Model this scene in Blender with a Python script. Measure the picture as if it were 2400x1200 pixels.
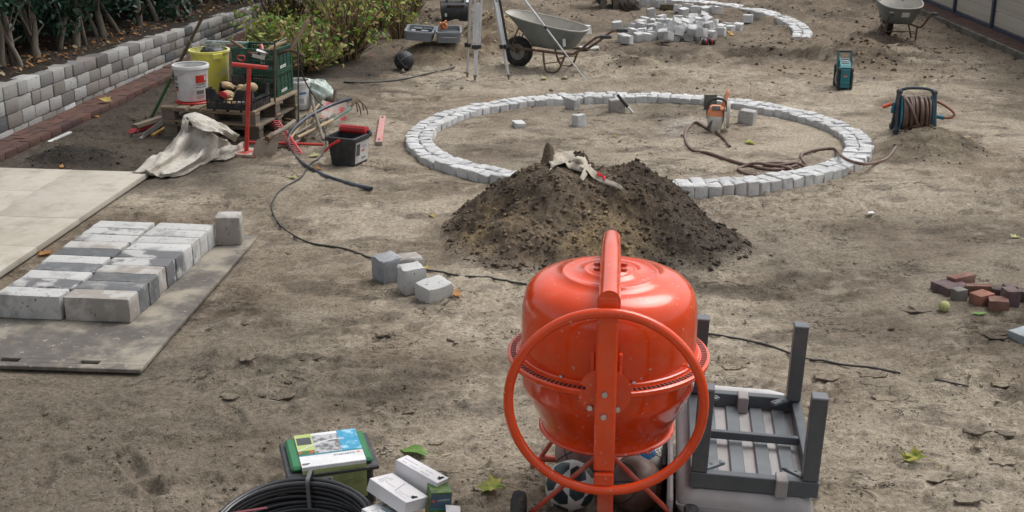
import bpy, bmesh, math, random
import numpy as np
from mathutils import Vector, Matrix, Euler

random.seed(7)
for _o in list(bpy.data.objects):
    bpy.data.objects.remove(_o)
SC = bpy.context.scene
COL = SC.collection
R = math.radians
PI = math.pi

# ---------------------------------------------------------------- camera, sky, sun, exposure
CAM_H, PITCH, FPX = 2.7, R(18.8), 2930.0
cam_d = bpy.data.cameras.new('camera')
cam_d.sensor_width = 36.0
cam_d.lens = 36.0 * FPX / 2400.0
cam_d.clip_start, cam_d.clip_end = 0.05, 3000
cam_d.dof.use_dof = True
cam_d.dof.focus_distance = 7.0
cam_d.dof.aperture_fstop = 13.0
cam = bpy.data.objects.new('camera', cam_d)
COL.objects.link(cam)
cam.location = (0, 0, CAM_H)
cam.rotation_euler = (PI / 2 - PITCH, 0, 0)
SC.camera = cam

world = bpy.data.worlds.new('World')
SC.world = world
world.use_nodes = True
wn, wl = world.node_tree.nodes, world.node_tree.links
wn.clear()
sky = wn.new('ShaderNodeTexSky')
sky.sky_type = 'NISHITA'
sky.sun_disc = False
SUN_EL, SUN_AZ = R(58), R(52)          # azimuth from +Y towards +X
sky.sun_elevation = SUN_EL
sky.sun_rotation = SUN_AZ
sky.air_density, sky.dust_density, sky.ozone_density = 1.0, 4.0, 1.0
hsv = wn.new('ShaderNodeHueSaturation')
hsv.inputs['Saturation'].default_value = 0.22       # overcast: almost no blue left
bg = wn.new('ShaderNodeBackground')
bg.inputs['Strength'].default_value = 0.122
wo = wn.new('ShaderNodeOutputWorld')
wl.new(sky.outputs[0], hsv.inputs['Color'])
wl.new(hsv.outputs[0], bg.inputs['Color'])
wl.new(bg.outputs[0], wo.inputs[0])

sun_d = bpy.data.lights.new('sun', 'SUN')
sun_d.energy = 1.15
sun_d.angle = R(40)
sun_d.color = (1.0, 0.975, 0.95)
sun = bpy.data.objects.new('sun', sun_d)
COL.objects.link(sun)
sdir = Vector((math.sin(SUN_AZ) * math.cos(SUN_EL), math.cos(SUN_AZ) * math.cos(SUN_EL), math.sin(SUN_EL)))
sun.rotation_euler = sdir.to_track_quat('Z', 'Y').to_euler()

SC.view_settings.view_transform = 'Standard'
SC.view_settings.look = 'None'
SC.view_settings.gamma = 1.0
SC.view_settings.use_curve_mapping = False
SC.view_settings.exposure = 0.52
SC.render.engine = 'CYCLES'
SC.cycles.max_bounces = 6

# ---------------------------------------------------------------- measuring: photo pixel -> place on the ground
CP, SP = math.cos(PITCH), math.sin(PITCH)

def G(px, py, z=0.0):
    u, v = (px - 1200) / FPX, (600 - py) / FPX
    d = Vector((u, CP + v * SP, -SP + v * CP))
    t = (CAM_H - z) / -d.z
    return Vector((d.x * t, d.y * t, z))

def PY(px, py, Y):
    u, v = (px - 1200) / FPX, (600 - py) / FPX
    d = Vector((u, CP + v * SP, -SP + v * CP))
    t = Y / d.y
    return Vector((d.x * t, Y, CAM_H + d.z * t))

# ---------------------------------------------------------------- materials
def srgb(r, g, b):
    f = lambda c: (c / 255) / 12.92 if c / 255 <= 0.04045 else (((c / 255) + 0.055) / 1.055) ** 2.4
    return (f(r), f(g), f(b))

def _mix(nt, a, b, fac, mode='MIX'):
    n = nt.nodes.new('ShaderNodeMix')
    n.data_type = 'RGBA'
    n.blend_type = mode
    for sock, val in ((n.inputs[0], fac), (n.inputs[6], a), (n.inputs[7], b)):
        if hasattr(val, 'is_output'):
            nt.links.new(val, sock)
        elif isinstance(val, (int, float)):
            sock.default_value = val
        else:
            sock.default_value = (*val, 1)
    return n.outputs[2]

def _noise(nt, vec, scale, detail=4, rough=0.6, dist=0.0):
    n = nt.nodes.new('ShaderNodeTexNoise')
    n.inputs['Scale'].default_value = scale
    n.inputs['Detail'].default_value = detail
    n.inputs['Roughness'].default_value = rough
    n.inputs['Distortion'].default_value = dist
    nt.links.new(vec, n.inputs['Vector'])
    return n.outputs['Fac']

def _range(nt, val, a, b, lo=0.0, hi=1.0):
    n = nt.nodes.new('ShaderNodeMapRange')
    n.inputs[1].default_value, n.inputs[2].default_value = a, b
    n.inputs[3].default_value, n.inputs[4].default_value = lo, hi
    n.interpolation_type = 'SMOOTHSTEP'
    nt.links.new(val, n.inputs[0])
    return n.outputs[0]

def _math(nt, op, a, b=0.0):
    n = nt.nodes.new('ShaderNodeMath')
    n.operation = op
    for s, v in ((n.inputs[0], a), (n.inputs[1], b)):
        if hasattr(v, 'is_output'):
            nt.links.new(v, s)
        else:
            s.default_value = v
    return n.outputs[0]

MATS = {}
def mat(name, c1, c2=None, scale=6.0, lo=0.35, hi=0.65, rough=0.7, metal=0.0, bump=0.15, bscale=60.0, bdist=0.004,
        speck=None, rnd=0.0, dust=None, coat=0.0, attr=None, palette=None, stretch=None, spec=0.5, trans=0.0):
    """c1/c2 blotches, speck=(colour, threshold, scale), dust=(colour, amount, scale), palette = per-object colours"""
    if name in MATS:
        return MATS[name]
    m = bpy.data.materials.new(name)
    m.use_nodes = True
    nt = m.node_tree
    p = nt.nodes['Principled BSDF']
    tc = nt.nodes.new('ShaderNodeTexCoord')
    vec = tc.outputs['Object']
    oi = nt.nodes.new('ShaderNodeObjectInfo')
    add = nt.nodes.new('ShaderNodeVectorMath')
    add.operation = 'MULTIPLY_ADD'
    comb = nt.nodes.new('ShaderNodeCombineXYZ')
    off = _math(nt, 'MULTIPLY', oi.outputs['Random'], 37.0)
    for i in range(3):
        nt.links.new(off, comb.inputs[i])
    nt.links.new(vec, add.inputs[0])
    add.inputs[1].default_value = stretch or (1, 1, 1)
    nt.links.new(comb.outputs[0], add.inputs[2])
    vec = add.outputs[0]
    if attr:
        a = nt.nodes.new('ShaderNodeAttribute')
        a.attribute_name = attr
        base = a.outputs['Color']
    elif palette:
        cr = nt.nodes.new('ShaderNodeValToRGB')
        cr.color_ramp.interpolation = 'LINEAR'
        els = cr.color_ramp.elements
        els[0].position, els[0].color = 0.0, (*palette[0], 1)
        els[1].position, els[1].color = 1.0, (*palette[-1], 1)
        for i, c in enumerate(palette[1:-1]):
            e = els.new((i + 1) / (len(palette) - 1))
            e.color = (*c, 1)
        nt.links.new(oi.outputs['Random'], cr.inputs[0])
        base = cr.outputs[0]
    else:
        n = nt.nodes.new('ShaderNodeRGB')
        n.outputs[0].default_value = (*c1, 1)
        base = n.outputs[0]
    if c2 is not None:
        base = _mix(nt, base, c2, _range(nt, _noise(nt, vec, scale, 5), lo, hi))
    else:
        f = _range(nt, _noise(nt, vec, scale, 4), 0.3, 0.7, 0.86, 1.1)
        g = nt.nodes.new('ShaderNodeVectorMath'); g.operation = 'SCALE'
        nt.links.new(base, g.inputs[0]); nt.links.new(f, g.inputs[3])
        base = g.outputs[0]
    if speck:
        base = _mix(nt, base, speck[0], _range(nt, _noise(nt, vec, speck[2], 3), speck[1], speck[1] + 0.06))
    if dust:
        base = _mix(nt, base, dust[0], _range(nt, _noise(nt, vec, dust[2], 6, 0.7), 0.45, 0.8, 0.0, dust[1]))
    if rnd:
        f = _math(nt, 'MULTIPLY_ADD', oi.outputs['Random'], 2 * rnd)
        f.node.inputs[2].default_value = 1 - rnd
        g = nt.nodes.new('ShaderNodeVectorMath'); g.operation = 'SCALE'
        nt.links.new(base, g.inputs[0]); nt.links.new(f, g.inputs[3])
        base = g.outputs[0]
    nt.links.new(base, p.inputs['Base Color'])
    p.inputs['Metallic'].default_value = metal
    p.inputs['Specular IOR Level'].default_value = spec
    rr = _range(nt, _noise(nt, vec, scale * 2.3, 3), 0.3, 0.7, max(0.03, rough - 0.08), min(1, rough + 0.08))
    nt.links.new(rr, p.inputs['Roughness'])
    if coat:
        p.inputs['Coat Weight'].default_value = coat
        p.inputs['Coat Roughness'].default_value = 0.08
    if bump:
        b = nt.nodes.new('ShaderNodeBump')
        b.inputs['Strength'].default_value = bump
        b.inputs['Distance'].default_value = bdist
        nt.links.new(_noise(nt, vec, bscale, 6, 0.65), b.inputs['Height'])
        nt.links.new(b.outputs[0], p.inputs['Normal'])
    if trans:
        p.inputs['Subsurface Weight'].default_value = 0.0
        tr = nt.nodes.new('ShaderNodeBsdfTranslucent')
        nt.links.new(base, tr.inputs[0])
        ms = nt.nodes.new('ShaderNodeMixShader')
        ms.inputs[0].default_value = trans
        nt.links.new(p.outputs[0], ms.inputs[1]); nt.links.new(tr.outputs[0], ms.inputs[2])
        nt.links.new(ms.outputs[0], nt.nodes['Material Output'].inputs['Surface'])
    MATS[name] = m
    return m

# ---------------------------------------------------------------- mesh builder
class MB:
    def __init__(s):
        s.v, s.f = [], []
    def add(s, vs, fs, M=None):
        n = len(s.v)
        s.v += [tuple(M @ Vector(v)) for v in vs] if M is not None else [tuple(v) for v in vs]
        s.f += [tuple(i + n for i in f) for f in fs]
        return s
    def box(s, c, d, rot=None, b=0.0, taper=1.0):
        """centre, full size, Matrix/Euler rotation, chamfer; taper scales the bottom"""
        hx, hy, hz = d[0] / 2, d[1] / 2, d[2] / 2
        M = Matrix.Translation(Vector(c))
        if rot is not None:
            M = M @ (rot if isinstance(rot, Matrix) else Euler(rot).to_matrix()).to_4x4()
        b = min(b, hx * .9, hy * .9, hz * .9)
        vs, idx, fs = [], {}, []
        for sx in (-1, 1):
            for sy in (-1, 1):
                for sz in (-1, 1):
                    t = taper if sz < 0 else 1.0
                    if b <= 0:
                        idx[sx, sy, sz] = [len(vs)] * 3
                        vs.append((sx * hx * t, sy * hy * t, sz * hz))
                    else:
                        idx[sx, sy, sz] = [len(vs), len(vs) + 1, len(vs) + 2]
                        vs.append((sx * hx * t, sy * (hy - b) * t, sz * (hz - b)))
                        vs.append((sx * (hx - b) * t, sy * hy * t, sz * (hz - b)))
                        vs.append((sx * (hx - b) * t, sy * (hy - b) * t, sz * hz))
        def q(l):
            fs.append(tuple(l))
        for sg in (-1, 1):
            o = [(-1, -1), (1, -1), (1, 1), (-1, 1)]
            if sg < 0:
                o = o[::-1]
            q(idx[sg, a, c_][0] for a, c_ in o)
            q(idx[c_, sg, a][1] for a, c_ in o)
            q(idx[a, c_, sg][2] for a, c_ in o)
        if b > 0:
            for a in (-1, 1):
                for c_ in (-1, 1):
                    q((idx[a, c_, -1][0], idx[a, c_, -1][1], idx[a, c_, 1][1], idx[a, c_, 1][0]))
                    q((idx[a, -1, c_][0], idx[a, 1, c_][0], idx[a, 1, c_][2], idx[a, -1, c_][2]))
                    q((idx[-1, a, c_][1], idx[-1, a, c_][2], idx[1, a, c_][2], idx[1, a, c_][1]))
                    for e in (-1, 1):
                        q(idx[a, c_, e])
        return s.add(vs, fs, M)
    def tube(s, pts, r, n=8, closed=False, caps=True, flat=1.0):
        pts = [Vector(p) for p in pts]
        m = len(pts)
        rs = r if isinstance(r, (list, tuple)) else [r] * m
        tang = []
        for i in range(m):
            a = pts[(i - 1) % m] if (closed or i > 0) else pts[i]
            b = pts[(i + 1) % m] if (closed or i < m - 1) else pts[i]
            t = (b - a)
            tang.append(t.normalized() if t.length > 1e-9 else Vector((0, 0, 1)))
        up = Vector((0, 0, 1)) if abs(tang[0].z) < 0.9 else Vector((0, 1, 0))
        nrm = (up - tang[0] * up.dot(tang[0])).normalized()
        vs, fs = [], []
        for i in range(m):
            if i:
                nrm = nrm - tang[i] * nrm.dot(tang[i])
                nrm.normalize()
            bi = tang[i].cross(nrm)
            for k in range(n):
                a = 2 * PI * k / n
                vs.append(pts[i] + (nrm * math.cos(a) * flat + bi * math.sin(a)) * rs[i])
        for i in range(m if closed else m - 1):
            j = (i + 1) % m
            for k in range(n):
                l = (k + 1) % n
                fs.append((i * n + k, i * n + l, j * n + l, j * n + k))
        if caps and not closed:
            fs.append(tuple(range(n))[::-1])
            fs.append(tuple((m - 1) * n + k for k in range(n)))
        return s.add(vs, fs)
    def lathe(s, prof, n=24, M=None, cap0=False, cap1=False):
        vs, fs = [], []
        for (r, z) in prof:
            for k in range(n):
                a = 2 * PI * k / n
                vs.append((r * math.cos(a), r * math.sin(a), z))
        for i in range(len(prof) - 1):
            for k in range(n):
                l = (k + 1) % n
                fs.append((i * n + k, i * n + l, (i + 1) * n + l, (i + 1) * n + k))
        if cap0:
            fs.append(tuple(range(n))[::-1])
        if cap1:
            fs.append(tuple((len(prof) - 1) * n + k for k in range(n)))
        return s.add(vs, fs, M)
    def ball(s, r, M=None, n=24, m=14):
        prof = [(r * math.sin(PI * i / m) + 1e-5, -r * math.cos(PI * i / m)) for i in range(m + 1)]
        return s.lathe(prof, n, M)
    def loft(s, rings, cap0=True, cap1=True, closed=True):
        n = len(rings[0])
        vs = [p for rg in rings for p in rg]
        fs = []
        for i in range(len(rings) - 1):
            for k in range(n if closed else n - 1):
                l = (k + 1) % n
                fs.append((i * n + k, i * n + l, (i + 1) * n + l, (i + 1) * n + k))
        if cap0 and closed:
            fs.append(tuple(range(n))[::-1])
        if cap1 and closed:
            fs.append(tuple((len(rings) - 1) * n + k for k in range(n)))
        return s.add(vs, fs)
    def grid(s, P):
        """P[i][j] points"""
        n = len(P[0])
        fs = [(i * n + j, i * n + j + 1, (i + 1) * n + j + 1, (i + 1) * n + j) for i in range(len(P) - 1) for j in range(n - 1)]
        return s.add([p for r_ in P for p in r_], fs)
    def mesh(s, name, smooth=35):
        me = bpy.data.meshes.new(name)
        me.from_pydata(s.v, [], s.f)
        if smooth:
            me.polygons.foreach_set('use_smooth', [True] * len(me.polygons))
            if smooth < 170:
                me.set_sharp_from_angle(angle=R(smooth))
        me.update()
        return me

def obj(name, mb, m=None, parent=None, smooth=35, loc=None, rot=None, fix=True):
    me = mb.mesh(name, smooth) if isinstance(mb, MB) else mb
    if isinstance(mb, MB) and fix:
        bm = bmesh.new(); bm.from_mesh(me)
        bmesh.ops.recalc_face_normals(bm, faces=bm.faces)
        bm.to_mesh(me); bm.free()
        if smooth and smooth < 170:
            me.set_sharp_from_angle(angle=R(smooth))
    if m is not None and not me.materials:
        me.materials.append(m)
    o = bpy.data.objects.new(name, me)
    COL.objects.link(o)
    if parent is not None:
        o.parent = parent
    if loc is not None:
        o.location = loc
    if rot is not None:
        o.rotation_euler = rot
    return o

def tag(o, label, cat, group=None):
    o['label'] = label
    o['category'] = cat
    if group:
        o['group'] = group
    return o

def thing(name, label, cat, loc=(0, 0, 0), rot=(0, 0, 0), group=None):
    o = bpy.data.objects.new(name, None)
    o.empty_display_size = 0.1
    COL.objects.link(o)
    o.location, o.rotation_euler = loc, rot
    return tag(o, label, cat, group)

def structure(o):
    o['kind'] = 'structure'
    return o

def rotz(a):
    return Matrix.Rotation(a, 3, 'Z')

def spline(pts, n=8, closed=False):
    """Catmull-Rom through pts"""
    P = [Vector(p) for p in pts]
    m = len(P)
    out = []
    for i in range(m if closed else m - 1):
        a, b, c, d = (P[(i - 1) % m] if closed or i > 0 else P[0]), P[i], P[(i + 1) % m], (P[(i + 2) % m] if closed or i + 2 < m else P[-1])
        for k in range(n):
            t = k / n
            out.append(0.5 * ((2 * b) + (c - a) * t + (2 * a - 5 * b + 4 * c - d) * t * t + (3 * b - a - 3 * c + d) * t ** 3))
    if not closed:
        out.append(P[-1])
    return out

# lettering: the built-in font turned into flat meshes once, before anything else is linked
TXT = {}
def _make_texts(words):
    os_ = []
    for w in words:
        cu = bpy.data.curves.new('lettering', 'FONT')
        cu.body = w
        cu.align_x, cu.align_y = 'CENTER', 'CENTER'
        cu.resolution_u = 3
        o = bpy.data.objects.new('lettering', cu)
        COL.objects.link(o)
        os_.append((w, o))
    dg = bpy.context.evaluated_depsgraph_get()
    dg.update()
    for w, o in os_:
        me = o.evaluated_get(dg).to_mesh()
        vs = [v.co.copy() for v in me.vertices]
        fs = [tuple(p.vertices) for p in me.polygons]
        xs = [v.x for v in vs]
        wd = max(xs) - min(xs)
        TXT[w] = ([(v.x / wd, v.y / wd, 0) for v in vs], fs)
        o.evaluated_get(dg).to_mesh_clear()
    for w, o in os_:
        bpy.data.objects.remove(o)
_make_texts(['GARDENA', 'YSTAR', 'GALAFO', 'B', '3/4"'])

# ---------------------------------------------------------------- numpy noise
def _hash(ix, iy, seed):
    h = (ix.astype(np.int64) * 374761393 + iy.astype(np.int64) * 668265263 + seed * 974634721) & 0xffffffff
    h = ((h ^ (h >> 13)) * 1274126177) & 0xffffffff
    h = ((h ^ (h >> 16)) * 2246822519) & 0xffffffff
    return (h ^ (h >> 15)) / 4294967295.0

def vnoise(x, y, seed=0):
    ix, iy = np.floor(x), np.floor(y)
    fx, fy = x - ix, y - iy
    fx = fx * fx * fx * (fx * (fx * 6 - 15) + 10)
    fy = fy * fy * fy * (fy * (fy * 6 - 15) + 10)
    a, b = _hash(ix, iy, seed), _hash(ix + 1, iy, seed)
    c, d = _hash(ix, iy + 1, seed), _hash(ix + 1, iy + 1, seed)
    return (a * (1 - fx) + b * fx) * (1 - fy) + (c * (1 - fx) + d * fx) * fy

def fbm(x, y, f, octv=4, seed=0, gain=0.5):
    s, a, tot = 0, 1.0, 0
    for i in range(octv):
        c_, s_ = math.cos(0.6 * i + seed), math.sin(0.6 * i + seed)
        s = s + a * vnoise((x * c_ - y * s_) * f + 11.3 * i, (x * s_ + y * c_) * f - 7.1 * i, seed + i * 17)
        tot += a
        a *= gain
        f *= 2.03
    return s / tot

def sstep(x, a, b):
    t = np.clip((x - a) / (b - a), 0, 1)
    return t * t * (3 - 2 * t)
# ================================================================ GROUND
WALL_A, WALL_D = Vector((-4.66, 11.1)), Vector((0.1373, 0.9905))   # foot of the block wall
RING_C, RING_RX, RING_RY = Vector((1.146, 11.27)), 2.0, 1.82       # centre line of the laid ring

_fr = random.Random(5)
FOOT = []
for _ in range(150):
    yy = 4.7 + 15 * _fr.random() ** 1.6
    xx = (_fr.random() - 0.5) * yy * 0.95
    FOOT.append((xx, yy, _fr.random() * PI, 0.010 + 0.012 * _fr.random()))
# hollows and scuffs that the photo shows in the near sand
for (px, py, a, dd) in ((640, 850, .2, .03), (740, 848, 0.0, .025), (640, 770, .3, .02), (960, 955, .2, .022), (680, 930, .1, .018),
                        (330, 1115, -.9, .028), (360, 1150, -.9, .025), (300, 1090, -.9, .02), (2310, 1030, -.5, .02), (2350, 1060, -.5, .02),
                        (2120, 1010, .1, .02), (2330, 905, .2, .02), (1060, 715, 0, .02), (2060, 930, .1, .02), (560, 860, .1, .02), (800, 760, .1, .015)):
    g = G(px, py)
    FOOT.append((g.x, g.y, a, dd))

RUTS = [(G(*p), G(*q), w, d) for p, q, w, d in (((-60, 1120), (760, 880), .05, .014), ((60, 1200), (1000, 950), .05, .012), ((1690, 650), (2430, 540), .05, .014), ((640, 800), (1230, 690), .05, .010),
        ((1930, 1010), (2450, 850), .05, .014), ((700, 500), (1010, 470), .06, .010), ((1850, 720), (2200, 620), .045, .012), ((950, 250), (640, 520), .05, .010), ((2080, 480), (2420, 380), .06, .014))]

def ring_d(x, y):
    return np.sqrt(((x - RING_C.x) / RING_RX) ** 2 + ((y - RING_C.y) / RING_RY) ** 2)

def ground_fields(x, y):
    """height and a 0..1 roughness map"""
    churn = sstep(fbm(x, y, 0.55, 3, 21), 0.42, 0.66)
    far = sstep(y, 13.6, 16.5)
    churn = np.clip(churn * 0.75 + 0.6 * far, 0, 1)
    h = 0.030 * (fbm(x, y, 0.5, 2, 3) - 0.5) + 0.034 * (fbm(x, y, 2.2, 3, 4) - 0.5) * (0.55 + churn)
    # dragged streaks
    u = x * math.cos(0.25) + y * math.sin(0.25)
    v = -x * math.sin(0.25) + y * math.cos(0.25)
    h = h + 0.016 * (fbm(u * 0.28, v, 6.0, 3, 9) - 0.5)
    lump = fbm(x, y, 7.5, 4, 31, 0.58)
    h = h + (0.006 + 0.050 * churn) * np.maximum(0, lump - 0.50)
    fl = fbm(u * 0.55, v * 1.5, 9.0, 3, 77)
    h = h + 0.018 * sstep(fl, 0.60, 0.64) * (0.35 + churn)                 # flaked crust
    h = h - 0.014 * sstep(fbm(u * 0.5, v * 1.3, 6.0, 3, 91), 0.63, 0.68)       # shallow hollows
    h = h + 0.007 * (fbm(x, y, 28.0, 2, 41) - 0.5)
    # the dug-over bank before the far circle
    bank = np.exp(-((y - (15.55 + 0.12 * np.sin(x * 3))) / 0.42) ** 2) * sstep(x, 0.7, 1.5) * (1 - sstep(x, 4.6, 5.4))
    h = h + bank * (0.015 + 0.34 * np.maximum(0, fbm(x, y, 3.4, 4, 55, .62) - 0.42))
    edge = sstep(y, 15.95, 16.08) * (1 - sstep(y, 16.1, 17.6)) * sstep(x, 1.0, 1.6) * (1 - sstep(x, 3.9, 4.4))
    h = h + 0.025 * edge
    rt = sstep(x, 3.0, 4.2) * sstep(y, 14.6, 16.2) * (1 - sstep(x, 5.2, 5.9))
    h = h + rt * 0.26 * np.maximum(0, fbm(x, y, 2.6, 4, 58) - 0.40)
    farh = sstep(y, 17.5, 20.5)
    h = h + farh * 0.28 * np.maximum(0, fbm(x, y, 1.7, 4, 59) - 0.45)
    # dark soil by the wall and the shrubs
    lft = sstep(-x, 2.3, 2.9) * sstep(y, 9.2, 10.2)
    h = h + lft * 0.05 * np.maximum(0, fbm(x, y, 6.0, 4, 60) - 0.42)
    for (fx, fy, a, dd) in FOOT:
        m = (np.abs(x - fx) < 0.3) & (np.abs(y - fy) < 0.3)
        if not m.any():
            continue
        lx = (x[m] - fx) * math.cos(a) + (y[m] - fy) * math.sin(a)
        ly = -(x[m] - fx) * math.sin(a) + (y[m] - fy) * math.cos(a)
        q = np.sqrt((lx / 0.14) ** 2 + (ly / 0.055) ** 2)
        h[m] += -dd * (1 - sstep(q, 0.55, 1.0)) + 0.45 * dd * np.exp(-((q - 1.2) / 0.22) ** 2)
    for (p0, p1, wd, dp) in RUTS:
        dx, dy = p1[0] - p0[0], p1[1] - p0[1]
        L2 = dx * dx + dy * dy
        t = np.clip(((x - p0[0]) * dx + (y - p0[1]) * dy) / L2, 0, 1)
        dd = np.hypot(x - p0[0] - t * dx, y - p0[1] - t * dy - .05 * np.sin(t * 7))
        h = h * (1 - .55 * np.exp(-(dd / wd) ** 2)) - dp * np.exp(-(dd / wd) ** 2) + .4 * dp * np.exp(-((dd - 1.7 * wd) / (.5 * wd)) ** 2)
    # trodden flat inside and around the laid ring
    rd = ring_d(x, y)
    inn = 1 - sstep(rd, 0.9, 1.0)
    h = h * (1 - 0.45 * inn)
    h = h - 0.018 * np.exp(-((rd - 1.0) / 0.10) ** 2)
    # paved or covered strips press flat
    wx = (x - WALL_A.x) * WALL_D.y - (y - WALL_A.y) * WALL_D.x
    flat = (1 - sstep(wx, 0.30, 0.40))
    flat = np.maximum(flat, sstep(x, 6.28, 6.38))
    e = np.maximum(np.abs((x + 2.5) + 0.077 * (y - 7.2)) - 0.7, np.abs(y - 7.2) - 1.3)
    flat = np.maximum(flat, 1 - sstep(e, 0.0, 0.12))
    e2 = np.maximum(-3.05 + 0.11 * (y - 9.5) - x, 0) * 0 + np.maximum(x - (-3.0 + 0.11 * (y - 9.97)), y - (10.05))
    flat = np.maximum(flat, (1 - sstep(e2, 0.0, 0.10)) * (x < -2.5))
    h = h * (1 - flat) - 0.022 * flat
    return h, churn

def ground_h(x, y):
    return float(ground_fields(np.array([float(x)]), np.array([float(y)]))[0][0])

def gz(p, dz=0.0):
    """put a ground point on the real height of the soil"""
    return Vector((p[0], p[1], ground_h(p[0], p[1]) + dz))

C_SAND = np.array((0.435, 0.370, 0.283)); C_PALE = np.array((0.57, 0.50, 0.40)); C_BROWN = np.array((0.265, 0.212, 0.157))
C_DARK = np.array((0.050, 0.041, 0.034)); C_GREY = np.array((0.21, 0.185, 0.155))

def soil_color(x, y):
    n1 = fbm(x, y, 0.8, 5, 101)[:, None]
    n2 = fbm(x * 0.6, y, 2.6, 5, 103)[:, None]
    n3 = fbm(x, y, 14.0, 3, 107)[:, None]
    c = C_SAND + (C_BROWN - C_SAND) * sstep(n1 * 0.55 + n2 * 0.45, 0.42, 0.66)
    c = c + (C_PALE - c) * 0.55 * sstep(n2 * 0.6 + n3 * 0.4, 0.55, 0.75)
    c = c + (C_DARK * 1.8 - c) * 0.45 * sstep(fbm(x * .7, y * 1.2, 4.5, 5, 117, .6)[:, None], 0.58, 0.72)
    big = fbm(x, y * .8, .42, 3, 141)[:, None]
    c = c * (1 - .30 * sstep(big, .50, .66)) * (1 + .10 * sstep(.48 - big, 0, .14))
    damp = sstep(fbm(x * .8, y, 1.5, 4, 143)[:, None], .56, .68)
    c = c + (c * np.array((.62, .60, .58)) - c) * .75 * damp
    X, Y = x[:, None], y[:, None]
    nd = (fbm(x, y, 1.3, 4, 111)[:, None] - 0.5) * 1.1
    def to(c, tgt, m):
        return c + (tgt - c) * np.clip(m, 0, 1)
    dark = sstep(-X + nd, 1.75, 2.7) * sstep(Y + nd, 9.2, 10.2) * (1 - .35 * sstep(X, -2.4, -1.6))                          # soil heaped along the wall
    c = to(c, C_DARK * 1.15, 0.88 * dark)
    shr = sstep(-X * 0.9 + nd, 0.65, 1.4) * sstep(Y + nd, 13.0, 14.3)
    c = to(c, C_DARK * 1.1, 0.92 * shr)
    fr = sstep(X + nd * .8, 4.6, 6.3) * sstep(Y, 9.5, 12.5)
    c = to(c, C_BROWN * 0.56, 0.75 * fr)
    low = sstep(-X + nd, 0.2, 2.3) * (1 - sstep(Y + nd, 5.6, 6.9))  # near left corner: browner soil, with lens vignette darkening put into its colour
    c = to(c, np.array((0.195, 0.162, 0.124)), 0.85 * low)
    far = sstep(Y + nd, 14.6, 16.6)
    c = to(c, C_BROWN * 0.84, 0.72 * far)
    c = to(c, C_BROWN * 0.5, 0.55 * sstep(Y, 15.5, 17) * sstep(fbm(x, y, 1.1, 4, 131)[:, None], .50, .62))
    bank = np.exp(-((Y - 15.7) / 0.45) ** 2) * sstep(X, 0.9, 1.6) * (1 - sstep(X, 4.8, 5.6))
    c = to(c, C_BROWN * 0.36, 0.9 * bank * sstep(n2, 0.34, 0.50))
    hp = np.exp(-(((X - 0.65) / 1.25) ** 2 + ((Y - 8.25) / 0.85) ** 2) ** 2)
    c = to(c, C_DARK * 1.9, 0.55 * hp * sstep(n2, .3, .6))
    hp2 = np.exp(-(((X - 1.25) / 0.65) ** 2 + ((Y - 7.7) / 0.5) ** 2) ** 2)
    c = to(c, C_DARK * 1.3, 0.7 * hp2 * sstep(n2, .3, .6))
    rd = ring_d(x, y)[:, None]
    c = to(c, np.array((0.23, 0.20, 0.15)), 0.6 * np.exp(-((rd - 1.0) / 0.075) ** 2))
    sl = np.exp(-(((X - 1.72) / 0.34) ** 2 + ((Y - 11.75) / 0.36) ** 2) ** 1.5)         # pale slurry where stones were cut
    c = to(c, np.array((0.60, 0.56, 0.50)), 0.85 * sl * sstep(n2, 0.32, 0.62))
    c = to(c, C_SAND * 1.12, 0.5 * np.exp(-((Y - 13.7) / 0.5) ** 2) * sstep(X, -.9, .3) * (1 - sstep(X, 3.8, 4.6)))
    return np.clip(c * (0.86 + 0.28 * n3), 0.01, 0.9)

def color_attr(me, cols, name='soil'):
    a = me.color_attributes.new(name, 'FLOAT_COLOR', 'POINT')
    full = np.ones((len(cols), 4), np.float32)
    full[:, :3] = cols
    a.data.foreach_set('color', full.ravel())

def quick_grid(name, X, Y, Z):
    n, m = X.shape
    me = bpy.data.meshes.new(name)
    me.vertices.add(n * m)
    me.vertices.foreach_set('co', np.stack([X, Y, Z], -1).astype(np.float32).ravel())
    i = np.arange((n - 1) * (m - 1))
    r_, c_ = i // (m - 1), i % (m - 1)
    q = np.stack([r_ * m + c_, r_ * m + c_ + 1, (r_ + 1) * m + c_ + 1, (r_ + 1) * m + c_], -1).astype(np.int32)
    me.loops.add(q.size)
    me.loops.foreach_set('vertex_index', q.ravel())
    me.polygons.add(len(q))
    me.polygons.foreach_set('loop_start', np.arange(0, q.size, 4, dtype=np.int32))
    me.polygons.foreach_set('use_smooth', np.ones(len(q), bool))
    me.update(calc_edges=True)
    me.validate()
    return me

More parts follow.
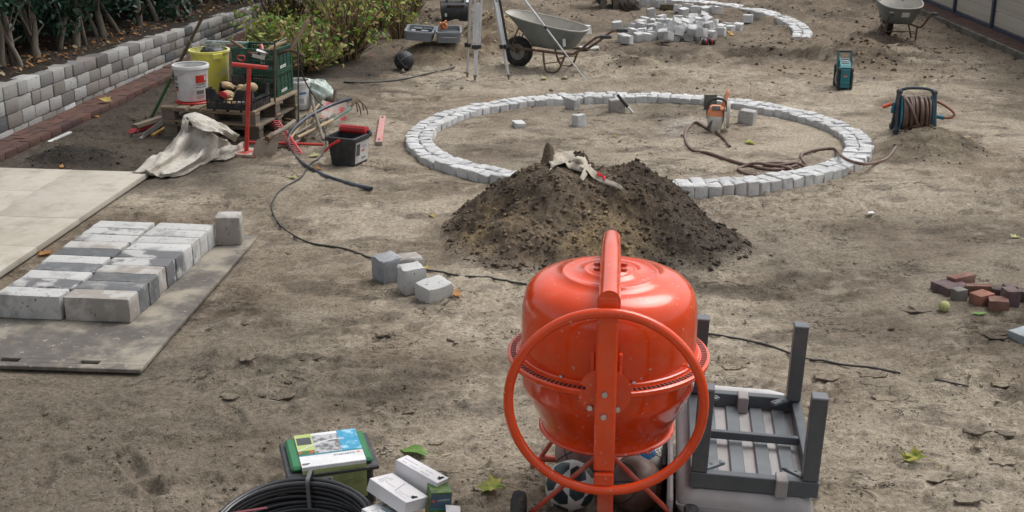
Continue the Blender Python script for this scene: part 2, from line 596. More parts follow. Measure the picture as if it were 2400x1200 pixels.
def soil_material(name, grain, crackamt, bd):
    m = bpy.data.materials.new(name)
    m.use_nodes = True
    nt = m.node_tree
    p = nt.nodes['Principled BSDF']
    tc = nt.nodes.new('ShaderNodeTexCoord')
    vec = tc.outputs['Object']
    at = nt.nodes.new('ShaderNodeAttribute')
    at.attribute_name = 'soil'
    base = at.outputs['Color']
    def scale(c, f):
        g = nt.nodes.new('ShaderNodeVectorMath'); g.operation = 'SCALE'
        nt.links.new(c, g.inputs[0]); nt.links.new(f, g.inputs[3])
        return g.outputs[0]
    patch = _range(nt, _noise(nt, vec, 2.4, 4), .40, .62)
    g1 = _noise(nt, vec, 34, 9, .78)
    base = scale(base, _range(nt, g1, .30, .70, 1 - grain, 1 + grain * .62))
    g2 = _noise(nt, vec, 120, 3, .7)
    base = scale(base, _range(nt, g2, .30, .70, .82, 1.14))
    fl = _range(nt, _noise(nt, vec, 62, 3, .6), .57, .66)
    base = _mix(nt, base, (.055, .045, .036), _math(nt, 'MULTIPLY', fl, _range(nt, patch, 0, 1, .22, .85)))
    # pale grains
    pg = _range(nt, _noise(nt, vec, 170, 2), .66, .70)
    base = _mix(nt, base, (.52, .46, .37), _math(nt, 'MULTIPLY', pg, .6))
    # fine drying cracks
    mp = nt.nodes.new('ShaderNodeMapping')
    mp.inputs['Scale'].default_value = (.55, 1.25, 1)
    mp.inputs['Rotation'].default_value = (0, 0, .3)
    nt.links.new(vec, mp.inputs[0])
    cn = _noise(nt, mp.outputs[0], 6.5, 5, .62, .6)
    cr = _math(nt, 'ABSOLUTE', _math(nt, 'SUBTRACT', cn, .5))
    cm = _range(nt, cr, .004, .014, 1.0, 0.0)
    cm = _math(nt, 'MULTIPLY', cm, _range(nt, _noise(nt, vec, 1.9, 3), .52, .62, 0, crackamt))
    base = _mix(nt, base, (.045, .037, .030), cm)
    nt.links.new(base, p.inputs['Base Color'])
    p.inputs['Roughness'].default_value = .96
    p.inputs['Specular IOR Level'].default_value = .15
    bp = nt.nodes.new('ShaderNodeBump')
    bp.inputs['Strength'].default_value = 1.0
    bp.inputs['Distance'].default_value = bd
    hsum = _math(nt, 'ADD', _math(nt, 'MULTIPLY', g1, 1.0), _math(nt, 'MULTIPLY', g2, .45))
    hsum = _math(nt, 'SUBTRACT', hsum, _math(nt, 'MULTIPLY', cm, .8))
    nt.links.new(hsum, bp.inputs['Height'])
    nt.links.new(bp.outputs[0], p.inputs['Normal'])
    return m
SOIL = soil_material('soil', .42, .85, .020)
SOIL_LUMP = soil_material('soil lump', .40, .0, .016)

ys = [3.2]
while ys[-1] < 26:
    ys.append(ys[-1] * 1.0034)
ys = np.array([-60, -20, -4, 0, 1.5, 2.6] + ys + [28, 32, 40, 60, 120, 400])
ss = np.concatenate([[-60, -14, -5, -2.4, -1.5, -1.15], np.linspace(-1, 1, 560), [1.15, 1.5, 2.4, 5, 14, 60]])
S_, Y_ = np.meshgrid(ss, ys)
half = 0.47 * np.clip(Y_, 3.2, 26) + 1.2
X_ = S_ * half
hh, _ch = ground_fields(X_.ravel(), Y_.ravel())
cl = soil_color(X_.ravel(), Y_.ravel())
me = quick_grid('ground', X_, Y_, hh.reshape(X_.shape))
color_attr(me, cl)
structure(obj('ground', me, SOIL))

# crumbs and small clods lying on the soil: nobody could count them
_OCT_V = np.array([(1, 0, 0), (-1, 0, 0), (0, 1, 0), (0, -1, 0), (0, 0, 1), (0, 0, -1)], float)
_OCT_F = np.array([(0, 2, 4), (2, 1, 4), (1, 3, 4), (3, 0, 4), (2, 0, 5), (1, 2, 5), (3, 1, 5), (0, 3, 5)])

def crumbs(name, xs, ys_, zs, sizes, cols, rng, m, flat=0.7):
    n = len(xs)
    ang = rng.random(n) * 2 * PI
    V = np.repeat(_OCT_V[None], n, 0) * (0.55 + 0.9 * rng.random((n, 6, 3)))
    V += (rng.random((n, 6, 3)) - 0.5) * 0.7
    ca, sa = np.cos(ang)[:, None], np.sin(ang)[:, None]
    vx = V[..., 0] * ca - V[..., 1] * sa
    vy = V[..., 0] * sa + V[..., 1] * ca
    P = np.stack([xs[:, None] + vx * sizes[:, None], ys_[:, None] + vy * sizes[:, None], zs[:, None] + V[..., 2] * sizes[:, None] * flat], -1)
    F = (_OCT_F[None] + (np.arange(n) * 6)[:, None, None]).reshape(-1, 3)
    me = bpy.data.meshes.new(name)
    me.vertices.add(n * 6)
    me.vertices.foreach_set('co', P.astype(np.float32).ravel())
    me.loops.add(F.size)
    me.loops.foreach_set('vertex_index', F.astype(np.int32).ravel())
    me.polygons.add(len(F))
    me.polygons.foreach_set('loop_start', np.arange(0, F.size, 3, dtype=np.int32))
    me.update(calc_edges=True)
    color_attr(me, np.repeat(cols, 6, 0))
    o = obj(name, me, m)
    o['kind'] = 'stuff'
    return o

rng = np.random.default_rng(3)
N = 30000
yy = 4.3 + 17 * rng.random(N) ** 1.7
xx = (rng.random(N) - 0.5) * (yy * 0.94 + 1.2)
hh, ch = ground_fields(xx, yy)
keep = (rng.random(N) < 0.10 + 0.8 * ch) & (np.abs(ring_d(xx, yy) - 1.0) > 0.09) & (hh > -0.0215)
xx, yy, hh, ch = xx[keep], yy[keep], hh[keep], ch[keep]
sz = (0.0020 + 0.0085 * rng.random(len(xx)) ** 4) * (0.6 + 0.06 * yy) * (0.8 + 0.5 * ch)
cc = soil_color(xx, yy) * (0.70 + 0.45 * rng.random((len(xx), 1)))
o = crumbs('soil_crumbs', xx, yy, hh + sz * 0.25, sz, cc, rng, SOIL_LUMP)
tag(o, 'soil crumbs and small clods scattered over the sandy ground', 'soil crumbs')

N = 9000
yy = 13.6 + 9.5 * rng.random(N) ** 1.2
xx = -1.5 + 8 * rng.random(N)
hh, ch = ground_fields(xx, yy)
bankm = np.exp(-((yy - 15.6) / 0.5) ** 2) * (xx > .8) * (xx < 5.2)
rgt = (xx > 2.8) * (xx < 5.8) * (yy > 14.3)
pr0 = .04 + .9 * sstep(fbm(xx, yy, 1.6, 4, 71), .46, .66) * np.clip(bankm + .8 * rgt + .55 * (yy > 17.5), 0.06, 1)
inarc = ((xx - 2.0) / 1.85) ** 2 + ((yy - 18.4) / 2.1) ** 2 < 1
keep = (rng.random(N) < pr0 * np.where(inarc, .25, 1)) & (xx < 6.3)
xx, yy, hh = xx[keep], yy[keep], hh[keep]
sz = .007 + .034 * rng.random(len(xx)) ** 4
cc = soil_color(xx, yy) * (0.6 + 0.6 * rng.random((len(xx), 1)))
o = crumbs('soil_clods', xx, yy, hh + sz * 0.2, sz, cc, rng, SOIL_LUMP)
tag(o, 'dug clods of soil strewn over the far half of the plot', 'soil clods')

# flakes of dried crust, curled up from the sand
mb = MB()
fcol = []
fr = random.Random(11)
spots = [G(px, py) for (px, py) in ((2310, 985), (2345, 1080), (2215, 1125), (2195, 1122), (2270, 1185), (2240, 840), (2345, 900), (1095, 890), (960, 955),
                                    (1715, 855), (660, 925), (700, 930), (2080, 925), (2290, 1010), (2360, 1015), (725, 843), (630, 845), (2040, 880),
                                    (2130, 730), (2160, 728), (2330, 785), (2335, 795), (1930, 890), (580, 850), (900, 790), (1080, 800), (540, 935))]
for _ in range(45):
    y0 = 4.7 + 9 * fr.random() ** 1.3
    x0 = (fr.random() - 0.5) * y0 * 0.85
    if ground_h(x0, y0) > -0.021 and abs(ring_d(np.array([x0]), np.array([y0]))[0] - 1) > .12:
        spots.append(Vector((x0, y0, 0)))
for i, s in enumerate(spots):
    rr = (0.030 + 0.030 * fr.random()) if i < 27 else (0.010 + 0.022 * fr.random())
    n = 15
    z0 = ground_h(s.x, s.y)
    ta, tt = fr.random() * 2 * PI, 0.04 + 0.16 * fr.random()
    top, bot = [], []
    for k in range(n):
        a = 2 * PI * k / n
        r1 = rr * (0.45 + 0.75 * fr.random())
        lx, ly = r1 * math.cos(a) * 1.3, r1 * math.sin(a)
        lz = 0.001 + (lx * math.cos(ta) + ly * math.sin(ta)) * tt + 0.006 * (r1 / rr) ** 2
        top.append((s.x + lx, s.y + ly, z0 + max(0.002, lz) + 0.004))
        bot.append((s.x + lx * .95, s.y + ly * .95, z0 + max(0.002, lz) - 0.004))
    base = len(mb.v)
    mb.loft([bot, top], True, False)
    mb.add(top + [(s.x, s.y, z0 + 0.012)], [(k, (k + 1) % n, n) for k in range(n)])
    c = soil_color(np.array([s.x]), np.array([s.y]))[0] * (0.85 + 0.3 * fr.random())
    fcol += [c] * (len(mb.v) - base)
me = mb.mesh('crust_flakes', 25)
color_attr(me, np.array(fcol))
o = obj('crust_flakes', me, SOIL)
o['kind'] = 'stuff'
tag(o, 'curled flakes of dried crust lying on the sand', 'soil flakes')

# ---------------------------------------------------------------- heaps of soil and sand
def heap(name, label, cat, x0, x1, y0, y1, hf, res, colf, seed, ncl, clsize, lumpy=0.05):
    nx, ny = int((x1 - x0) / res) + 1, int((y1 - y0) / res) + 1
    X, Y = np.meshgrid(np.linspace(x0, x1, nx), np.linspace(y0, y1, ny))
    def full(x, y):
        h = hf(x, y)
        amp = sstep(h, -0.03, 0.12)
        w = fbm(x, y, 3.3, 3, seed + 1)
        h = h + lumpy * 1.6 * (w - 0.5) * amp
        h = h + lumpy * 0.8 * np.maximum(0, fbm(x, y, 9, 4, seed + 2, .6) - 0.45) * (0.3 + amp)
        h = h + lumpy * 0.35 * (fbm(x, y, 26, 3, seed + 3, .6) - 0.5) * (0.3 + amp)
        return h
    Z = full(X.ravel(), Y.ravel())
    me = quick_grid(name, X, Y, Z.reshape(X.shape))
    bl = sstep(Z + .05 * (fbm(X.ravel(), Y.ravel(), 5, 4, 99) - .5), -0.012, 0.075)[:, None]
    color_attr(me, colf(X.ravel(), Y.ravel(), Z) * bl + soil_color(X.ravel(), Y.ravel()) * 0.92 * (1 - bl))
    o = obj(name, me, SOIL_LUMP)
    tag(o, label, cat)
    if ncl:
        rg = np.random.default_rng(seed)
        xs, yv = x0 + (x1 - x0) * rg.random(ncl), y0 + (y1 - y0) * rg.random(ncl)
        zs = full(xs, yv)
        k = zs > 0.012
        xs, yv, zs = xs[k], yv[k], zs[k]
        s = clsize * (0.13 + 0.85 * rg.random(len(xs)) ** 8)
        c = colf(xs, yv, zs) * (0.8 + 0.8 * rg.random((len(xs), 1)))
        co = crumbs('clods', xs, yv, zs + s * 0.2, s, c, rg, SOIL_LUMP, 0.8)
        co.parent = o
    return full

def cone(x, y, cx, cy, h, rx, ry, p=1.15):
    d = np.sqrt(((x - cx) / rx) ** 2 + ((y - cy) / ry) ** 2)
    return h * (1 - np.clip(d, 0, 1.4) ** p)

def smax(*hs):
    k = 22.0
    return np.log(sum(np.exp(k * h) for h in hs)) / k

def main_h(x, y):
    h = smax(cone(x, y, 0.38, 8.62, 0.50, 0.90, 0.95, 1.35), cone(x, y, 0.68, 8.60, 0.45, 0.72, 0.85, 1.9), cone(x, y, 0.92, 8.60, 0.43, 0.52, 0.80, 1.7), cone(x, y, 0.15, 8.12, 0.22, 0.66, 0.60, 1.2),
             cone(x, y, 1.12, 8.15, 0.20, 0.60, 0.62, 1.1), cone(x, y, 0.55, 7.95, 0.26, 0.72, 0.50, 1.2), cone(x, y, 0.55, 8.3, 0.0, 1.3, 1.1) - 0.02)
    sp = 0.15 * np.exp(-(((x - 0.265) / 0.045) ** 2 + ((y - 8.78) / 0.08) ** 2) ** 2) + 0.11 * np.exp(-(((x - 0.50) / 0.06) ** 2 + ((y - 8.86) / 0.07) ** 2) ** 2)
    gul = 0.022 * np.exp(-((x - 0.68 + 0.1 * (8.6 - y)) / 0.09) ** 2) * sstep(y, 8.2, 8.6)
    return h + sp - gul - 0.035

def main_c(x, y, z):
    n = fbm(x, y, 3.0, 4, 301)[:, None]
    n2 = fbm(x, y, 11.0, 3, 302)[:, None]
    c = np.array((0.068, 0.052, 0.041)) + (np.array((0.135, 0.106, 0.080)) - np.array((0.068, 0.052, 0.041))) * sstep(n, .35, .65)
    y_ = np.exp(-(((x - 0.62) / .38) ** 2 + ((y - 7.75) / .34) ** 2))[:, None] + np.exp(-(((x + 0.18) / .2) ** 2 + ((y - 8.15) / .3) ** 2))[:, None] \
        + np.exp(-(((x - 0.22) / .16) ** 2 + ((y - 8.95) / .16) ** 2))[:, None]
    c = c + (np.array((0.20, 0.150, 0.085)) - c) * np.clip(.9 * y_ * sstep(n2, .35, .6), 0, 1)
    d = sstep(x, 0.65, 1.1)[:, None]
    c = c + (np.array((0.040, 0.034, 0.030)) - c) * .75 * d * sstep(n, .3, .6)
    return np.clip(c * np.array((1.32, 1.30, 1.25)) * (0.7 + 0.6 * n2), .01, 1)
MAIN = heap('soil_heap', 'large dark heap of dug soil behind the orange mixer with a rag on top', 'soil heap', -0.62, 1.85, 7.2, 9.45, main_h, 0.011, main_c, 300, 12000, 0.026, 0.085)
def main_z(x, y):
    return float(MAIN(np.array([x]), np.array([y]))[0])

def sand_c(a, b):
    def f(x, y, z):
        n = fbm(x, y, 4.0, 4, 311)[:, None]
        n2 = fbm(x, y, 16.0, 3, 312)[:, None]
        c = np.array(a) + (np.array(b) - np.array(a)) * sstep(n, .35, .65)
        return np.clip(c * (0.7 + 0.6 * n2), .01, 1)
    return f
SAND_C = sand_c((0.25, 0.20, 0.135), (0.15, 0.115, 0.08))
CASE_H = heap('sand_heap', 'low brown sand heap under the open grey tool case', 'sand heap', -1.55, -0.25, 14.7, 16.5,
              lambda x, y: smax(cone(x, y, -0.95, 15.75, 0.25, 0.62, 0.85, 1.6), cone(x, y, -0.62, 15.95, 0.20, 0.45, 0.6, 1.6)) - 0.03, 0.026, SAND_C, 320, 700, 0.022, 0.05)
heap('sand_heap', 'loose yellow sand heap between the tripod legs and the nearer wheelbarrow', 'sand heap', -0.75, 0.55, 15.6, 19.2,
     lambda x, y: smax(cone(x, y, -0.15, 17.3, 0.42, 0.62, 1.5, 1.3), cone(x, y, 0.05, 16.3, 0.22, 0.5, 0.7, 1.2)) - 0.03, 0.03, sand_c((0.33, 0.265, 0.18), (0.19, 0.145, 0.098)), 330, 1200, 0.035, 0.09)
heap('sand_heap', 'small grey-brown sand heap in front of the hose reel', 'sand heap', 3.10, 4.45, 10.0, 11.6,
     lambda x, y: smax(cone(x, y, 3.80, 10.92, 0.20, 0.52, 0.6, 1.1), cone(x, y, 3.62, 10.65, 0.11, 0.45, 0.5, 1.2)) - 0.03, 0.02, sand_c((0.21, 0.175, 0.125), (0.125, 0.10, 0.072)), 340, 900, 0.02, 0.06)
heap('soil_heap', 'rough brown soil heap left of the wheelbarrow by the fence', 'soil heap', 3.85, 5.35, 14.5, 17.7,
     lambda x, y: smax(cone(x, y, 4.50, 15.9, 0.20, 0.55, 1.2, 1.2), cone(x, y, 4.3, 15.1, 0.12, 0.45, 0.6, 1.2)) - 0.03, 0.03, sand_c((0.19, 0.148, 0.105), (0.12, 0.092, 0.066)), 350, 900, 0.04, 0.09)
heap('soil_heap', 'black garden soil heaped beside the brick edging in front of the wall', 'soil heap', -4.3, -3.15, 9.95, 11.3,
     lambda x, y: smax(cone(x, y, -3.85, 10.55, 0.13, 0.42, 0.5, 1.3), cone(x, y, -3.55, 10.42, 0.11, 0.35, 0.36, 1.3)) - 0.03, 0.02, sand_c((0.045, 0.038, 0.032), (0.028, 0.024, 0.021)), 360, 700, 0.022, 0.06)
heap('rubble_heap', 'small pale heap of sandy rubble before the loose cobblestones', 'rubble heap', 0.95, 2.15, 14.5, 15.7,
     lambda x, y: smax(cone(x, y, 1.52, 15.1, 0.12, 0.45, 0.45, 1.2), cone(x, y, 1.32, 15.3, 0.08, 0.35, 0.35, 1.2)) - 0.03, 0.025, sand_c((0.34, 0.285, 0.205), (0.15, 0.118, 0.085)), 370, 700, 0.025, 0.06)

# ================================================================ BED, WALL, EDGING, FENCE, PATIO
def wall_pt(y, off=0.0):
    t = (y - WALL_A.y) / WALL_D.y
    p = WALL_A + WALL_D * t
    return Vector((p.x - WALL_D.y * off, p.y + WALL_D.x * off))

def course_h(y):
    return max(0.075, 0.137 - (y - 11.1) * 0.0072)

# planted bed behind the wall
ny, nx = 150, 60
Yb, Sb = np.meshgrid(np.linspace(8.3, 26, ny), np.linspace(0.10, 4.0, nx), indexing='ij')
Xb = WALL_A.x + (Yb - WALL_A.y) * 0.1386 - Sb
chh = np.maximum(0.075, 0.137 - (Yb - 11.1) * 0.0072)
Zb = 3.55 * chh + 0.12 * Sb ** 0.8 * (Sb < 9) * 0.5 + 0.06 * (fbm(Xb.ravel(), Yb.ravel(), 4, 4, 401).reshape(Xb.shape) - .5)
me = quick_grid('planting_bed', Xb, Yb, Zb)
nb = fbm(Xb.ravel(), Yb.ravel(), 3, 4, 402)[:, None]
color_attr(me, np.array((0.040, 0.032, 0.026)) * (0.6 + 0.9 * nb))
structure(obj('planting_bed', me, SOIL_LUMP))

CONC_PAL = [(0.40, 0.40, 0.39), (0.22, 0.20, 0.18), (0.46, 0.46, 0.45), (0.165, 0.145, 0.125), (0.29, 0.285, 0.275), (0.14, 0.135, 0.13), (0.35, 0.345, 0.33), (0.21, 0.185, 0.165), (0.085, 0.088, 0.092), (0.30, 0.295, 0.285)]
WALLM = mat('cast concrete block', None or (0.3, 0.3, 0.3), c2=(0.20, 0.195, 0.19), scale=5.5, lo=0.56, hi=0.70, rough=0.9, bump=0.5, bscale=45, bdist=0.006, palette=CONC_PAL, spec=0.2,
            speck=((0.12, 0.115, 0.105), 0.66, 60), dust=((0.40, 0.40, 0.38), 0.18, 14))

def stone_mesh(name, d, b, jit, seed, subdiv=1):
    """a tumbled block: subdivided box with rounded, knocked edges"""
    rg = random.Random(seed)
    bm = bmesh.new()
    bmesh.ops.create_cube(bm, size=1.0)
    bmesh.ops.scale(bm, vec=d, verts=bm.verts)
    bmesh.ops.bevel(bm, geom=list(bm.edges), offset=b, segments=2, affect='EDGES', profile=0.6)
    if subdiv:
        bmesh.ops.subdivide_edges(bm, edges=[e for e in bm.edges if e.calc_length() > 0.4 * min(d)], cuts=subdiv, use_grid_fill=True)
    for v in bm.verts:
        v.co += Vector((rg.uniform(-1, 1), rg.uniform(-1, 1), rg.uniform(-1, 1))) * jit
    me = bpy.data.meshes.new(name)
    bm.to_mesh(me)
    bm.free()
    me.polygons.foreach_set('use_smooth', [True] * len(me.polygons))
    me.set_sharp_from_angle(angle=R(38))
    return me

wall = thing('retaining_wall', 'low retaining wall of grey tumbled concrete blocks holding the hedge bed', 'wall', (WALL_A.x, WALL_A.y, 0))
wmesh = [stone_mesh('wall_block', (1, 1, 1), 0.085, 0.012, 40 + i, 0) for i in range(4)]
for m_ in wmesh:
    m_.materials.append(WALLM)
wr = random.Random(2)
for course in range(4):
    y = 8.4 + 0.13 * (course % 2)
    while y < 23.5:
        L = wr.choice((0.235, 0.25, 0.26, 0.27, 0.27, 0.28, 0.16))
        yc = y + L * 0.495
        c_h = course_h(yc)
        dep = 0.19
        p = wall_pt(yc, dep / 2 - wr.uniform(-.004, .007))
        o = bpy.data.objects.new('block', wr.choice(wmesh))
        COL.objects.link(o)
        o.parent = wall
        zc = c_h * (course + 0.5) - 0.36 * c_h
        o.location = (p.x - WALL_A.x, p.y - WALL_A.y, zc)
        o.rotation_euler = (wr.uniform(-.01, .01), wr.uniform(-.012, .012), -math.atan2(WALL_D.x, WALL_D.y) + wr.uniform(-.012, .012))
        o.scale = (dep, L - 0.007, c_h - 0.004)
        y += L * 0.99

BRICKP = [(0.090, 0.047, 0.039), (0.115, 0.056, 0.043), (0.074, 0.043, 0.040), (0.13, 0.063, 0.046), (0.068, 0.041, 0.039), (0.10, 0.052, 0.043)]
BRICKM = mat('clinker brick', (0.2, 0.1, 0.07), c2=(0.12, 0.085, 0.075), scale=9, lo=.5, hi=.75, rough=0.85, bump=0.3, bscale=70, palette=BRICKP, spec=0.25, dust=((0.10, 0.080, 0.062), 1.0, 4))
bmesh_b = [stone_mesh('paving_brick', (1, 1, 1), 0.03, 0.008, 60 + i, 0) for i in range(3)]
for m_ in bmesh_b:
    m_.materials.append(BRICKM)

edging = structure(thing('brick_edging', 'strip of red clinker bricks along the foot of the block wall', 'brick edging', (WALL_A.x, WALL_A.y, 0)))
for row in range(3):
    y = 8.6 + 0.1 * (row % 2)
    while y < 20.5:
        L = 0.205
        p = wall_pt(y + L / 2, -(0.055 + row * 0.102))
        o = bpy.data.objects.new('brick', wr.choice(bmesh_b))
        COL.objects.link(o)
        o.parent = edging
        o.location = (p.x - WALL_A.x, p.y - WALL_A.y, 0.004 + wr.uniform(-.005, .004))
        o.rotation_euler = (wr.uniform(-.015, .015), wr.uniform(-.015, .015), -math.atan2(WALL_D.x, WALL_D.y) + wr.uniform(-.01, .01))
        o.scale = (0.097, L - .006, 0.075)
        y += L

# fence on the right
FX = 6.7
fence = thing('panel_fence', 'beige horizontal board fence in dark blue steel posts', 'fence', (FX, 16, 0))
SLATM = mat('beige fence board', (0.46, 0.425, 0.35), rough=0.55, bump=0.15, bscale=30, scale=3, stretch=(1, .15, 4), rnd=0.04, dust=((0.18, 0.16, 0.13), 0.4, 6))
POSTM = mat('blue steel', (0.030, 0.042, 0.075), rough=0.45, bump=0.05, scale=5, dust=((0.1, 0.1, 0.1), 0.3, 10))
for k in range(7):
    y = 14.4 + 1.55 * k
    obj('post', MB().box((0, 0, 0.95), (0.075, 0.07, 1.8), b=.006), POSTM, fence, loc=(-.012, y - 16, 0.06))
    if k < 6:
        obj('bottom_rail', MB().box((0, 0.775, 0.03), (0.05, 1.478, 0.055), b=.004), POSTM, fence, loc=(0, y - 16, 0.075))
        me = None
        for j in range(8):
            if me is None:
                me = MB().box((0, 0, 0), (0.028, 1.478, 0.198), b=.007).mesh('slat')
                me.materials.append(SLATM)
            obj('slat', me, None, fence, loc=(0.0, y - 16 + 0.775, 0.135 + 0.0985 + 0.202 * j))
kerb = structure(thing('brick_edging', 'strip of dark red bricks laid flat along the foot of the beige fence', 'brick edging', (FX - .16, 16, 0)))
for row in range(3):
    y = 13.6 + 0.1 * (row % 2)
    while y < 23.6:
        o = bpy.data.objects.new('brick', wr.choice(bmesh_b))
        COL.objects.link(o)
        o.parent = kerb
        o.location = (-0.103 + 0.101 * row, y - 16 + .1, 0.035 + wr.uniform(-.003, .003))
        o.rotation_euler = (wr.uniform(-.015, .015), wr.uniform(-.015, .015), wr.uniform(-.012, .012))
        o.scale = (0.098, 0.2, 0.09)
        y += 0.206
kb = MB().box((0, 0, 0), (0.05, 10.2, 0.11), b=.008)
obj('kerb', kb, mat('kerb concrete', (0.17, 0.155, 0.13), c2=(0.09, 0.08, 0.068), scale=4, rough=.95, bump=.6, bscale=25, bdist=.01), kerb, loc=(-0.185, 2.7, 0.025))

# beige terrace slabs
SLABM = mat('beige stone slab', (0.45, 0.415, 0.355), c2=(0.37, 0.335, 0.275), scale=2.2, lo=.4, hi=.7, rough=0.75, bump=0.1, bscale=60, rnd=0.05, spec=.3,
            dust=((0.24, 0.205, 0.16), 0.75, 5), speck=((0.16, 0.135, 0.105), 0.70, 28))
terrace = structure(thing('terrace', 'beige stone slabs laid as a terrace corner at the left edge', 'terrace', (-3.0, 9.99, 0), (0, 0, -R(6.3))))
sm = stone_mesh('slab', (0.655, 0.655, 0.04), 0.0015, 0.0, 5, 0)
sm.materials.append(SLABM)
for i in range(4):
    for j in range(6):
        o = bpy.data.objects.new('slab', sm)
        COL.objects.link(o)
        o.parent = terrace
        o.location = (-0.328 - 0.657 * i, -0.328 - 0.657 * j, 0.012 + wr.uniform(-.001, .001))
obj('bedding', MB().box((-1.3, -2.0, -0.028), (2.55, 3.85, 0.03)), mat('bedding grit', (0.09, 0.075, 0.06), rough=.95), terrace)

# ground protection mat
mat_t = thing('ground_mat', 'dirty grey ground protection mat with slotted handles under the block stack', 'ground mat', (-1.954, 6.03, 0.0), (0, 0, -R(4.4)))
MATM = mat('mat plastic', (0.10, 0.09, 0.078), c2=(0.30, 0.265, 0.21), scale=2.6, lo=.46, hi=.66, rough=0.85, bump=.4, bscale=50, bdist=.004, dust=((0.30, 0.27, 0.22), 0.6, 5), speck=((0.30, 0.27, 0.23), 0.63, 35))
W_, L_, T_ = 1.25, 2.32, 0.022
mb = MB()
mb.box((-W_ / 2, (0.10 + L_) / 2, 0), (W_, L_ - 0.10, T_), b=.003)
mb.box((-W_ / 2, 0.0275, 0), (W_, 0.055, T_), b=.003)
for (xa, xb) in ((-W_, -0.80), (-0.69, -0.36), (-0.25, 0.0)):
    mb.box(((xa + xb) / 2, 0.0775, 0), (xb - xa, 0.045, T_), b=.0)
o = obj('sheet', mb, MATM, mat_t, loc=(0, 0, 0.004))

# ================================================================ BLOCKS
BLK_L = mat('light concrete block', (0.45, 0.448, 0.435), c2=(0.22, 0.218, 0.21), scale=6, lo=.48, hi=.70, rough=.9, bump=.5, bscale=50, bdist=.005, spec=.2, rnd=.07, speck=((0.11, 0.105, 0.10), 0.63, 42), dust=((0.56, 0.55, 0.52), .3, 12))
BLK_D = mat('dark concrete block', (0.13, 0.135, 0.14), c2=(0.30, 0.295, 0.28), scale=6, lo=.50, hi=.72, rough=.9, bump=.5, bscale=50, bdist=.005, spec=.2, rnd=.12, speck=((0.34, 0.33, 0.31), 0.66, 40), dust=((0.30, 0.29, 0.27), .5, 9))
BLK_H = mat('mottled concrete block', (0.43, 0.425, 0.41), c2=(0.15, 0.15, 0.155), scale=4.5, lo=.46, hi=.56, rough=.9, bump=.5, bscale=50, bdist=.005, spec=.2, rnd=.08, speck=((0.09, 0.085, 0.08), 0.66, 50))
BLK_B = mat('brownish concrete block', (0.30, 0.275, 0.245), c2=(0.43, 0.42, 0.395), scale=6, lo=.45, hi=.62, rough=.9, bump=.5, bscale=50, bdist=.005, spec=.2, speck=((0.13, 0.10, 0.08), 0.66, 40))
ORD = ['first', 'second', 'third', 'fourth', 'fifth', 'sixth', 'seventh', 'eighth', 'ninth', 'tenth']
STK = Matrix.Translation((-2.19, 6.68, 0)) @ Matrix.Rotation(-R(6.3), 4, 'Z')
tones = {'left': 'LDLHDLHLBD'[:10], 'right': 'BDDBHHLLLD'}
tones = {'left': 'LHLDLDBLHL', 'right': 'BDDBHHLLLL'}
tn = {'L': ('pale grey', BLK_L), 'D': ('dark grey', BLK_D), 'H': ('pale and dark mottled', BLK_H), 'B': ('brown-tinged', BLK_B)}
for ci, (cname, ux) in enumerate((('left', -0.593), ('right', -0.194))):
    for k in range(10):
        w, mm = tn[tones[cname][k]]
        me = stone_mesh('concrete_block', (0.392, 0.144, 0.147), 0.011, 0.0026, 100 + ci * 20 + k, 2)
        o = obj('concrete_block', me, mm)
        o.location = STK @ Vector((ux + wr.uniform(-.008, .008) - (0.012 if ci == 0 else 0), 0.072 + 0.1455 * k, 0.0155 + 0.0735))
        o.rotation_euler = (0, 0, -R(6.3) + wr.uniform(-.02, .02))
        tag(o, f'{w} concrete block, {ORD[k]} from the front in the {cname} column', 'concrete block', 'concrete blocks laid out on the mat')
o = obj('concrete_block', stone_mesh('concrete_block', (0.17, 0.15, 0.20), 0.014, 0.003, 150, 2), BLK_B)
p = G(536, 574, .015)
o.location = (p.x, p.y + .06, .115)
o.rotation_euler = (0, 0, R(4))
tag(o, 'brownish block standing upright alone behind the right block column', 'concrete block', 'single concrete blocks')
for (px, py, d, rz, tilt, mm, lab) in (
        (909, 656, (0.15, 0.15, 0.165), 38, 3, BLK_D, 'bluish grey block, the farthest left of four blocks on the sand'),
        (958, 650, (0.16, 0.14, 0.15), 20, -2, BLK_B, 'pale brown block half hidden behind the upright white block'),
        (966, 682, (0.145, 0.14, 0.17), 25, 2, BLK_L, 'upright white block in the middle of the four blocks on sand'),
        (1018, 700, (0.19, 0.15, 0.115), 40, 6, BLK_L, 'chipped white block lying lowest, beside an orange leaf')):
    me = stone_mesh('concrete_block', d, 0.016, 0.005, int(px), 2)
    if px == 1018:
        for v in me.vertices:
            if v.co.x > .02 and v.co.y < -.02 and v.co.z < 0.01:
                v.co.z += 0.035 * (v.co.x / .09)
    if mm is BLK_D:
        mm = mat('blue grey block', (0.25, 0.26, 0.275), c2=(0.37, 0.375, 0.38), scale=7, rough=.9, bump=.5, bscale=50, bdist=.005, spec=.2, speck=((.1, .1, .105), .66, 40))
    o = obj('concrete_block', me, mm)
    p = G(px, py)
    o.location = (p.x, p.y, d[2] / 2 - .004)
    o.rotation_euler = (R(tilt), R(-tilt * .5), R(rz))
    tag(o, lab, 'concrete block', 'single concrete blocks')

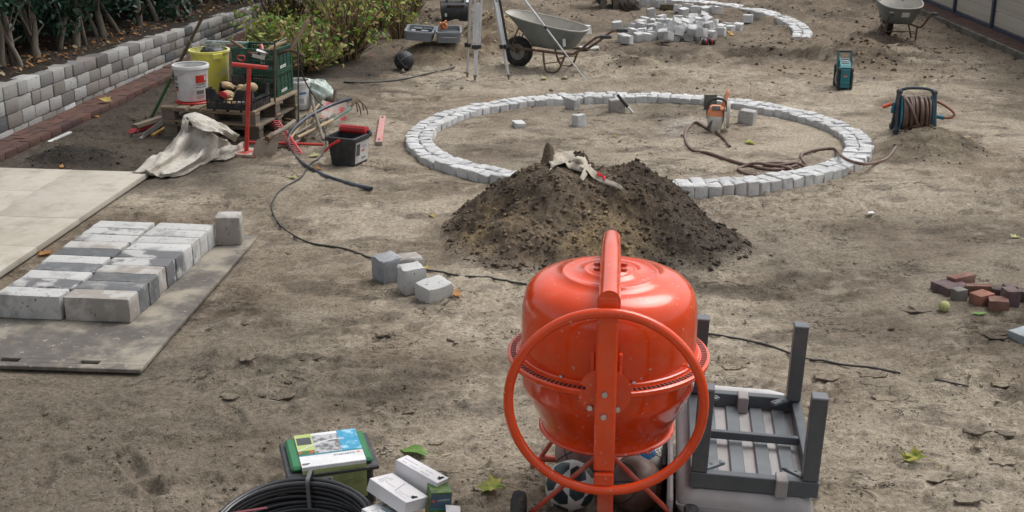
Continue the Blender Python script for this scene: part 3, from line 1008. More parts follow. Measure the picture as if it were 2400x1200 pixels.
# ================================================================ GRANITE COBBLESTONES
GRAN = mat('white granite', (0.78, 0.78, 0.775), c2=(0.56, 0.56, 0.55), scale=11, lo=.46, hi=.72, rough=.85, bump=1.0, bscale=38, bdist=.013, spec=.3, rnd=.13, speck=((0.30, 0.30, 0.30), 0.63, 60), dust=((0.40, 0.37, 0.31), .32, 6))
GRAN_G = mat('grey granite', (0.56, 0.56, 0.545), c2=(0.36, 0.355, 0.34), scale=11, rough=.85, bump=.9, bscale=38, bdist=.010, spec=.3, rnd=.1, speck=((0.18, 0.18, 0.18), 0.61, 75), dust=((0.36, 0.32, 0.26), .5, 8))
cob = [stone_mesh('cobblestone', (1, 1, 1), 0.085, 0.046, 200 + i, 1) for i in range(12)]
for m_ in cob:
    m_.materials.append(GRAN)
cobg = [m_.copy() for m_ in cob[:4]]
for m_ in cobg:
    m_.materials[0] = GRAN_G

def cobble_course(parent, pts, w, hgt, zc, joint=0.007, rg=None):
    """stones of about 11 cm laid along a polyline"""
    acc, i, n = 0.0, 0, 0
    L = [0]
    for a, b in zip(pts, pts[1:]):
        L.append(L[-1] + (b - a).length)
    s = 0.0
    while s < L[-1] - 0.06:
        ln = rg.uniform(0.092, 0.132)
        sc = s + ln / 2
        j = max(k for k in range(len(L)) if L[k] <= sc)
        j = min(j, len(pts) - 2)
        t = (sc - L[j]) / max(1e-6, L[j + 1] - L[j])
        p = pts[j].lerp(pts[j + 1], t)
        d = (pts[j + 1] - pts[j]).normalized()
        o = bpy.data.objects.new('cobblestone', rg.choice(cob))
        COL.objects.link(o)
        o.parent = parent
        pz = zc(p) + rg.uniform(-.007, .007)
        o.location = (p.x + rg.uniform(-.005, .005) - parent.location.x, p.y + rg.uniform(-.005, .005) - parent.location.y, pz)
        o.rotation_euler = (rg.uniform(-.09, .09), rg.uniform(-.07, .07), math.atan2(d.y, d.x) + rg.uniform(-.08, .08) + rg.choice((0, PI)))
        o.scale = (ln - joint, w * rg.uniform(.94, 1.02), hgt)
        s += ln

ring = thing('cobble_ring', 'closed ring of white granite cobblestones laid in two courses', 'cobble ring', (RING_C.x, RING_C.y, 0))
rg = random.Random(31)
for off in (-0.062, 0.062):
    pts = []
    for k in range(97):
        a = 2 * PI * k / 96 + 0.3
        pts.append(Vector((RING_C.x + (RING_RX + off) * math.cos(a), RING_C.y + (RING_RY + off) * math.sin(a), 0)))
    cobble_course(ring, pts, 0.118, 0.125, lambda p: -.016 + .042 * (1 - min(1, max(0, (p.y - 9.4) / 1.1))) + .008 * min(1, max(0, (p.y - 11.5) / 1.4)), rg=rg)
arc = thing('cobble_arc', 'unfinished double arc of white cobblestones at the far end of the plot', 'cobble arc', (3.8, 18.4, 0))
ap = spline([Vector(p) for p in ((3.86, 16.75, 0), (4.0, 17.3, 0), (4.05, 18.0, 0), (3.97, 18.8, 0), (3.72, 19.6, 0), (3.2, 20.3, 0), (2.5, 20.72, 0), (1.9, 20.8, 0))], 10)
for off in (-0.065, 0.065):
    pts = []
    for i, p in enumerate(ap):
        d = (ap[min(i + 1, len(ap) - 1)] - ap[max(i - 1, 0)]).normalized()
        pts.append(p + Vector((-d.y, d.x, 0)) * off)
    cobble_course(arc, pts, 0.120, 0.12, lambda p: .03, rg=rg)

def loose(px, py, lab, group, z=None, size=None, mesh=None, up=0.0):
    o = bpy.data.objects.new('cobblestone', mesh or rg.choice(cob))
    COL.objects.link(o)
    s = size or (rg.uniform(.115, .145), rg.uniform(.105, .135), rg.uniform(.105, .13))
    p = G(px, py, 0.05 + up)
    o.location = (p.x, p.y, s[2] * .47 + up + (ground_h(p.x, p.y) if up == 0 else 0.0))
    t = .12 if up == 0 else .6
    o.rotation_euler = (rg.uniform(-t, t), rg.uniform(-t, t), rg.uniform(0, PI))
    o.scale = s
    tag(o, lab, 'cobblestone', group)
    return o

ZC = lambda x, y: (1400 + x / 4.615, y / 4.615)
HL = 'rough white granite cobblestone tumbled in the loose heap inside the far arc'
HG = 'loose cobblestones heaped inside the far arc'
front = [(460, 445), (530, 420), (585, 410), (600, 370), (690, 400), (740, 440), (820, 420), (880, 375), (940, 385), (1005, 410), (1110, 412), (1215, 410), (1190, 360), (1240, 345),
         (1300, 345), (1345, 360), (440, 385), (490, 365), (385, 285), (430, 282), (375, 375), (320, 350), (480, 300), (560, 300), (500, 235), (615, 255), (1425, 310), (1395, 290), (1270, 275)]
upper = [(640, 300), (700, 320), (690, 250), (760, 250), (800, 310), (850, 270), (880, 220), (930, 265), (970, 225), (1010, 250), (1060, 215), (1140, 250), (1090, 225), (950, 315), (1040, 305),
         (1120, 285), (1200, 290), (690, 200), (780, 350), (850, 350), (910, 335), (1030, 345), (1110, 360), (1140, 180), (1190, 225), (720, 385), (760, 395)]
under = [(660, 330), (720, 330), (790, 330), (860, 320), (920, 330), (990, 330), (1050, 330), (1120, 330), (1180, 310), (700, 280), (770, 270), (850, 280), (920, 290), (1000, 280), (1080, 270), (1150, 270)]
def relax(pts, up, dmin, seed):
    rx = random.Random(seed)
    P = [G(*ZC(*q), 0.05 + up) for q in pts]
    P = [[p.x + rx.uniform(-.02, .02), p.y + rx.uniform(-.02, .02)] for p in P]
    for _ in range(40):
        for i in range(len(P)):
            for j in range(i):
                dx, dy = P[i][0] - P[j][0], P[i][1] - P[j][1]
                d = math.hypot(dx, dy) + 1e-6
                if d < dmin:
                    k = (dmin - d) / d * .25
                    P[i][0] += dx * k; P[i][1] += dy * k; P[j][0] -= dx * k; P[j][1] -= dy * k
    return P
def heap_stone(x, y, up):
    o = bpy.data.objects.new('cobblestone', rg.choice(cob))
    COL.objects.link(o)
    s = (rg.uniform(.105, .135), rg.uniform(.10, .125), rg.uniform(.10, .12))
    o.location = (x, y, s[2] * .47 + up + (ground_h(x, y) if up == 0 else rg.uniform(-.01, .02)))
    t = .15 if up == 0 else .5
    o.rotation_euler = (rg.uniform(-t, t), rg.uniform(-t, t), rg.uniform(0, PI))
    o.scale = s
    tag(o, HL, 'cobblestone', HG)
for x, y in relax(front + [(q[0], q[1] + 30) for q in under], 0, .150, 1):
    heap_stone(x, y, 0)
for x, y in relax(upper, .095, .140, 2):
    heap_stone(x, y, .095 if abs(x - 2.05) < .75 else 0)
AG = 'loose cobblestones along the far arc'
arcn = 0
for q in ((640, 45), (700, 62), (865, 110), (935, 135), (980, 80), (1070, 100), (1165, 112), (1240, 108), (1290, 120)):
    arcn += 1
    loose(*ZC(*q), f'white granite cobblestone lying loose along the far arc, {ORD[arcn - 1]} from the kneeling person', AG)
loose(*ZC(580, 205), 'stained grey cobblestone standing upright at the back of the loose heap', 'single loose cobblestones', size=(.12, .12, .2), mesh=cobg[0])
loose(*ZC(212, 292), 'single white cobblestone left of the heap above the wheelbarrow grip', 'single loose cobblestones')
loose(*ZC(282, 440), 'hinder of two touching cobblestones at the front left of the heap', 'single loose cobblestones')
loose(*ZC(318, 480), 'nearer of two touching cobblestones at the front left of the heap', 'single loose cobblestones')
loose(*ZC(1522, 300), 'white cobblestone stacked at the right end of the heap', 'single loose cobblestones')
loose(*ZC(1625, 225), 'bigger of two cobblestones touching the arc right of the heap', 'single loose cobblestones', size=(.15, .12, .115))
loose(*ZC(1735, 205), 'faceted grey cobblestone nearest to the far arc', 'single loose cobblestones', mesh=cobg[1])
loose(*ZC(502, 35), 'white cobblestone standing right of the kneeling person', 'single loose cobblestones', size=(.11, .11, .13))
loose(1371, 71, 'lone white cobblestone behind the rim of the wheelbarrow tray', 'single loose cobblestones')
S1 = 'stones lying inside the laid ring'
loose(1342, 243, 'grey cobblestone inside the ring, the farthest left of three', S1, size=(.115, .11, .105), mesh=cobg[2])
loose(1357, 281, 'white cobblestone on end in the middle of the ring', S1, size=(.105, .1, .115))
loose(1216, 284, 'flat white stone chip nearest the left side of the ring', S1, size=(.13, .10, .05))
o = obj('concrete_block', stone_mesh('concrete_block', (.155, .13, .135), .012, .004, 171, 2), BLK_B)
p = G(1445, 262)
o.location = (p.x, p.y, .062); o.rotation_euler = (0, 0, R(8))
tag(o, 'brownish block inside the ring with a chisel leaning on it', 'concrete block', S1)
mb = MB()
loose(1752, 276, 'pointed broken granite stone right of the cutting saw', S1, size=(.15, .12, .13), mesh=cobg[3])
ob = bpy.data.objects['cobblestone'] if False else None
# brown fieldstone among the cobbles of the arc
fs = stone_mesh('fieldstone', (.20, .15, .11), .035, .012, 77, 1)
o = obj('fieldstone', fs, mat('fieldstone brown', (0.13, 0.105, 0.06), c2=(.07, .055, .035), scale=9, rough=.95, bump=.8, bscale=30, bdist=.01))
p = G(1562, 25)
o.location = (p.x, p.y, .05)
tag(o, 'mossy brown fieldstone among the white cobblestones of the far arc', 'stone')
# scattered red bricks at the right
BR = [(2229, 681, (.19, .15, .062), 30, 'purple', 'flat purple brick, the largest of the scattered bricks'),
      (2254, 668, (.19, .07, .062), 30, 'red', 'brownish red brick lying tight behind the purple brick'),
      (2249, 703, (.07, .075, .075), 15, 'grey', 'grey brick fragment nearest to the tennis ball'),
      (2294, 693, (.15, .045, .07), -12, 'red', 'long red brick on edge at the back of the scattered bricks'),
      (2303, 711, (.11, .10, .07), 25, 'bright', 'bright red half brick in the middle of the scattered bricks'),
      (2341, 724, (.11, .12, .065), -15, 'red', 'red-brown half brick right of the bright red one'),
      (2332, 694, (.14, .05, .055), -25, 'dark', 'dark mossy brick lying behind the half bricks'),
      (2368, 716, (.085, .09, .10), 8, 'purple', 'purple broken brick standing with a sandy face'),
      (2366, 700, (.075, .06, .09), 5, 'purple', 'small purple brick piece standing behind the sandy one'),
      (2392, 703, (.16, .07, .07), -32, 'dark', 'purple-brown brick at the right edge of the photo')]
bc = {'purple': (0.13, 0.085, 0.088), 'red': (0.20, 0.095, 0.072), 'grey': (0.19, 0.17, 0.155), 'bright': (0.30, 0.125, 0.085), 'dark': (0.10, 0.075, 0.065)}
for i, (px, py, d, rz, c, lab) in enumerate(BR):
    m_ = mat('brick ' + c, bc[c], c2=tuple(x * .7 for x in bc[c]), scale=14, rough=.9, bump=.4, bscale=60, dust=((.24, .2, .15), .5, 9))
    o = obj('brick', stone_mesh('brick', d, .004, .0022, 400 + i, 1), m_)
    p = G(px, py)
    o.location = (p.x, p.y + .02, d[2] / 2 + ground_h(p.x, p.y) - .004)
    o.rotation_euler = (wr.uniform(-.06, .06), wr.uniform(-.06, .06), R(rz))
    tag(o, lab, 'brick', 'bricks scattered on the sand')
o = obj('stone_offcut', stone_mesh('stone_offcut', (.13, .16, .05), .004, .002, 480, 1), mat('bluestone', (.30, .34, .35), c2=(.22, .25, .26), scale=10, rough=.8))
p = G(2398, 798)
o.location = (p.x + .02, p.y, .022); o.rotation_euler = (0, 0, R(30))
tag(o, 'pale blue-grey stone offcut cut off by the right edge', 'stone')
# ================================================================ ORANGE MIXER
ORANGE = mat('orange enamel', (0.72, 0.058, 0.005), scale=3, rough=.19, bump=.02, bscale=20, coat=.5, spec=.35, dust=((0.55, 0.21, 0.13), .24, 13), speck=((0.50, 0.38, 0.32), .660, 44))
REDP = mat('dusty red enamel', (0.42, 0.055, 0.030), scale=4, rough=.45, bump=.04, dust=((0.40, 0.26, 0.20), .6, 12), speck=((0.30, 0.22, 0.17), .68, 60))
STEEL = mat('zinc steel', (0.55, 0.55, 0.55), scale=6, rough=.35, metal=.9, bump=.03)
RUBBER = mat('black rubber', (0.022, 0.022, 0.023), scale=5, rough=.75, bump=.15, bscale=80, dust=((0.20, 0.175, 0.145), .65, 9))
DARKHOLE = mat('dark inside', (0.01, 0.01, 0.01), rough=.9, bump=0)
mx = thing('concrete_mixer', 'glossy orange concrete mixer with its drum turned upside down', 'concrete mixer', (0.385, 4.61, 0), (0, 0, -R(4.9)))
UP = .030
prof = [(.001, 1.052), (.078, 1.052), (.083, 1.047), (.092, 1.046), (.097, 1.049), (.103, 1.048), (.108, 1.040), (.150, 1.037), (.176, 1.035), (.181, 1.039), (.188, 1.038), (.192, 1.030),
        (.235, 1.022), (.270, 1.012), (.297, .998), (.318, .978), (.333, .952), (.342, .920), (.346, .880), (.347, .80), (.346, .715)]
obj('drum', MB().lathe(prof, 96), ORANGE, mx, 60, loc=(0, 0, UP))
obj('lower_drum', MB().lathe([(.346, .700), (.346, .585), (.344, .572), (.338, .560), (.280, .440), (.272, .428), (.266, .395), (.264, .380), (.250, .380), (.255, .43), (.33, .575), (.33, .70)], 96), ORANGE, mx, 45, loc=(0, 0, UP))
rim = [(.262 + .014 * math.cos(a), .375 + .010 * math.sin(a)) for a in np.linspace(0, 2 * PI, 11)]
obj('drum_lip', MB().lathe(rim, 80), ORANGE, mx, 80, loc=(0, 0, UP))
# toothed ring
gr = MB().lathe([(.346, .715), (.356, .719), (.362, .716), (.364, .705), (.396, .703), (.402, .699), (.402, .684), (.396, .678), (.390, .684), (.364, .690), (.352, .690), (.346, .700)], 96)
obj('ring_gear', gr, ORANGE, mx, 40, loc=(0, 0, UP))
tt = MB()
for k in range(128):
    a = 2 * PI * k / 128
    tt.box((.380 * math.cos(a), .380 * math.sin(a), .7035 + UP), (.022, .0080, .007), rotz(a), b=.001)
t_ = obj('gear_tooth', tt, REDP, mx); t_['kind'] = 'stuff'
hh_ = MB()
for k in range(128):
    a = 2 * PI * (k + .5) / 128
    hh_.box((.380 * math.cos(a), .380 * math.sin(a), .7042 + UP), (.021, .0085, .003), rotz(a))
t_ = obj('tooth_gap', hh_, DARKHOLE, mx); t_['kind'] = 'stuff'
bolt = MB().lathe([(.0001, .008), (.006, .008), (.008, .005), (.008, 0)], 6, cap0=False).mesh('bolt', 30); bolt.materials.append(STEEL)
for k in range(8):
    a = 2 * PI * (k + .35) / 8
    obj('bolt', bolt, None, mx, loc=(.357 * math.cos(a), .357 * math.sin(a), .718 + UP))
hb = MB().lathe([(.0001, .012), (.010, .012), (.012, .009), (.012, 0)], 6).mesh('hub_bolt', 30); hb.materials.append(REDP)
for k in range(6):
    a = 2 * PI * (k + .5) / 6
    obj('hub_bolt', hb, None, mx, loc=(.062 * math.cos(a), .062 * math.sin(a), 1.050 + UP))
obj('hub', MB().lathe([(.026, 1.054), (.026, 1.085)], 24), ORANGE, mx)
# yoke: crossbar over the drum, arms in front and behind
cb = MB()
pts = [(0, -.385, 1.108)] + [(0, y, 1.108) for y in np.linspace(-.36, .28, 4)] + [(0, .303, 1.106), (0, .316, 1.097)]
cb.tube(pts, [.040, .040, .040, .040, .040, .036, .022], 28)
obj('crossbar', cb, ORANGE, mx, 50)
fa = MB()
fa.box((-.004, -.424, .775), (.078, .032, .70), b=.007)
fa.box((.031, -.405, .90), (.006, .05, .36), b=.002)
fa.box((-.039, -.405, .90), (.006, .05, .36), b=.002)
obj('front_arm', fa, ORANGE, mx)
cap = MB()
n = 20
front = [(-.041, -.437, 1.050)] + [(.041 * math.cos(a), -.437, 1.108 + .041 * math.sin(a)) for a in np.linspace(PI, 0, n)] + [(.041, -.437, 1.050)]
back = [(x, -.384, z) for x, y, z in front]
cap.loft([front, back])
obj('arm_end', cap, ORANGE, mx, 30)
for sx in (-1, 1):
    gs = MB().box((sx * .050 - .004, -.393, .825), (.016, .02, .13), b=.005)
    obj('gusset', gs, ORANGE, mx)
obj('rear_arm', MB().box((0, .424, .70), (.078, .03, .66), b=.006), ORANGE, mx)
# locking disc with notches
dv = []
for k in range(48):
    a = 2 * PI * k / 48
    r_ = .098 if k not in (10, 11, 22, 23, 37, 38) else .072
    dv.append((r_ * math.cos(a), r_ * math.sin(a)))
ld = MB().loft([[(x - .008, -.4225, .735 + z) for x, z in dv], [(x - .008, -.429, .735 + z) for x, z in dv]])
ld = MB().loft([[(x - .008, -.4075, .735 + z) for x, z in dv], [(x - .008, -.4035, .735 + z) for x, z in dv]])
obj('locking_disc', ld, ORANGE, mx, 30)
bb = MB().lathe([(.0001, .012), (.010, .012), (.012, .007), (.012, 0)], 16).mesh('arm_bolt', 30); bb.materials.append(STEEL)
for (x, z) in ((-.008, .745), (-.010, .655)):
    obj('arm_bolt', bb, None, mx, loc=(x, -.4405, z), rot=(PI / 2, 0, 0))
for (x, z) in ((-.062, .675), (.040, .672)):
    obj('arm_bolt', bb, None, mx, loc=(x, -.4078, z), rot=(PI / 2, .4, 0))
# hand wheel
hw = MB()
hw.tube([(-.004 + .357 * math.cos(a), -.459, .715 + .357 * math.sin(a)) for a in np.linspace(0, 2 * PI, 81)[:-1]], .0185, 14, closed=True)
obj('handwheel', hw, ORANGE, mx, 90)
obj('wheel_hub', MB().box((-.004, -.449, .40), (.072, .02, .05), b=.004), ORANGE, mx)
# stand
FRAMEM = mat('dusty orange frame', (0.50, 0.050, 0.018), scale=4, rough=.4, bump=.04, dust=((0.36, 0.26, 0.21), .6, 10))
obj('front_post', MB().box((.004, -.350, .29), (.062, .05, .56), b=.006), FRAMEM, mx)
obj('pivot_tube', MB().tube([(-.004, -.40, .715), (-.004, -.33, .715)], .03, 14), FRAMEM, mx)
obj('rear_post', MB().box((0, .40, .36), (.055, .05, .70), b=.006), FRAMEM, mx)
for nm, pts in (('base_tube', [(-.30, -.27, .125), (.32, -.27, .125)]), ('base_tube', [(-.30, .36, .045), (.30, .36, .045)]), ('base_tube', [(0, -.30, .12), (0, .40, .06)])):
    obj(nm, MB().tube(pts, .016, 10), REDP, mx)
for sx in (-1, 1):
    obj('strut', MB().tube([(sx * .028, -.325, .43), (sx * .295, -.27, .13)], .010, 8), REDP, mx)
    obj('strut', MB().tube([(sx * .028, .40, .45), (sx * .29, .36, .05)], .010, 8), REDP, mx)
    obj('foot', MB().box((sx * .30, .36, .02), (.06, .06, .04), b=.006), REDP, mx)
    w = obj('wheel', MB().lathe([(.045, -.026), (.092, -.028), (.106, -.022), (.110, -.012), (.110, .012), (.106, .022), (.092, .028), (.045, .026), (.045, -.026)], 40), RUBBER, mx, 40,
            loc=(sx * .338, -.27, .110), rot=(0, PI / 2, 0))
    obj('rim', MB().lathe([(.012, -.018), (.046, -.020), (.046, .020), (.012, .018)], 24, cap0=True, cap1=True), RUBBER, w)
    obj('tread', MB().lathe([(.111, -.009), (.1118, -.004), (.111, .001)], 40), RUBBER, w)
    obj('axle_cap', MB().tube([(sx * .36, -.27, .11), (sx * .385, -.27, .11)], .011, 10), REDP, mx)

# ================================================================ BALLS UNDER THE MIXER
def patch(mb, r, cdir, outline, rings=5, spin=0.0):
    """a flat shape laid on a sphere: outline = [(angle, polar radius)]"""
    c = Vector(cdir).normalized()
    u = c.orthogonal().normalized()
    v = c.cross(u)
    vs, fs = [c * r], []
    n = len(outline)
    for i in range(1, rings + 1):
        for (a, t) in outline:
            tt_ = t * i / rings
            d = u * math.cos(a + spin) + v * math.sin(a + spin)
            vs.append((c * math.cos(tt_) + d * math.sin(tt_)) * r)
    for k in range(n):
        fs.append((0, 1 + k, 1 + (k + 1) % n))
    for i in range(rings - 1):
        for k in range(n):
            l = (k + 1) % n
            fs.append((1 + i * n + k, 1 + (i + 1) * n + k, 1 + (i + 1) * n + l, 1 + i * n + l))
    mb.add(vs, fs)

def poly_outline(pts, per=4):
    """corner list (angle, radius) -> straight-edged outline"""
    out = []
    n = len(pts)
    for i in range(n):
        a0, r0 = pts[i]; a1, r1 = pts[(i + 1) % n]
        p0 = Vector((r0 * math.cos(a0), r0 * math.sin(a0))); p1 = Vector((r1 * math.cos(a1), r1 * math.sin(a1)))
        for k in range(per):
            p = p0.lerp(p1, k / per)
            out.append((math.atan2(p.y, p.x), p.length))
    return out

PHI = (1 + 5 ** .5) / 2
ICO = [Vector(p).normalized() for p in [(0, s1, s2 * PHI) for s1 in (-1, 1) for s2 in (-1, 1)] + [(s1, s2 * PHI, 0) for s1 in (-1, 1) for s2 in (-1, 1)] + [(s2 * PHI, 0, s1) for s1 in (-1, 1) for s2 in (-1, 1)]]
def seam_arc(r, a, b, n=10):
    return [(a.lerp(b, k / n)).normalized() * r for k in range(n + 1)]
STAR = poly_outline([(2 * PI * k / 10, R(35) if k % 2 == 0 else R(15.5)) for k in range(10)], 3)
PENT = poly_outline([(2 * PI * k / 5, R(20)) for k in range(5)], 5)
BALLR = .108
BW = mat('ball white', (0.62, 0.61, 0.57), rough=.4, scale=8, bump=.15, bscale=200, bdist=.001, dust=((0.33, 0.28, 0.22), .5, 9))
BN = mat('ball navy', (0.022, 0.030, 0.040), c2=(0.02, 0.075, 0.085), scale=14, lo=.5, hi=.65, rough=.4, bump=.15, bscale=200, bdist=.001, dust=((0.3, 0.26, 0.2), .3, 9))
BB = mat('ball blue', (0.015, 0.13, 0.30), rough=.4, scale=8, bump=.1, bscale=200, bdist=.001)
SEAM = mat('ball seam', (0.03, 0.03, 0.03), rough=.6, bump=0)
sb = thing('star_football', 'dark football with big white stars lying under the mixer', 'football', (.245, 4.64, .106), (R(-35), R(12), R(10)), 'balls under the mixer')
obj('ball_skin', MB().ball(BALLR, n=40, m=24), BN, sb, 180)
st = MB()
for i, d in enumerate(ICO):
    nb = min((q for q in ICO if q is not d), key=lambda q: (q - d).length)
    c = d; u = c.orthogonal().normalized(); v = c.cross(u)
    t = nb - c * nb.dot(c)
    sp = math.atan2(t.dot(v), t.dot(u))
    s_ = MB(); patch(s_, BALLR * 1.004, d, STAR, 5, sp)
    obj('star', s_, BW, sb, 180, fix=False)
bf = thing('white_football', 'white football with blue panels and black lettering behind the old basketball', 'football', (.585, 4.85, .106), (0, 0, 0), 'balls under the mixer')
obj('ball_skin', MB().ball(BALLR, n=40, m=24), BW, bf, 180)
view = (Vector((0, 0, CAM_H)) - Vector((.585, 4.85, .106))).normalized()
right = Vector((0, 0, 1)).cross(view).normalized(); upv = view.cross(right)
RT = Matrix(((right.x, upv.x, view.x), (right.y, upv.y, view.y), (right.z, upv.z, view.z)))
d0 = (view + upv * .42 + right * .05).normalized()
rot0 = ICO[0].rotation_difference(d0).to_matrix()
dirs = [rot0 @ d for d in ICO]
for i, d in enumerate(dirs):
    nb = min((q for q in dirs if q is not d), key=lambda q: (q - d).length)
    u = d.orthogonal().normalized(); v = d.cross(u); t = nb - d * nb.dot(d)
    s_ = MB(); patch(s_, BALLR * 1.004, d, PENT, 5, math.atan2(t.dot(v), t.dot(u)))
    obj('panel', s_, BB if i in (0, 2, 5, 7, 9, 11) else BW, bf, 180, fix=False)
sm_ = MB()
for i, a in enumerate(dirs):
    for b in dirs[i + 1:]:
        if (a - b).length < 1.2:
            p1, p2 = a.lerp(b, .36).normalized(), a.lerp(b, .64).normalized()
            sm_.tube(seam_arc(BALLR * 1.001, p1, p2, 5), .0012, 5)
obj('seam', sm_, SEAM, bf)
def on_ball(word, size, cdir, upd, r):
    c = Vector(cdir).normalized()
    x_ = Vector(upd).cross(c).normalized(); y_ = c.cross(x_)
    vs, fs = TXT[word]
    out = []
    for p in vs:
        w_ = c + (x_ * p[0] + y_ * p[1]) * size / r
        out.append(w_.normalized() * r)
    return MB().add(out, fs)
INK = mat('black print', (0.015, 0.015, 0.018), rough=.5, bump=0)
obj('lettering', on_ball('YSTAR', .095, view + upv * .55 + right * .62, upv * .75 - right * .5 + view * 0, BALLR * 1.008), INK, bf, 0, fix=False)
lg = MB(); patch(lg, BALLR * 1.008, view + upv * .42 + right * .03, poly_outline([(R(45), R(8)), (R(135), R(8)), (R(225), R(8)), (R(315), R(8))], 3), 3, R(25))
obj('red_badge', lg, mat('badge red', (.50, .035, .02), rough=.4, bump=0), bf, 180, fix=False)
lg = MB(); patch(lg, BALLR * 1.011, view + upv * .42 + right * .03, poly_outline([(R(20), R(4.5)), (R(100), R(2)), (R(190), R(4)), (R(250), R(1.2))], 3), 2, R(25))
obj('badge_figure', lg, BW, bf, 180, fix=False)

def basketball(loc, rot, m, lab, r=.117, seam=None):
    t = thing('basketball', lab, 'basketball', loc, rot, 'basketballs')
    obj('ball_skin', MB().ball(r, n=40, m=24), m, t, 180)
    s = MB()
    for k in range(2):
        s.tube([(r * math.cos(a), r * math.sin(a), 0) if k == 0 else (r * math.cos(a), 0, r * math.sin(a)) for a in np.linspace(0, 2 * PI, 49)[:-1]], .0028, 6, closed=True)
    for sx in (-1, 1):
        c_, q = .5 * r * sx, r * math.sqrt(1 - .25)
        s.tube([(c_ * (1 + .28 * math.cos(2 * a)), 0, 0) if False else Vector((c_ * (1.15 + .45 * math.cos(2 * a)), q * math.cos(a), q * math.sin(a))).normalized() * r for a in np.linspace(0, 2 * PI, 49)[:-1]], .0028, 6, closed=True)
    obj('seam', s, seam or SEAM, t)
    return t
basketball((.512, 4.64, .113), (R(60), R(15), R(20)), mat('worn brown basketball', (0.125, 0.060, 0.045), c2=(.18, .10, .075), scale=7, rough=.5, bump=.5, bscale=260, bdist=.001, dust=((.25, .2, .16), .4, 8)), 'worn brown basketball under the mixer, in front of the white football')
basketball((.305, 4.90, .113), (R(20), R(50), R(0)), mat('faded basketball', (0.25, 0.155, 0.14), c2=(.20, .10, .09), scale=7, rough=.55, bump=.5, bscale=260, bdist=.001, dust=((.3, .25, .2), .4, 8)), 'faded pinkish basketball under the mixer, behind the star football')
basketball((G(948, 165).x, G(948, 165).y, .116), (R(50), R(8), R(70)), mat('black basketball', (0.020, 0.021, 0.024), rough=.6, scale=7, bump=.5, bscale=260, bdist=.001, dust=((.15, .13, .11), .5, 5)), 'black basketball with pale lines on the dark soil by the sand heap', seam=mat('worn pale line', (.22, .22, .22), c2=(.03, .03, .03), scale=9, lo=.4, hi=.6, rough=.7, bump=0))

# ================================================================ UPTURNED STOOL ON CUSHIONS
GREYP = mat('grey aluminium paint', (0.072, 0.082, 0.090), scale=4, rough=.42, bump=.03, dust=((.20, .19, .17), .35, 9))
GREYL = mat('grey slat paint', (0.13, 0.145, 0.155), scale=4, rough=.4, bump=.03, dust=((.30, .28, .26), .3, 9))
FAB = mat('grey cushion cloth', (0.33, 0.305, 0.30), c2=(.26, .24, .24), scale=5, rough=.95, bump=.3, bscale=300, bdist=.002, dust=((.22, .2, .17), .4, 4))
FABW = mat('pale cushion cloth', (0.36, 0.345, 0.34), c2=(.29, .275, .27), scale=4, rough=.95, bump=.25, bscale=300, bdist=.002, dust=((.3, .28, .25), .3, 4))
e1 = Vector((.45, -.055)).normalized()
ST_ROT = math.atan2(e1.y, e1.x)
Z0 = .255
stool = thing('garden_stool', 'grey metal garden stool turned upside down on a cushion, legs in the air', 'stool', (.682, 4.325, .022), (0, R(2.0), ST_ROT))
SW, SD = .492, .79
for (nm, c, d) in (('front_rail', (SW / 2, .02, Z0 + .032), (SW, .04, .066)), ('rear_rail', (SW / 2, SD - .02, Z0 + .032), (SW, .04, .066)),
                   ('side_rail', (.02, SD / 2, Z0 + .030), (.04, SD - .084, .062)), ('side_rail', (SW - .02, SD / 2, Z0 + .030), (.04, SD - .084, .062))):
    obj(nm, MB().box(c, d, b=.003), GREYP, stool)
for (x, y) in ((.034, .034), (SW - .034, .034), (.034, SD - .034), (SW - .034, SD - .034)):
    l = obj('leg', MB().box((0, 0, .172), (.060, .060, .344), b=.003), GREYP, stool, loc=(x, y, Z0 + .066))
    obj('leg_cap', MB().box((0, 0, .348), (.062, .062, .012), b=.003), mat('leg cap grey', (.13, .14, .15), rough=.5, bump=0), l)
    sx, sy = (1 if x < .2 else -1), (1 if y < .3 else -1)
    br = MB()
    br.box((x + sx * .058, y + sy * .040, Z0 + .066), (.030, .095, .012), rotz(-sx * sy * R(48)), b=.001)
    obj('corner_bracket', br, GREYL, stool)
    for q in (.048, .085):
        obj('bracket_bolt', MB().lathe([(.0001, .007), (.008, .006), (.009, 0)], 10), GREYP, stool, loc=(x + sx * q, y + sy * (.02 + q * .4), Z0 + .068))
for x in (.10, .205, .31, .405):
    obj('slat', MB().box((x - .01, SD / 2, Z0 + .004), (.056, SD - .085, .014), b=.003), GREYL, stool)
obj('crossbar', MB().box((SW / 2, SD * .50, Z0 + .042), (SW - .084, .024, .034), b=.002), GREYP, stool)
for (x, y, w_) in ((.24, SD - .05, .10), (.35, .015, .10)):
    obj('strap', MB().box((x, y, Z0 + .036), (.045, w_ * .8, .075), b=.004), FAB, stool)
cu = thing('seat_cushion', 'pale grey seat cushion squeezed under the upturned stool', 'cushion', (.682, 4.325, .020), (0, R(2.0), ST_ROT))
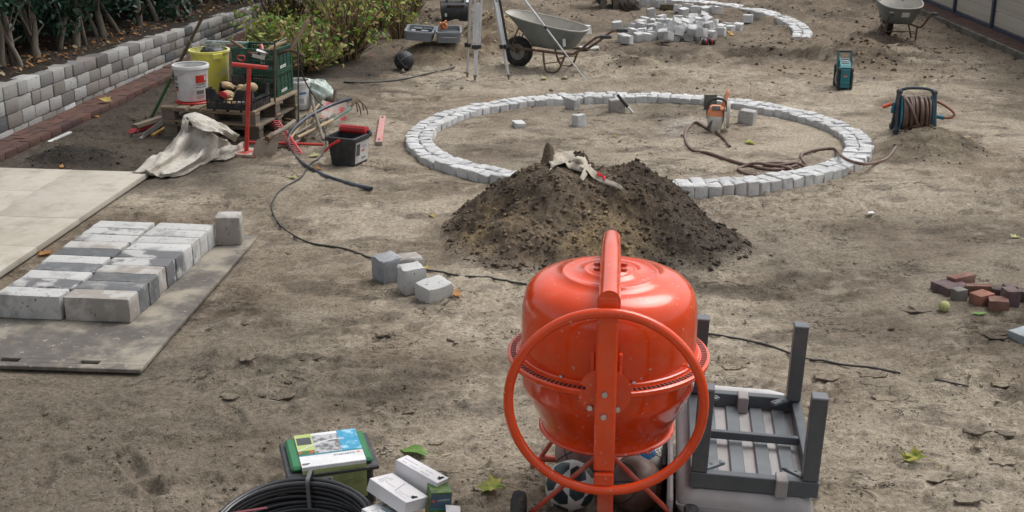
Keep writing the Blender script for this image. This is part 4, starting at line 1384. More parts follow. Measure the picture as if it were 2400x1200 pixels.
def cushion(x0, x1, y0, y1, z0, z1, b, seed):
    rings = []
    prof_ = [(0, .0)] + [((1 - math.cos(t)) * 0 + 0, 0) for t in ()]
    zs = np.linspace(0, PI, 9)
    for t in zs:
        ins = b * (1 - math.sin(t)) 
        z = (z0 + z1) / 2 - (z1 - z0) / 2 * math.cos(t)
        ring_ = []
        hx, hy, cxm, cym, cr = (x1 - x0) / 2 - ins, (y1 - y0) / 2 - ins, (x0 + x1) / 2, (y0 + y1) / 2, .05
        for k, (sx, sy) in enumerate(((1, 1), (-1, 1), (-1, -1), (1, -1))):
            for j in range(5):
                a = k * PI / 2 + j * PI / 8
                ring_.append((cxm + sx * (hx - cr) + cr * math.cos(a), cym + sy * (hy - cr) + cr * math.sin(a), z + .004 * math.sin(9 * cxm + 5 * a)))
            # points along the edge for slight waviness
        rings.append(ring_)
    return MB().loft(rings)
obj('cover', cushion(-.045, SW - .01, -.03, SD + .11, .125, Z0 - .004, .035, 1), FABW, cu, 60)
obj('back_roll', MB().tube([(-.02, SD + .068, Z0 - .012), (0, SD + .068, Z0 - .008), (.1, SD + .068, Z0 - .006), (SW - .13, SD + .068, Z0 - .006), (SW - .07, SD + .068, Z0 - .010), (SW - .055, SD + .066, Z0 - .016)], [.035, .052, .056, .056, .050, .030], 18), mat('lit cushion cloth', (.50, .49, .485), rough=.95, bump=.2, bscale=300, bdist=.002), cu, 60)  # paler back roll: the light falling on it is put into the cloth colour
pp = []
for (x, y) in ((-.043, -.02), (-.043, SD + .08), (-.02, SD + .108), (SW - .04, SD + .108), (SW - .012, SD + .08), (SW - .012, .0), (SW - .04, -.028), (-.02, -.028)):
    pp.append((x, y, .19))
obj('piping', MB().tube(pp, .004, 6, closed=True), FAB, cu)
lo = thing('lounge_footstool', 'lower grey stool with a bolster cushion carrying the upturned stool', 'stool', (.682, 4.325, 0), (0, 0, ST_ROT))
obj('frame', MB().box((SW / 2, SD / 2, .045), (SW - .02, SD - .02, .09), b=.004), GREYP, lo)
obj('padding', cushion(-.03, SW - .02, -.03, SD + .02, .09, .155, .02, 2), FAB, lo, 60)
bol = MB().tube([(-.03, -.085, .125), (-.015, -.085, .125), (.10, -.085, .125), (SW - .06, -.085, .122), (SW, -.085, .122), (SW + .012, -.085, .122)], [.045, .060, .066, .066, .058, .042], 20)
obj('bolster', bol, FAB, lo, 60)
obj('front_rail', MB().box((SW / 2, -.10, .035), (SW + .02, .03, .05), b=.004), GREYL, lo)
obj('side_cover', MB().box((-.062, SD / 2 - .05, .12), (.022, SD * .95, .24), b=.01), FAB, lo)
obj('dark_strip', MB().box((-.085, SD * .55, .10), (.018, .22, .19), b=.003), DARKHOLE, lo)  # thin near-black upright strip along the left of the lower stool

# ================================================================ VALVE BOX, CARTONS, PIPE COIL
VB = thing('valve_box', 'dark plastic valve box with green lid in a printed card sleeve', 'valve box', (-.782, 4.765, 0), (0, 0, R(16)))
PGREY = mat('anthracite plastic', (0.045, 0.048, 0.052), rough=.5, scale=5, bump=.05, dust=((.2, .18, .15), .35, 9))
PGREEN = mat('green plastic lid', (0.020, 0.165, 0.060), rough=.35, scale=5, bump=.03, dust=((.2, .25, .18), .3, 9))
obj('body', MB().box((0, 0, .085), (.335, .275, .165), b=.01, taper=1.05), PGREY, VB)
obj('flange', MB().box((0, 0, .178), (.385, .315, .022), b=.006), PGREY, VB)
obj('lid', MB().box((0, 0, .202), (.340, .272, .026), b=.010), PGREEN, VB)
def flat(name, parent, pts, m, th=.0012):
    """thin card with thickness, pts in the parent's space (planar)"""
    P = [Vector(p) for p in pts]
    nrm = (P[1] - P[0]).cross(P[2] - P[0]).normalized()
    return obj(name, MB().loft([P, [p + nrm * th for p in P]]), m, parent, 0)
def printmat(name, c, **k):
    return mat(name, c, rough=.35, bump=0, **k)
WHT = printmat('print white', (.70, .70, .70), scale=9)
LIME = printmat('print lime', (.36, .46, .10), scale=5, c2=(.45, .52, .22), lo=.3, hi=.8)
TEAL = printmat('print teal', (.02, .22, .28))
PHOTO = printmat('print garden photo', (.12, .12, .12), c2=(.45, .45, .46), scale=42, lo=.4, hi=.6)
PHOTOB = printmat('print water photo', (.03, .28, .46), c2=(.35, .62, .75), scale=22, lo=.45, hi=.7)
PHOTOG = printmat('print lawn photo', (.05, .13, .02), c2=(.35, .10, .06), scale=38, lo=.5, hi=.6)
DGREY = printmat('print dark grey', (.05, .055, .06))
RORG = printmat('print orange', (.75, .14, .05))
slv = MB()
xa, xb = -.128, .138
slv.box(((xa + xb) / 2, -.004, .2195), (xb - xa, .296, .0022))
slv.box(((xa + xb) / 2, -.1525, .135), (xb - xa, .0022, .168))
slv.box(((xa + xb) / 2, .1465, .135), (xb - xa, .0022, .168))
obj('card_sleeve', slv, WHT, VB, 0)
zt = .2212
def pr(name, x0, x1, y0, y1, m, dz=0.0):
    obj(name, MB().box(((x0 + x1) / 2, (y0 + y1) / 2, zt + dz), (x1 - x0, y1 - y0, .0008)), m, VB, 0)
pr('printed_panel', xa, -.055, -.045, .143, LIME)
pr('printed_photo', -.0545, .055, -.045, .120, PHOTO)
pr('printed_photo', .0555, xb, -.045, .143, PHOTOB)
pr('printed_panel', -.122, -.062, .045, .110, DGREY, .0009)
pr('printed_photo', xa, -.058, -.045, -.012, PHOTOG, .0009)
pr('printed_stripe', xa, xb, -.056, -.0455, TEAL)
hose = MB()
for k in range(12):
    t0, t1 = k / 12, (k + 1) / 12
    f = lambda t: (-.125 + .20 * t, -.01 + .075 * math.sin(t * 1.9), 0)
    a, b = f(t0), f(t1)
    hose.add([(a[0], a[1] - .003, zt + .0016), (b[0], b[1] - .003, zt + .0016), (b[0], b[1] + .004, zt + .0016), (a[0], a[1] + .004, zt + .0016)], [(0, 1, 2, 3)])
obj('printed_hose', hose, WHT, VB, 0, fix=False)
def lettering(word, w_, parent, M, m):
    vs, fs = TXT[word]
    return obj('lettering', MB().add([(x * w_, y * w_, 0) for x, y, z in vs], fs, M), m, parent, 0, fix=False)
lettering('GARDENA', .092, VB, Matrix.Translation((.058, -.078, zt + .0008)) @ Matrix.Rotation(PI, 4, 'Z'), printmat('print blue grey', (.06, .085, .17)))
def flower(parent, c, r, m, M=None):
    f = MB()
    for k in range(8):
        a = 2 * PI * k / 8
        f.add([(c[0] + r * .45 * math.cos(a - .3), c[1] + r * .45 * math.sin(a - .3), c[2]), (c[0] + r * math.cos(a), c[1] + r * math.sin(a), c[2]), (c[0] + r * .45 * math.cos(a + .3), c[1] + r * .45 * math.sin(a + .3), c[2])], [(0, 1, 2)], M)
    f.add([(c[0] + r * .4 * math.cos(2 * PI * k / 10), c[1] + r * .4 * math.sin(2 * PI * k / 10), c[2]) for k in range(10)], [tuple(range(10))], M)
    obj('logo', f, m, parent, 0, fix=False)
flower(VB, (.118, -.074, zt + .0009), .010, RORG)
pr('small_print', -.122, -.092, -.128, -.122, INK, 0); pr('small_print', -.122, -.1, -.136, -.132, INK, 0); pr('small_badge', -.126, -.123, -.136, -.128, RORG, .0003)
fz = -.1542
def prf(name, x0, x1, z0, z1, m, dy=0.0):
    obj(name, MB().box(((x0 + x1) / 2, fz - dy, (z0 + z1) / 2), (x1 - x0, .0008, z1 - z0)), m, VB, 0)
prf('printed_panel', xa, xb, .052, .205, printmat('print pale lime', (.36, .42, .17), scale=5))
prf('printed_photo', -.115, -.02, .125, .160, PHOTOG, .0009)
prf('printed_photo', -.055, -.005, .120, .165, WHT, .0018)
prf('printed_photo', -.045, -.012, .128, .158, DGREY, .0027)
for k in range(9):
    prf('small_print', .02, .02 + .045 + .008 * ((k * 7) % 3 - 1), .118 + .009 * k, .1195 + .009 * k, printmat('print dark green', (.10, .13, .05)), .0009)
    prf('small_print', .08, .08 + .040 + .006 * ((k * 5) % 3 - 1), .118 + .009 * k, .1195 + .009 * k, printmat('print dark green', (.10, .13, .05)), .0009)

def carton(name, lab, c, d, rot, m, group='cartons beside the valve box'):
    t = thing(name, lab, 'carton', c, rot, group)
    obj('box', MB().box((0, 0, 0), d, b=.0015), m, t, 0)
    return t
CW = mat('white carton', (.68, .67, .68), c2=(.60, .59, .60), scale=6, rough=.55, bump=.03, dust=((.4, .36, .32), .3, 8))
CB = printmat('print steel blue', (.055, .10, .15), scale=6)
CG = printmat('print leaf green', (.10, .17, .03), c2=(.04, .09, .02), scale=30, lo=.4, hi=.6)
def hang(parent, x, y, z, a=0):
    h = MB()
    h.box((x, y, z), (.012, .034, .0006), rotz(a)); h.box((x - .007 * math.cos(a), y - .007 * math.sin(a), z), (.012, .012, .0006), rotz(a))
    obj('hanger_hole', h, DARKHOLE, parent, 0)
def scribble(parent, x0, x1, y0, y1, z, n, seed, m=INK):
    rg_ = random.Random(seed)
    s = MB()
    for k in range(n):
        y = y0 + (y1 - y0) * k / max(1, n - 1)
        x = x0
        while x < x1:
            l = rg_.uniform(.004, .02)
            if rg_.random() < .7:
                s.box((min(x + l / 2, x1), y, z), (l * .8, (y1 - y0) / n * .35, .0004))
            x += l
    obj('small_print', s, m, parent, 0)
gp = printmat('print pale grey', (.33, .33, .35))
p = PY(985, 1090, 4.50)
A = carton('carton', 'long white carton on top of the heap with an open hanging flap', (p.x, p.y, .217), (.225, .070, .090), (R(-6), R(8), -R(38)), CW)
scribble(A, -.10, .05, -.02, .005, .0453, 2, 1, gp); hang(A, .095, .006, .0455)
obj('flap', MB().box((.118, -.01, .022), (.05, .05, .0015), Euler((0, R(22), R(5))).to_matrix()), CW, A, 0)
p = PY(930, 1120, 4.40)
B_ = carton('carton', 'flat white carton printed with a diagram and a hanger hole', (p.x, p.y, .205), (.205, .135, .055), (R(-14), R(10), -R(40)), CW)
scribble(B_, -.085, -.06, -.05, .05, .0278, 9, 2, gp); scribble(B_, .02, .075, -.045, -.01, .0278, 4, 3, gp); hang(B_, .085, .0, .0281)
obj('printed_diagram', MB().box((.0, .005, .0279), (.004, .10, .0004), rotz(.3)).box((-.03, -.02, .0279), (.05, .003, .0004)), gp, B_, 0)
p = PY(918, 1160, 4.30)
C_ = carton('carton', 'white and blue printed carton lying lowest beside the pipe coil', (p.x, p.y, .135), (.210, .150, .055), (R(-10), R(8), -R(40)), CW)
obj('printed_photo', MB().box((-.035, .035, .0279), (.10, .05, .0006)), printmat('print hose photo', (.10, .16, .05), c2=(.4, .42, .45), scale=45, lo=.4, hi=.6), C_, 0)
obj('printed_stripe', MB().box((.012, -.002, .0281), (.16, .006, .0006)), TEAL, C_, 0)
lettering('GARDENA', .058, C_, Matrix.Translation((.035, -.04, .0284)) @ Matrix.Rotation(R(78), 4, 'Z'), printmat('print blue grey', (.06, .085, .17)))
flower(C_, (.046, .005, .0285), .010, RORG)
obj('printed_side', MB().box((.0952, 0, 0), (.0006, .143, .053)), CB, C_, 0)
scribble(C_, -.08, -.01, -.06, -.02, .0282, 4, 5, gp)
p = PY(1024, 1150, 4.40)
D_ = carton('carton', 'upright green and blue carton at the right end of the heap', (p.x, p.y, .118), (.085, .085, .225), (0, R(6), R(14)), CG)
obj('printed_label', MB().box((0, -.0428, .075), (.083, .0008, .06)), CB, D_, 0)
lettering('GARDENA', .05, D_, Matrix.Translation((.010, -.0440, .080)) @ Matrix.Rotation(PI / 2, 4, 'X') @ Matrix.Rotation(R(5), 4, 'Z'), WHT)
flower(D_, (-.030, .076, .0442), .009, RORG, Matrix.Rotation(PI / 2, 4, 'X'))
obj('printed_stripe', MB().box((0, -.0434, .040), (.083, .0008, .006)), TEAL, D_, 0)
obj('flap', MB().box((.045, -.075, .05), (.06, .05, .0015), Euler((R(25), R(8), 0)).to_matrix()), CW, D_, 0)
p = PY(968, 1180, 4.33)
E_ = carton('carton', 'small dark blue carton wedged between the other cartons', (p.x, p.y, .105), (.06, .085, .06), (R(-12), R(8), -R(38)), CB)
obj('printed_label', MB().box((0, 0, .0302), (.045, .04, .0006)), gp, E_, 0)

PIPE = mat('black poly pipe', (0.018, 0.019, 0.022), rough=.30, scale=5, bump=.03, spec=.6, dust=((.12, .11, .1), .25, 12))
coil = thing('pipe_coil', 'coil of black irrigation pipe bound with grey straps', 'pipe coil', (-.845, 4.245, .018), (R(8), 0, 0))
cr_ = random.Random(9)
pts = []
turns, per = 13, 44
for k in range(turns * per + 1):
    t = k / per
    lay, ring_i = int(t) % 6, int(t) // 6
    f = t - int(t)
    nz = ((int(t) + 1) % 6 if f > .85 else lay)
    z = .018 + .0225 * (lay + (nz - lay) * sstep(np.array(f), .85, 1.0))
    rr_ = .315 - .022 * (int(t) // 6) + .006 * math.sin(t * 5.3) + .004 * math.sin(3 * 2 * PI * t + 1.7 * int(t))
    a = 2 * PI * t - 2.2
    pts.append((rr_ * math.cos(a) * 1.03, rr_ * math.sin(a), float(z) + .004 * math.sin(2 * a + t)))
obj('pipe', MB().tube(pts, .0105, 10), PIPE, coil, 80)
STRAP = mat('grey strap', (0.12, 0.12, 0.125), rough=.5, bump=0)
for a in (R(86), R(195), R(330), R(262)):
    sp_ = []
    for k in range(24):
        q = 2 * PI * k / 24
        rr_, zz = .302 + .042 * max(-1, min(1, 1.4 * math.cos(q))), .078 + .088 * max(-1, min(1, 1.25 * math.sin(q)))
        sp_.append((rr_ * math.cos(a) * 1.03, rr_ * math.sin(a), zz))
    s = MB()
    tdir = Vector((-math.sin(a), math.cos(a), 0)) * .008
    P2 = [[Vector(p_) - tdir for p_ in sp_] + [Vector(sp_[0]) - tdir], [Vector(p_) + tdir for p_ in sp_] + [Vector(sp_[0]) + tdir]]
    s.grid(P2)
    obj('strap', s, STRAP, coil, 80)
p = PY(585, 1196, 4.16)
lb = obj('label_card', MB().box((0, 0, 0), (.13, .07, .002), (R(-25), 0, R(18))), mat('maroon card', (.22, .045, .06), rough=.5, bump=.05, scale=6))
lb.location = (p.x, p.y, p.z)
tag(lb, 'maroon label card sticking out of the pipe coil', 'label card')
p = PY(800, 1192, 4.12)
F_ = carton('carton', 'white and teal printed carton lying inside the pipe coil', (p.x, p.y, .10), (.17, .09, .10), (R(-8), 0, R(12)), CW)
obj('printed_stripe', MB().box((.0, .018, .0503), (.17, .010, .0006)), TEAL, F_, 0)
obj('printed_side', MB().box((.06, -.02, .0505), (.05, .05, .0006)), CB, F_, 0)
# ================================================================ TOOL PILE ON THE PALLETS
WOODP = mat('pallet wood', (0.27, 0.205, 0.135), c2=(.16, .12, .085), scale=5, lo=.4, hi=.7, rough=.9, bump=.3, bscale=50, stretch=(1, 1, 1), rnd=.16, dust=((.16, .14, .115), .6, 6))
WOODG = mat('grey pallet wood', (0.20, 0.165, 0.125), c2=(.12, .098, .075), scale=5, rough=.92, bump=.3, bscale=50, rnd=.15, dust=((.13, .115, .095), .6, 6))
PA = math.atan2(-.242, .97)
PLO = Vector((-3.25, 11.36, 0))
PW, PD = .95, 1.02
PM = Matrix.Translation(PLO) @ Matrix.Rotation(PA, 4, 'Z')
def pallet(z, lab, dx=0, dy=0, rz=0.0, wood=WOODP):
    p_ = PM @ Vector((dx, dy, z))
    t = thing('pallet', lab, 'pallet', p_, (0, 0, PA + rz), 'stacked pallets')
    n = 7
    for k in range(n):
        w_ = .105 if k not in (0, 3, 6) else .125
        x = .0625 + (PW - .125) * k / (n - 1)
        obj('deck_board', MB().box((x, PD / 2, .135), (w_, PD, .020), b=.003), wood, t)
    for y in (.06, PD / 2, PD - .06):
        obj('stringer_board', MB().box((PW / 2, y, .1135), (PW, .10, .021), b=.003), wood, t)
        obj('bottom_board', MB().box((PW / 2, y, .0105), (PW, .10, .021), b=.003), wood, t)
        for x in (.07, PW / 2, PW - .07):
            obj('block', MB().box((x, y, .062), (.13, .10, .080), b=.004), WOODG, t)
    return t
pallet(0.0, 'lower wooden pallet standing on the soil under the tool pile', .01, .01, R(2), WOODG)
pallet(0.146, 'upper wooden pallet carrying buckets and crates')
DZ = .292
def on_deck(px, py):
    return G(px, py, DZ)

# white bucket
WB = mat('white bucket plastic', (.66, .66, .65), scale=5, rough=.4, bump=.03, dust=((.36, .33, .29), .6, 7), speck=((.25, .22, .19), .68, 45))
p = on_deck(453, 236)
wb = thing('bucket', 'white plastic bucket with red and black print on the pallet corner', 'bucket', (p.x, p.y, DZ + .015), (0, 0, 0), 'buckets')
obj('body', MB().lathe([(.001, .012), (.128, .012), (.135, 0), (.140, .004), (.158, .30), (.160, .318), (.150, .318), (.130, .02), (.001, .02)], 48), WB, wb, 40)
obj('rim', MB().lathe([(.150, .33), (.168, .331), (.172, .325), (.172, .300), (.166, .297), (.159, .300), (.159, .322), (.150, .33)], 48), WB, wb, 40)
obj('dried_mortar', MB().lathe([(.001, .20), (.142, .20), (.143, .202), (.001, .203)], 32), mat('mortar grey', (.34, .31, .27), scale=9, rough=.95, bump=.6), wb)
hp = [(.168 * math.cos(a), .168 * math.sin(a) * .9 - .02, .295 - .115 * math.sin((a + PI) if a < 0 else a)) for a in []]
hpts = spline([(-.170, .0, .255), (-.165, -.085, .215), (-.115, -.140, .235), (-.03, -.172, .275), (.01, -.178, .29)], 5)
obj('wire_handle', MB().tube(hpts, .003, 6), STEEL, wb)
def decal(parent, name, a0, a1, z0, z1, m, r0=.140, r1=.158, h=.30, off=.0012):
    n = max(3, int((a1 - a0) / R(5)))
    P = []
    for z in (z0, z1):
        rr_ = r0 + (r1 - r0) * z / h + off
        P.append([(rr_ * math.cos(a0 + (a1 - a0) * k / n), rr_ * math.sin(a0 + (a1 - a0) * k / n), z) for k in range(n + 1)])
    obj(name, MB().grid(P), m, parent, 80, fix=False)
REDPR = printmat('print red', (.52, .035, .025))
D90 = -PI / 2
decal(wb, 'printed_label', D90 + R(28), D90 + R(75), .175, .245, REDPR)
decal(wb, 'printed_label', D90 + R(28), D90 + R(75), .150, .173, printmat('print light grey', (.42, .42, .42)))
decal(wb, 'printed_bar', D90 + R(27), D90 + R(75), .131, .136, INK)
decal(wb, 'printed_label', D90 + R(29), D90 + R(60), .070, .105, printmat('print mid grey', (.20, .19, .19)))
decal(wb, 'printed_label', D90 + R(29), D90 + R(60), .030, .060, printmat('print light grey', (.42, .42, .42)))
for (z0, z1, m_) in ((.195, .235, printmat('print mid grey', (.20, .19, .19))), (.150, .175, printmat('print mid grey', (.20, .19, .19))), (.118, .138, INK), (.092, .110, REDPR)):
    decal(wb, 'printed_label', D90 - R(72), D90 - R(42), z0, z1, m_)
def wrap_text(word, w_, parent, amid, zc, m, r):
    vs, fs = TXT[word]
    obj('lettering', MB().add([(r * math.cos(amid + x * w_ / r), r * math.sin(amid + x * w_ / r), zc + y * w_) for x, y, z in vs], fs), m, parent, 0, fix=False)
wrap_text('GALAFO', .085, wb, D90 + R(49), .161, INK, .1530)
wrap_text('B', .03, wb, D90 + R(66), .212, WHT, .1565)
# red lid under it
lid = obj('red_disc', MB().lathe([(.001, .006), (.16, .006), (.172, .012), (.178, .006), (.176, -.002), (.001, -.002)], 40), mat('red lid', (.55, .03, .02), rough=.4, bump=.02, dust=((.4, .2, .15), .3, 8)))
lid.location = (p.x + .02, p.y - .02, DZ + .004)
tag(lid, 'red round plastic lid lying flat under the white bucket', 'bucket lid')
# yellow bucket
p = Vector((-2.94, 12.13, 0))
yb = thing('bucket', 'tall dirty yellow mortar bucket behind the white one', 'bucket', (p.x, p.y, DZ), (0, 0, 0), 'buckets')
YB = mat('yellow bucket plastic', (.72, .67, .10), c2=(.74, .72, .42), scale=7, lo=.42, hi=.68, rough=.5, bump=.1, dust=((.45, .42, .30), .6, 10), speck=((.10, .085, .06), .68, 30))
obj('body', MB().lathe([(.001, .01), (.15, .01), (.158, 0), (.166, .01), (.186, .39), (.178, .39), (.158, .02), (.001, .02)], 48), YB, yb, 40)
obj('rim', MB().lathe([(.178, .398), (.198, .398), (.200, .390), (.198, .374), (.187, .372)], 48), YB, yb, 40)
obj('grip_flap', MB().box((.115, -.160, .355), (.10, .02, .055), rotz(R(35)), b=.004), YB, yb)
wire = MB()
wr2 = random.Random(4)
for k in range(9):
    c0 = Vector((wr2.uniform(-.02, .12), wr2.uniform(-.05, .1), .36))
    pts = [c0 + Vector((.07 * math.cos(a + k) * wr2.uniform(.5, 1.1), .06 * math.sin(a + k), .03 + .08 * math.sin(a * .5) * wr2.uniform(.6, 1.2))) for a in np.linspace(0, 2 * PI, 12)]
    wire.tube(pts, .0018, 5)
wire.tube(spline([(.02, 0, .40), (-.02, .02, .47), (-.08, .03, .53), (-.10, .04, .58)], 5), .0018, 5)
wire.tube(spline([(-.12, 0, .38), (-.15, .02, .42), (-.20, .03, .50)], 5), .0018, 5)
wo_ = obj('wire_tangle', wire, mat('pale green wire', (.30, .36, .30), rough=.5, bump=0))
wo_.location = (p.x, p.y, DZ)
tag(wo_, 'tangle of pale green wire sticking out of the yellow bucket', 'wire')
bagk = obj('dark_bag', MB().ball(.12, Matrix.Scale(.55, 4, (0, 0, 1)), 16, 10), mat('dark plastic bag', (.03, .033, .037), rough=.35, bump=.6, bscale=18, bdist=.02))
bagk.location = (p.x + .03, p.y + .01, DZ + .37)
tag(bagk, 'dark crumpled bag stuffed into the top of the yellow bucket', 'bag')
pp = PY(485, 100, 12.45); pq = PY(598, 101, 12.35)
o = obj('grey_rail', MB().box((0, 0, 0), ((pq - pp).length, .05, .03), b=.003), mat('grey metal rail', (.33, .38, .39), rough=.45, metal=.3, bump=.03))
o.location = (pp + pq) / 2
o.rotation_euler = (0, 0, math.atan2(pq.y - pp.y, pq.x - pp.x))
tag(o, 'grey metal rail lying across the crates behind the yellow bucket', 'rail')

# green folding crates
GC = mat('green crate plastic', (.005, .048, .028), c2=(.008, .066, .040), scale=6, rough=.45, bump=.03, rnd=.03, dust=((.12, .15, .12), .3, 9))
def green_crate(z, lab):
    c = PM @ Vector((.445, .63, z))
    t = thing('folding_crate', lab, 'crate', c, (0, 0, PA), 'green folding crates')
    w_, d_, h_ = .445, .385, .225
    def wall(u0, u1, fx, sidepanel):
        """u along the wall, fx(u, off, z) -> point"""
        m = MB()
        L = u1 - u0
        def bar(ua, ub, za, zb, off=0.0, th=.010):
            P = []
            for (oo) in (off, off + th):
                P.append([fx(ua, oo, za), fx(ub, oo, za), fx(ub, oo, zb), fx(ua, oo, zb)])
            m.loft(P)
        bar(u0, u1, .207, h_, -.004, .018)
        bar(u0, u1, 0, .030, -.003, .015)
        bar(u0, u1, .108, .120, -.001, .011)
        for e in (u0, u1 - .022):
            bar(e, e + .022, .03, .207, -.002, .013)
        if not sidepanel:
            bar(u0, u1, .146, .154, 0, .010)
            n = 26
            for k in range(1, n):
                u = u0 + L * k / n
                if abs(k - n / 2) < 8 and True:
                    bar(u - .0035, u + .0035, .03, .150, .001, .009)
                else:
                    bar(u - .0030, u + .0030, .03, .207, .001, .009)
            for zz in (.06, .085, .175, .19):
                bar(u0, u0 + L * .19, zz, zz + .006, .001, .009)
                bar(u1 - L * .19, u1, zz, zz + .006, .001, .009)
            bar(u0 + L * .2, u1 - L * .2, .03, .058, .002, .006)
        else:
            bar(u0 + .02, u1 - .02, .028, .175, .003, .005)
            for k in range(5):
                u = u0 + .02 + (L - .04) * k / 4
                bar(u - .004, u + .004, .03, .207, -.001, .010)
            for zz in (.180, .193):
                bar(u0, u1, zz, zz + .005, .001, .009)
        return m
    obj('front_wall', wall(0, w_, lambda u, o_, zz: (u, o_, zz), False), GC, t)
    obj('rear_wall', wall(0, w_, lambda u, o_, zz: (u, d_ - o_, zz), False), GC, t)
    obj('side_wall', wall(.011, d_ - .011, lambda u, o_, zz: (w_ - o_, u, zz), True), GC, t)
    obj('side_wall', wall(.011, d_ - .011, lambda u, o_, zz: (o_, u, zz), True), GC, t)
    obj('floor', MB().box((w_ / 2, d_ / 2, .008), (w_ - .03, d_ - .03, .008)), GC, t)
    obj('sticker', MB().box((w_ + .0025, d_ * .42, .045), (.0012, .13, .026), Euler((R(2), 0, 0)).to_matrix()), WHT, t, 0)
    obj('sticker_print', MB().box((w_ + .0036, d_ * .42, .045), (.0008, .09, .006)), printmat('print mid grey', (.20, .19, .19)), t, 0)
    return t
green_crate(DZ, 'lower green folding crate, standing on the upper pallet')
green_crate(DZ + .228, 'upper green folding crate full of hand tools')
CM = PM @ Matrix.Translation((.445, .63, DZ + .228))     # inside the top crate
def in_crate(pts, zz=0):
    return [CM @ Vector(q) for q in pts]
HAND = mat('old tool handle', (.20, .125, .07), c2=(.13, .085, .05), scale=6, rough=.8, bump=.2, bscale=40, dust=((.28, .24, .19), .5, 8))
HANDP = mat('pale ash handle', (.40, .30, .17), c2=(.28, .22, .14), scale=6, rough=.75, bump=.15, bscale=40, dust=((.26, .23, .19), .5, 8))
GREYH = mat('weathered handle', (.22, .19, .15), c2=(.14, .12, .095), scale=6, rough=.85, bump=.2, bscale=40)
RUST = mat('rusty iron', (.085, .060, .048), c2=(.16, .095, .06), scale=9, rough=.8, metal=.3, bump=.3, bscale=60)
def tool(name, lab, cat, parts, group=None):
    t = thing(name, lab, cat, parts[0][1].v[0] if parts[0][1].v else (0, 0, 0), (0, 0, 0), group)
    L_ = t.location.copy()
    for (nm, mb_, m_) in parts:
        mb_.v = [tuple(Vector(q) - L_) for q in mb_.v]
        obj(nm, mb_, m_, t)
    return t
HT = 'hand tools in the top green crate'
a = PY(541, 95, 11.95); b = PY(585, 122, 11.85)
tool('hammer', 'brown hammer handle poking out over the left rim of the top crate', 'hammer', [('handle', MB().tube([a, a.lerp(b, .15), b], [.012, .016, .015], 10), HAND), ('head', MB().box(b + Vector((.02, .0, -.02)), (.10, .035, .035), b=.005), RUST)], HT)
a = PY(671, 97, 11.85); b = PY(628, 116, 11.75)
tool('trowel', 'pale wooden grip lying across the right rim of the top crate', 'hand tool', [('handle', MB().tube([a, a.lerp(b, .5), b], [.012, .019, .015], 10), HANDP), ('blade', MB().box(b + Vector((-.05, 0, -.02)), (.12, .05, .004), (.2, .3, .1)), STEEL)], HT)
a = PY(722, 46, 12.05); b = PY(682, 118, 11.85)
tool('pickaxe', 'stout brown pickaxe handle rising out of the top crate before the shrubs', 'pickaxe', [('handle', MB().tube([a, a.lerp(b, .05), a.lerp(b, .3), b], [.014, .023, .019, .018], 12), HAND), ('head', MB().tube(spline([b + Vector((-.16, 0, -.05)), b, b + Vector((.12, .03, -.07))], 5), .016, 8), RUST)], HT)
a = PY(612, 104, 11.85); b = PY(616, 122, 11.8)
tool('trowel', 'small hand tool with a pink plastic grip standing in the top crate', 'hand tool', [('handle', MB().tube([a, a.lerp(b, .3), b], [.013, .017, .014], 10), mat('pink plastic', (.62, .16, .17), rough=.45, bump=.02)), ('blade', MB().box(b + Vector((0, 0, -.06)), (.05, .006, .10)), STEEL)], HT)
a = PY(566, 131, 11.72); b = PY(606, 133, 11.70)
SCR = MB().tube(spline([a, a + Vector((-.03, 0, .0)), a + Vector((-.035, 0, -.03)), a + Vector((0, 0, -.045)), a + Vector((.03, 0, -.03)), a + Vector((.02, 0, 0)), a], 4), .006, 6)
tool('shears', 'pruning shears with red grips behind the front slots of the top crate', 'shears', [('grip', SCR, REDPR), ('blade', MB().box(b, (.12, .012, .03), (0, .25, 0)), STEEL)], HT)
a = PY(620, 119, 11.85); b = PY(672, 88, 12.0)
tool('file', 'thin grey steel rod lying diagonally over the top crate', 'rod', [('shaft', MB().tube([a, b], .006, 6), STEEL)], HT)
o = obj('plastic_stopper', MB().ball(.035, Matrix.Scale(.6, 4, (0, 0, 1)), 16, 10), mat('orange red plastic', (.55, .09, .04), rough=.4, bump=0))
o.location = PY(633, 117, 11.8)
tag(o, 'orange-red plastic cap between the tools in the top crate', 'cap')

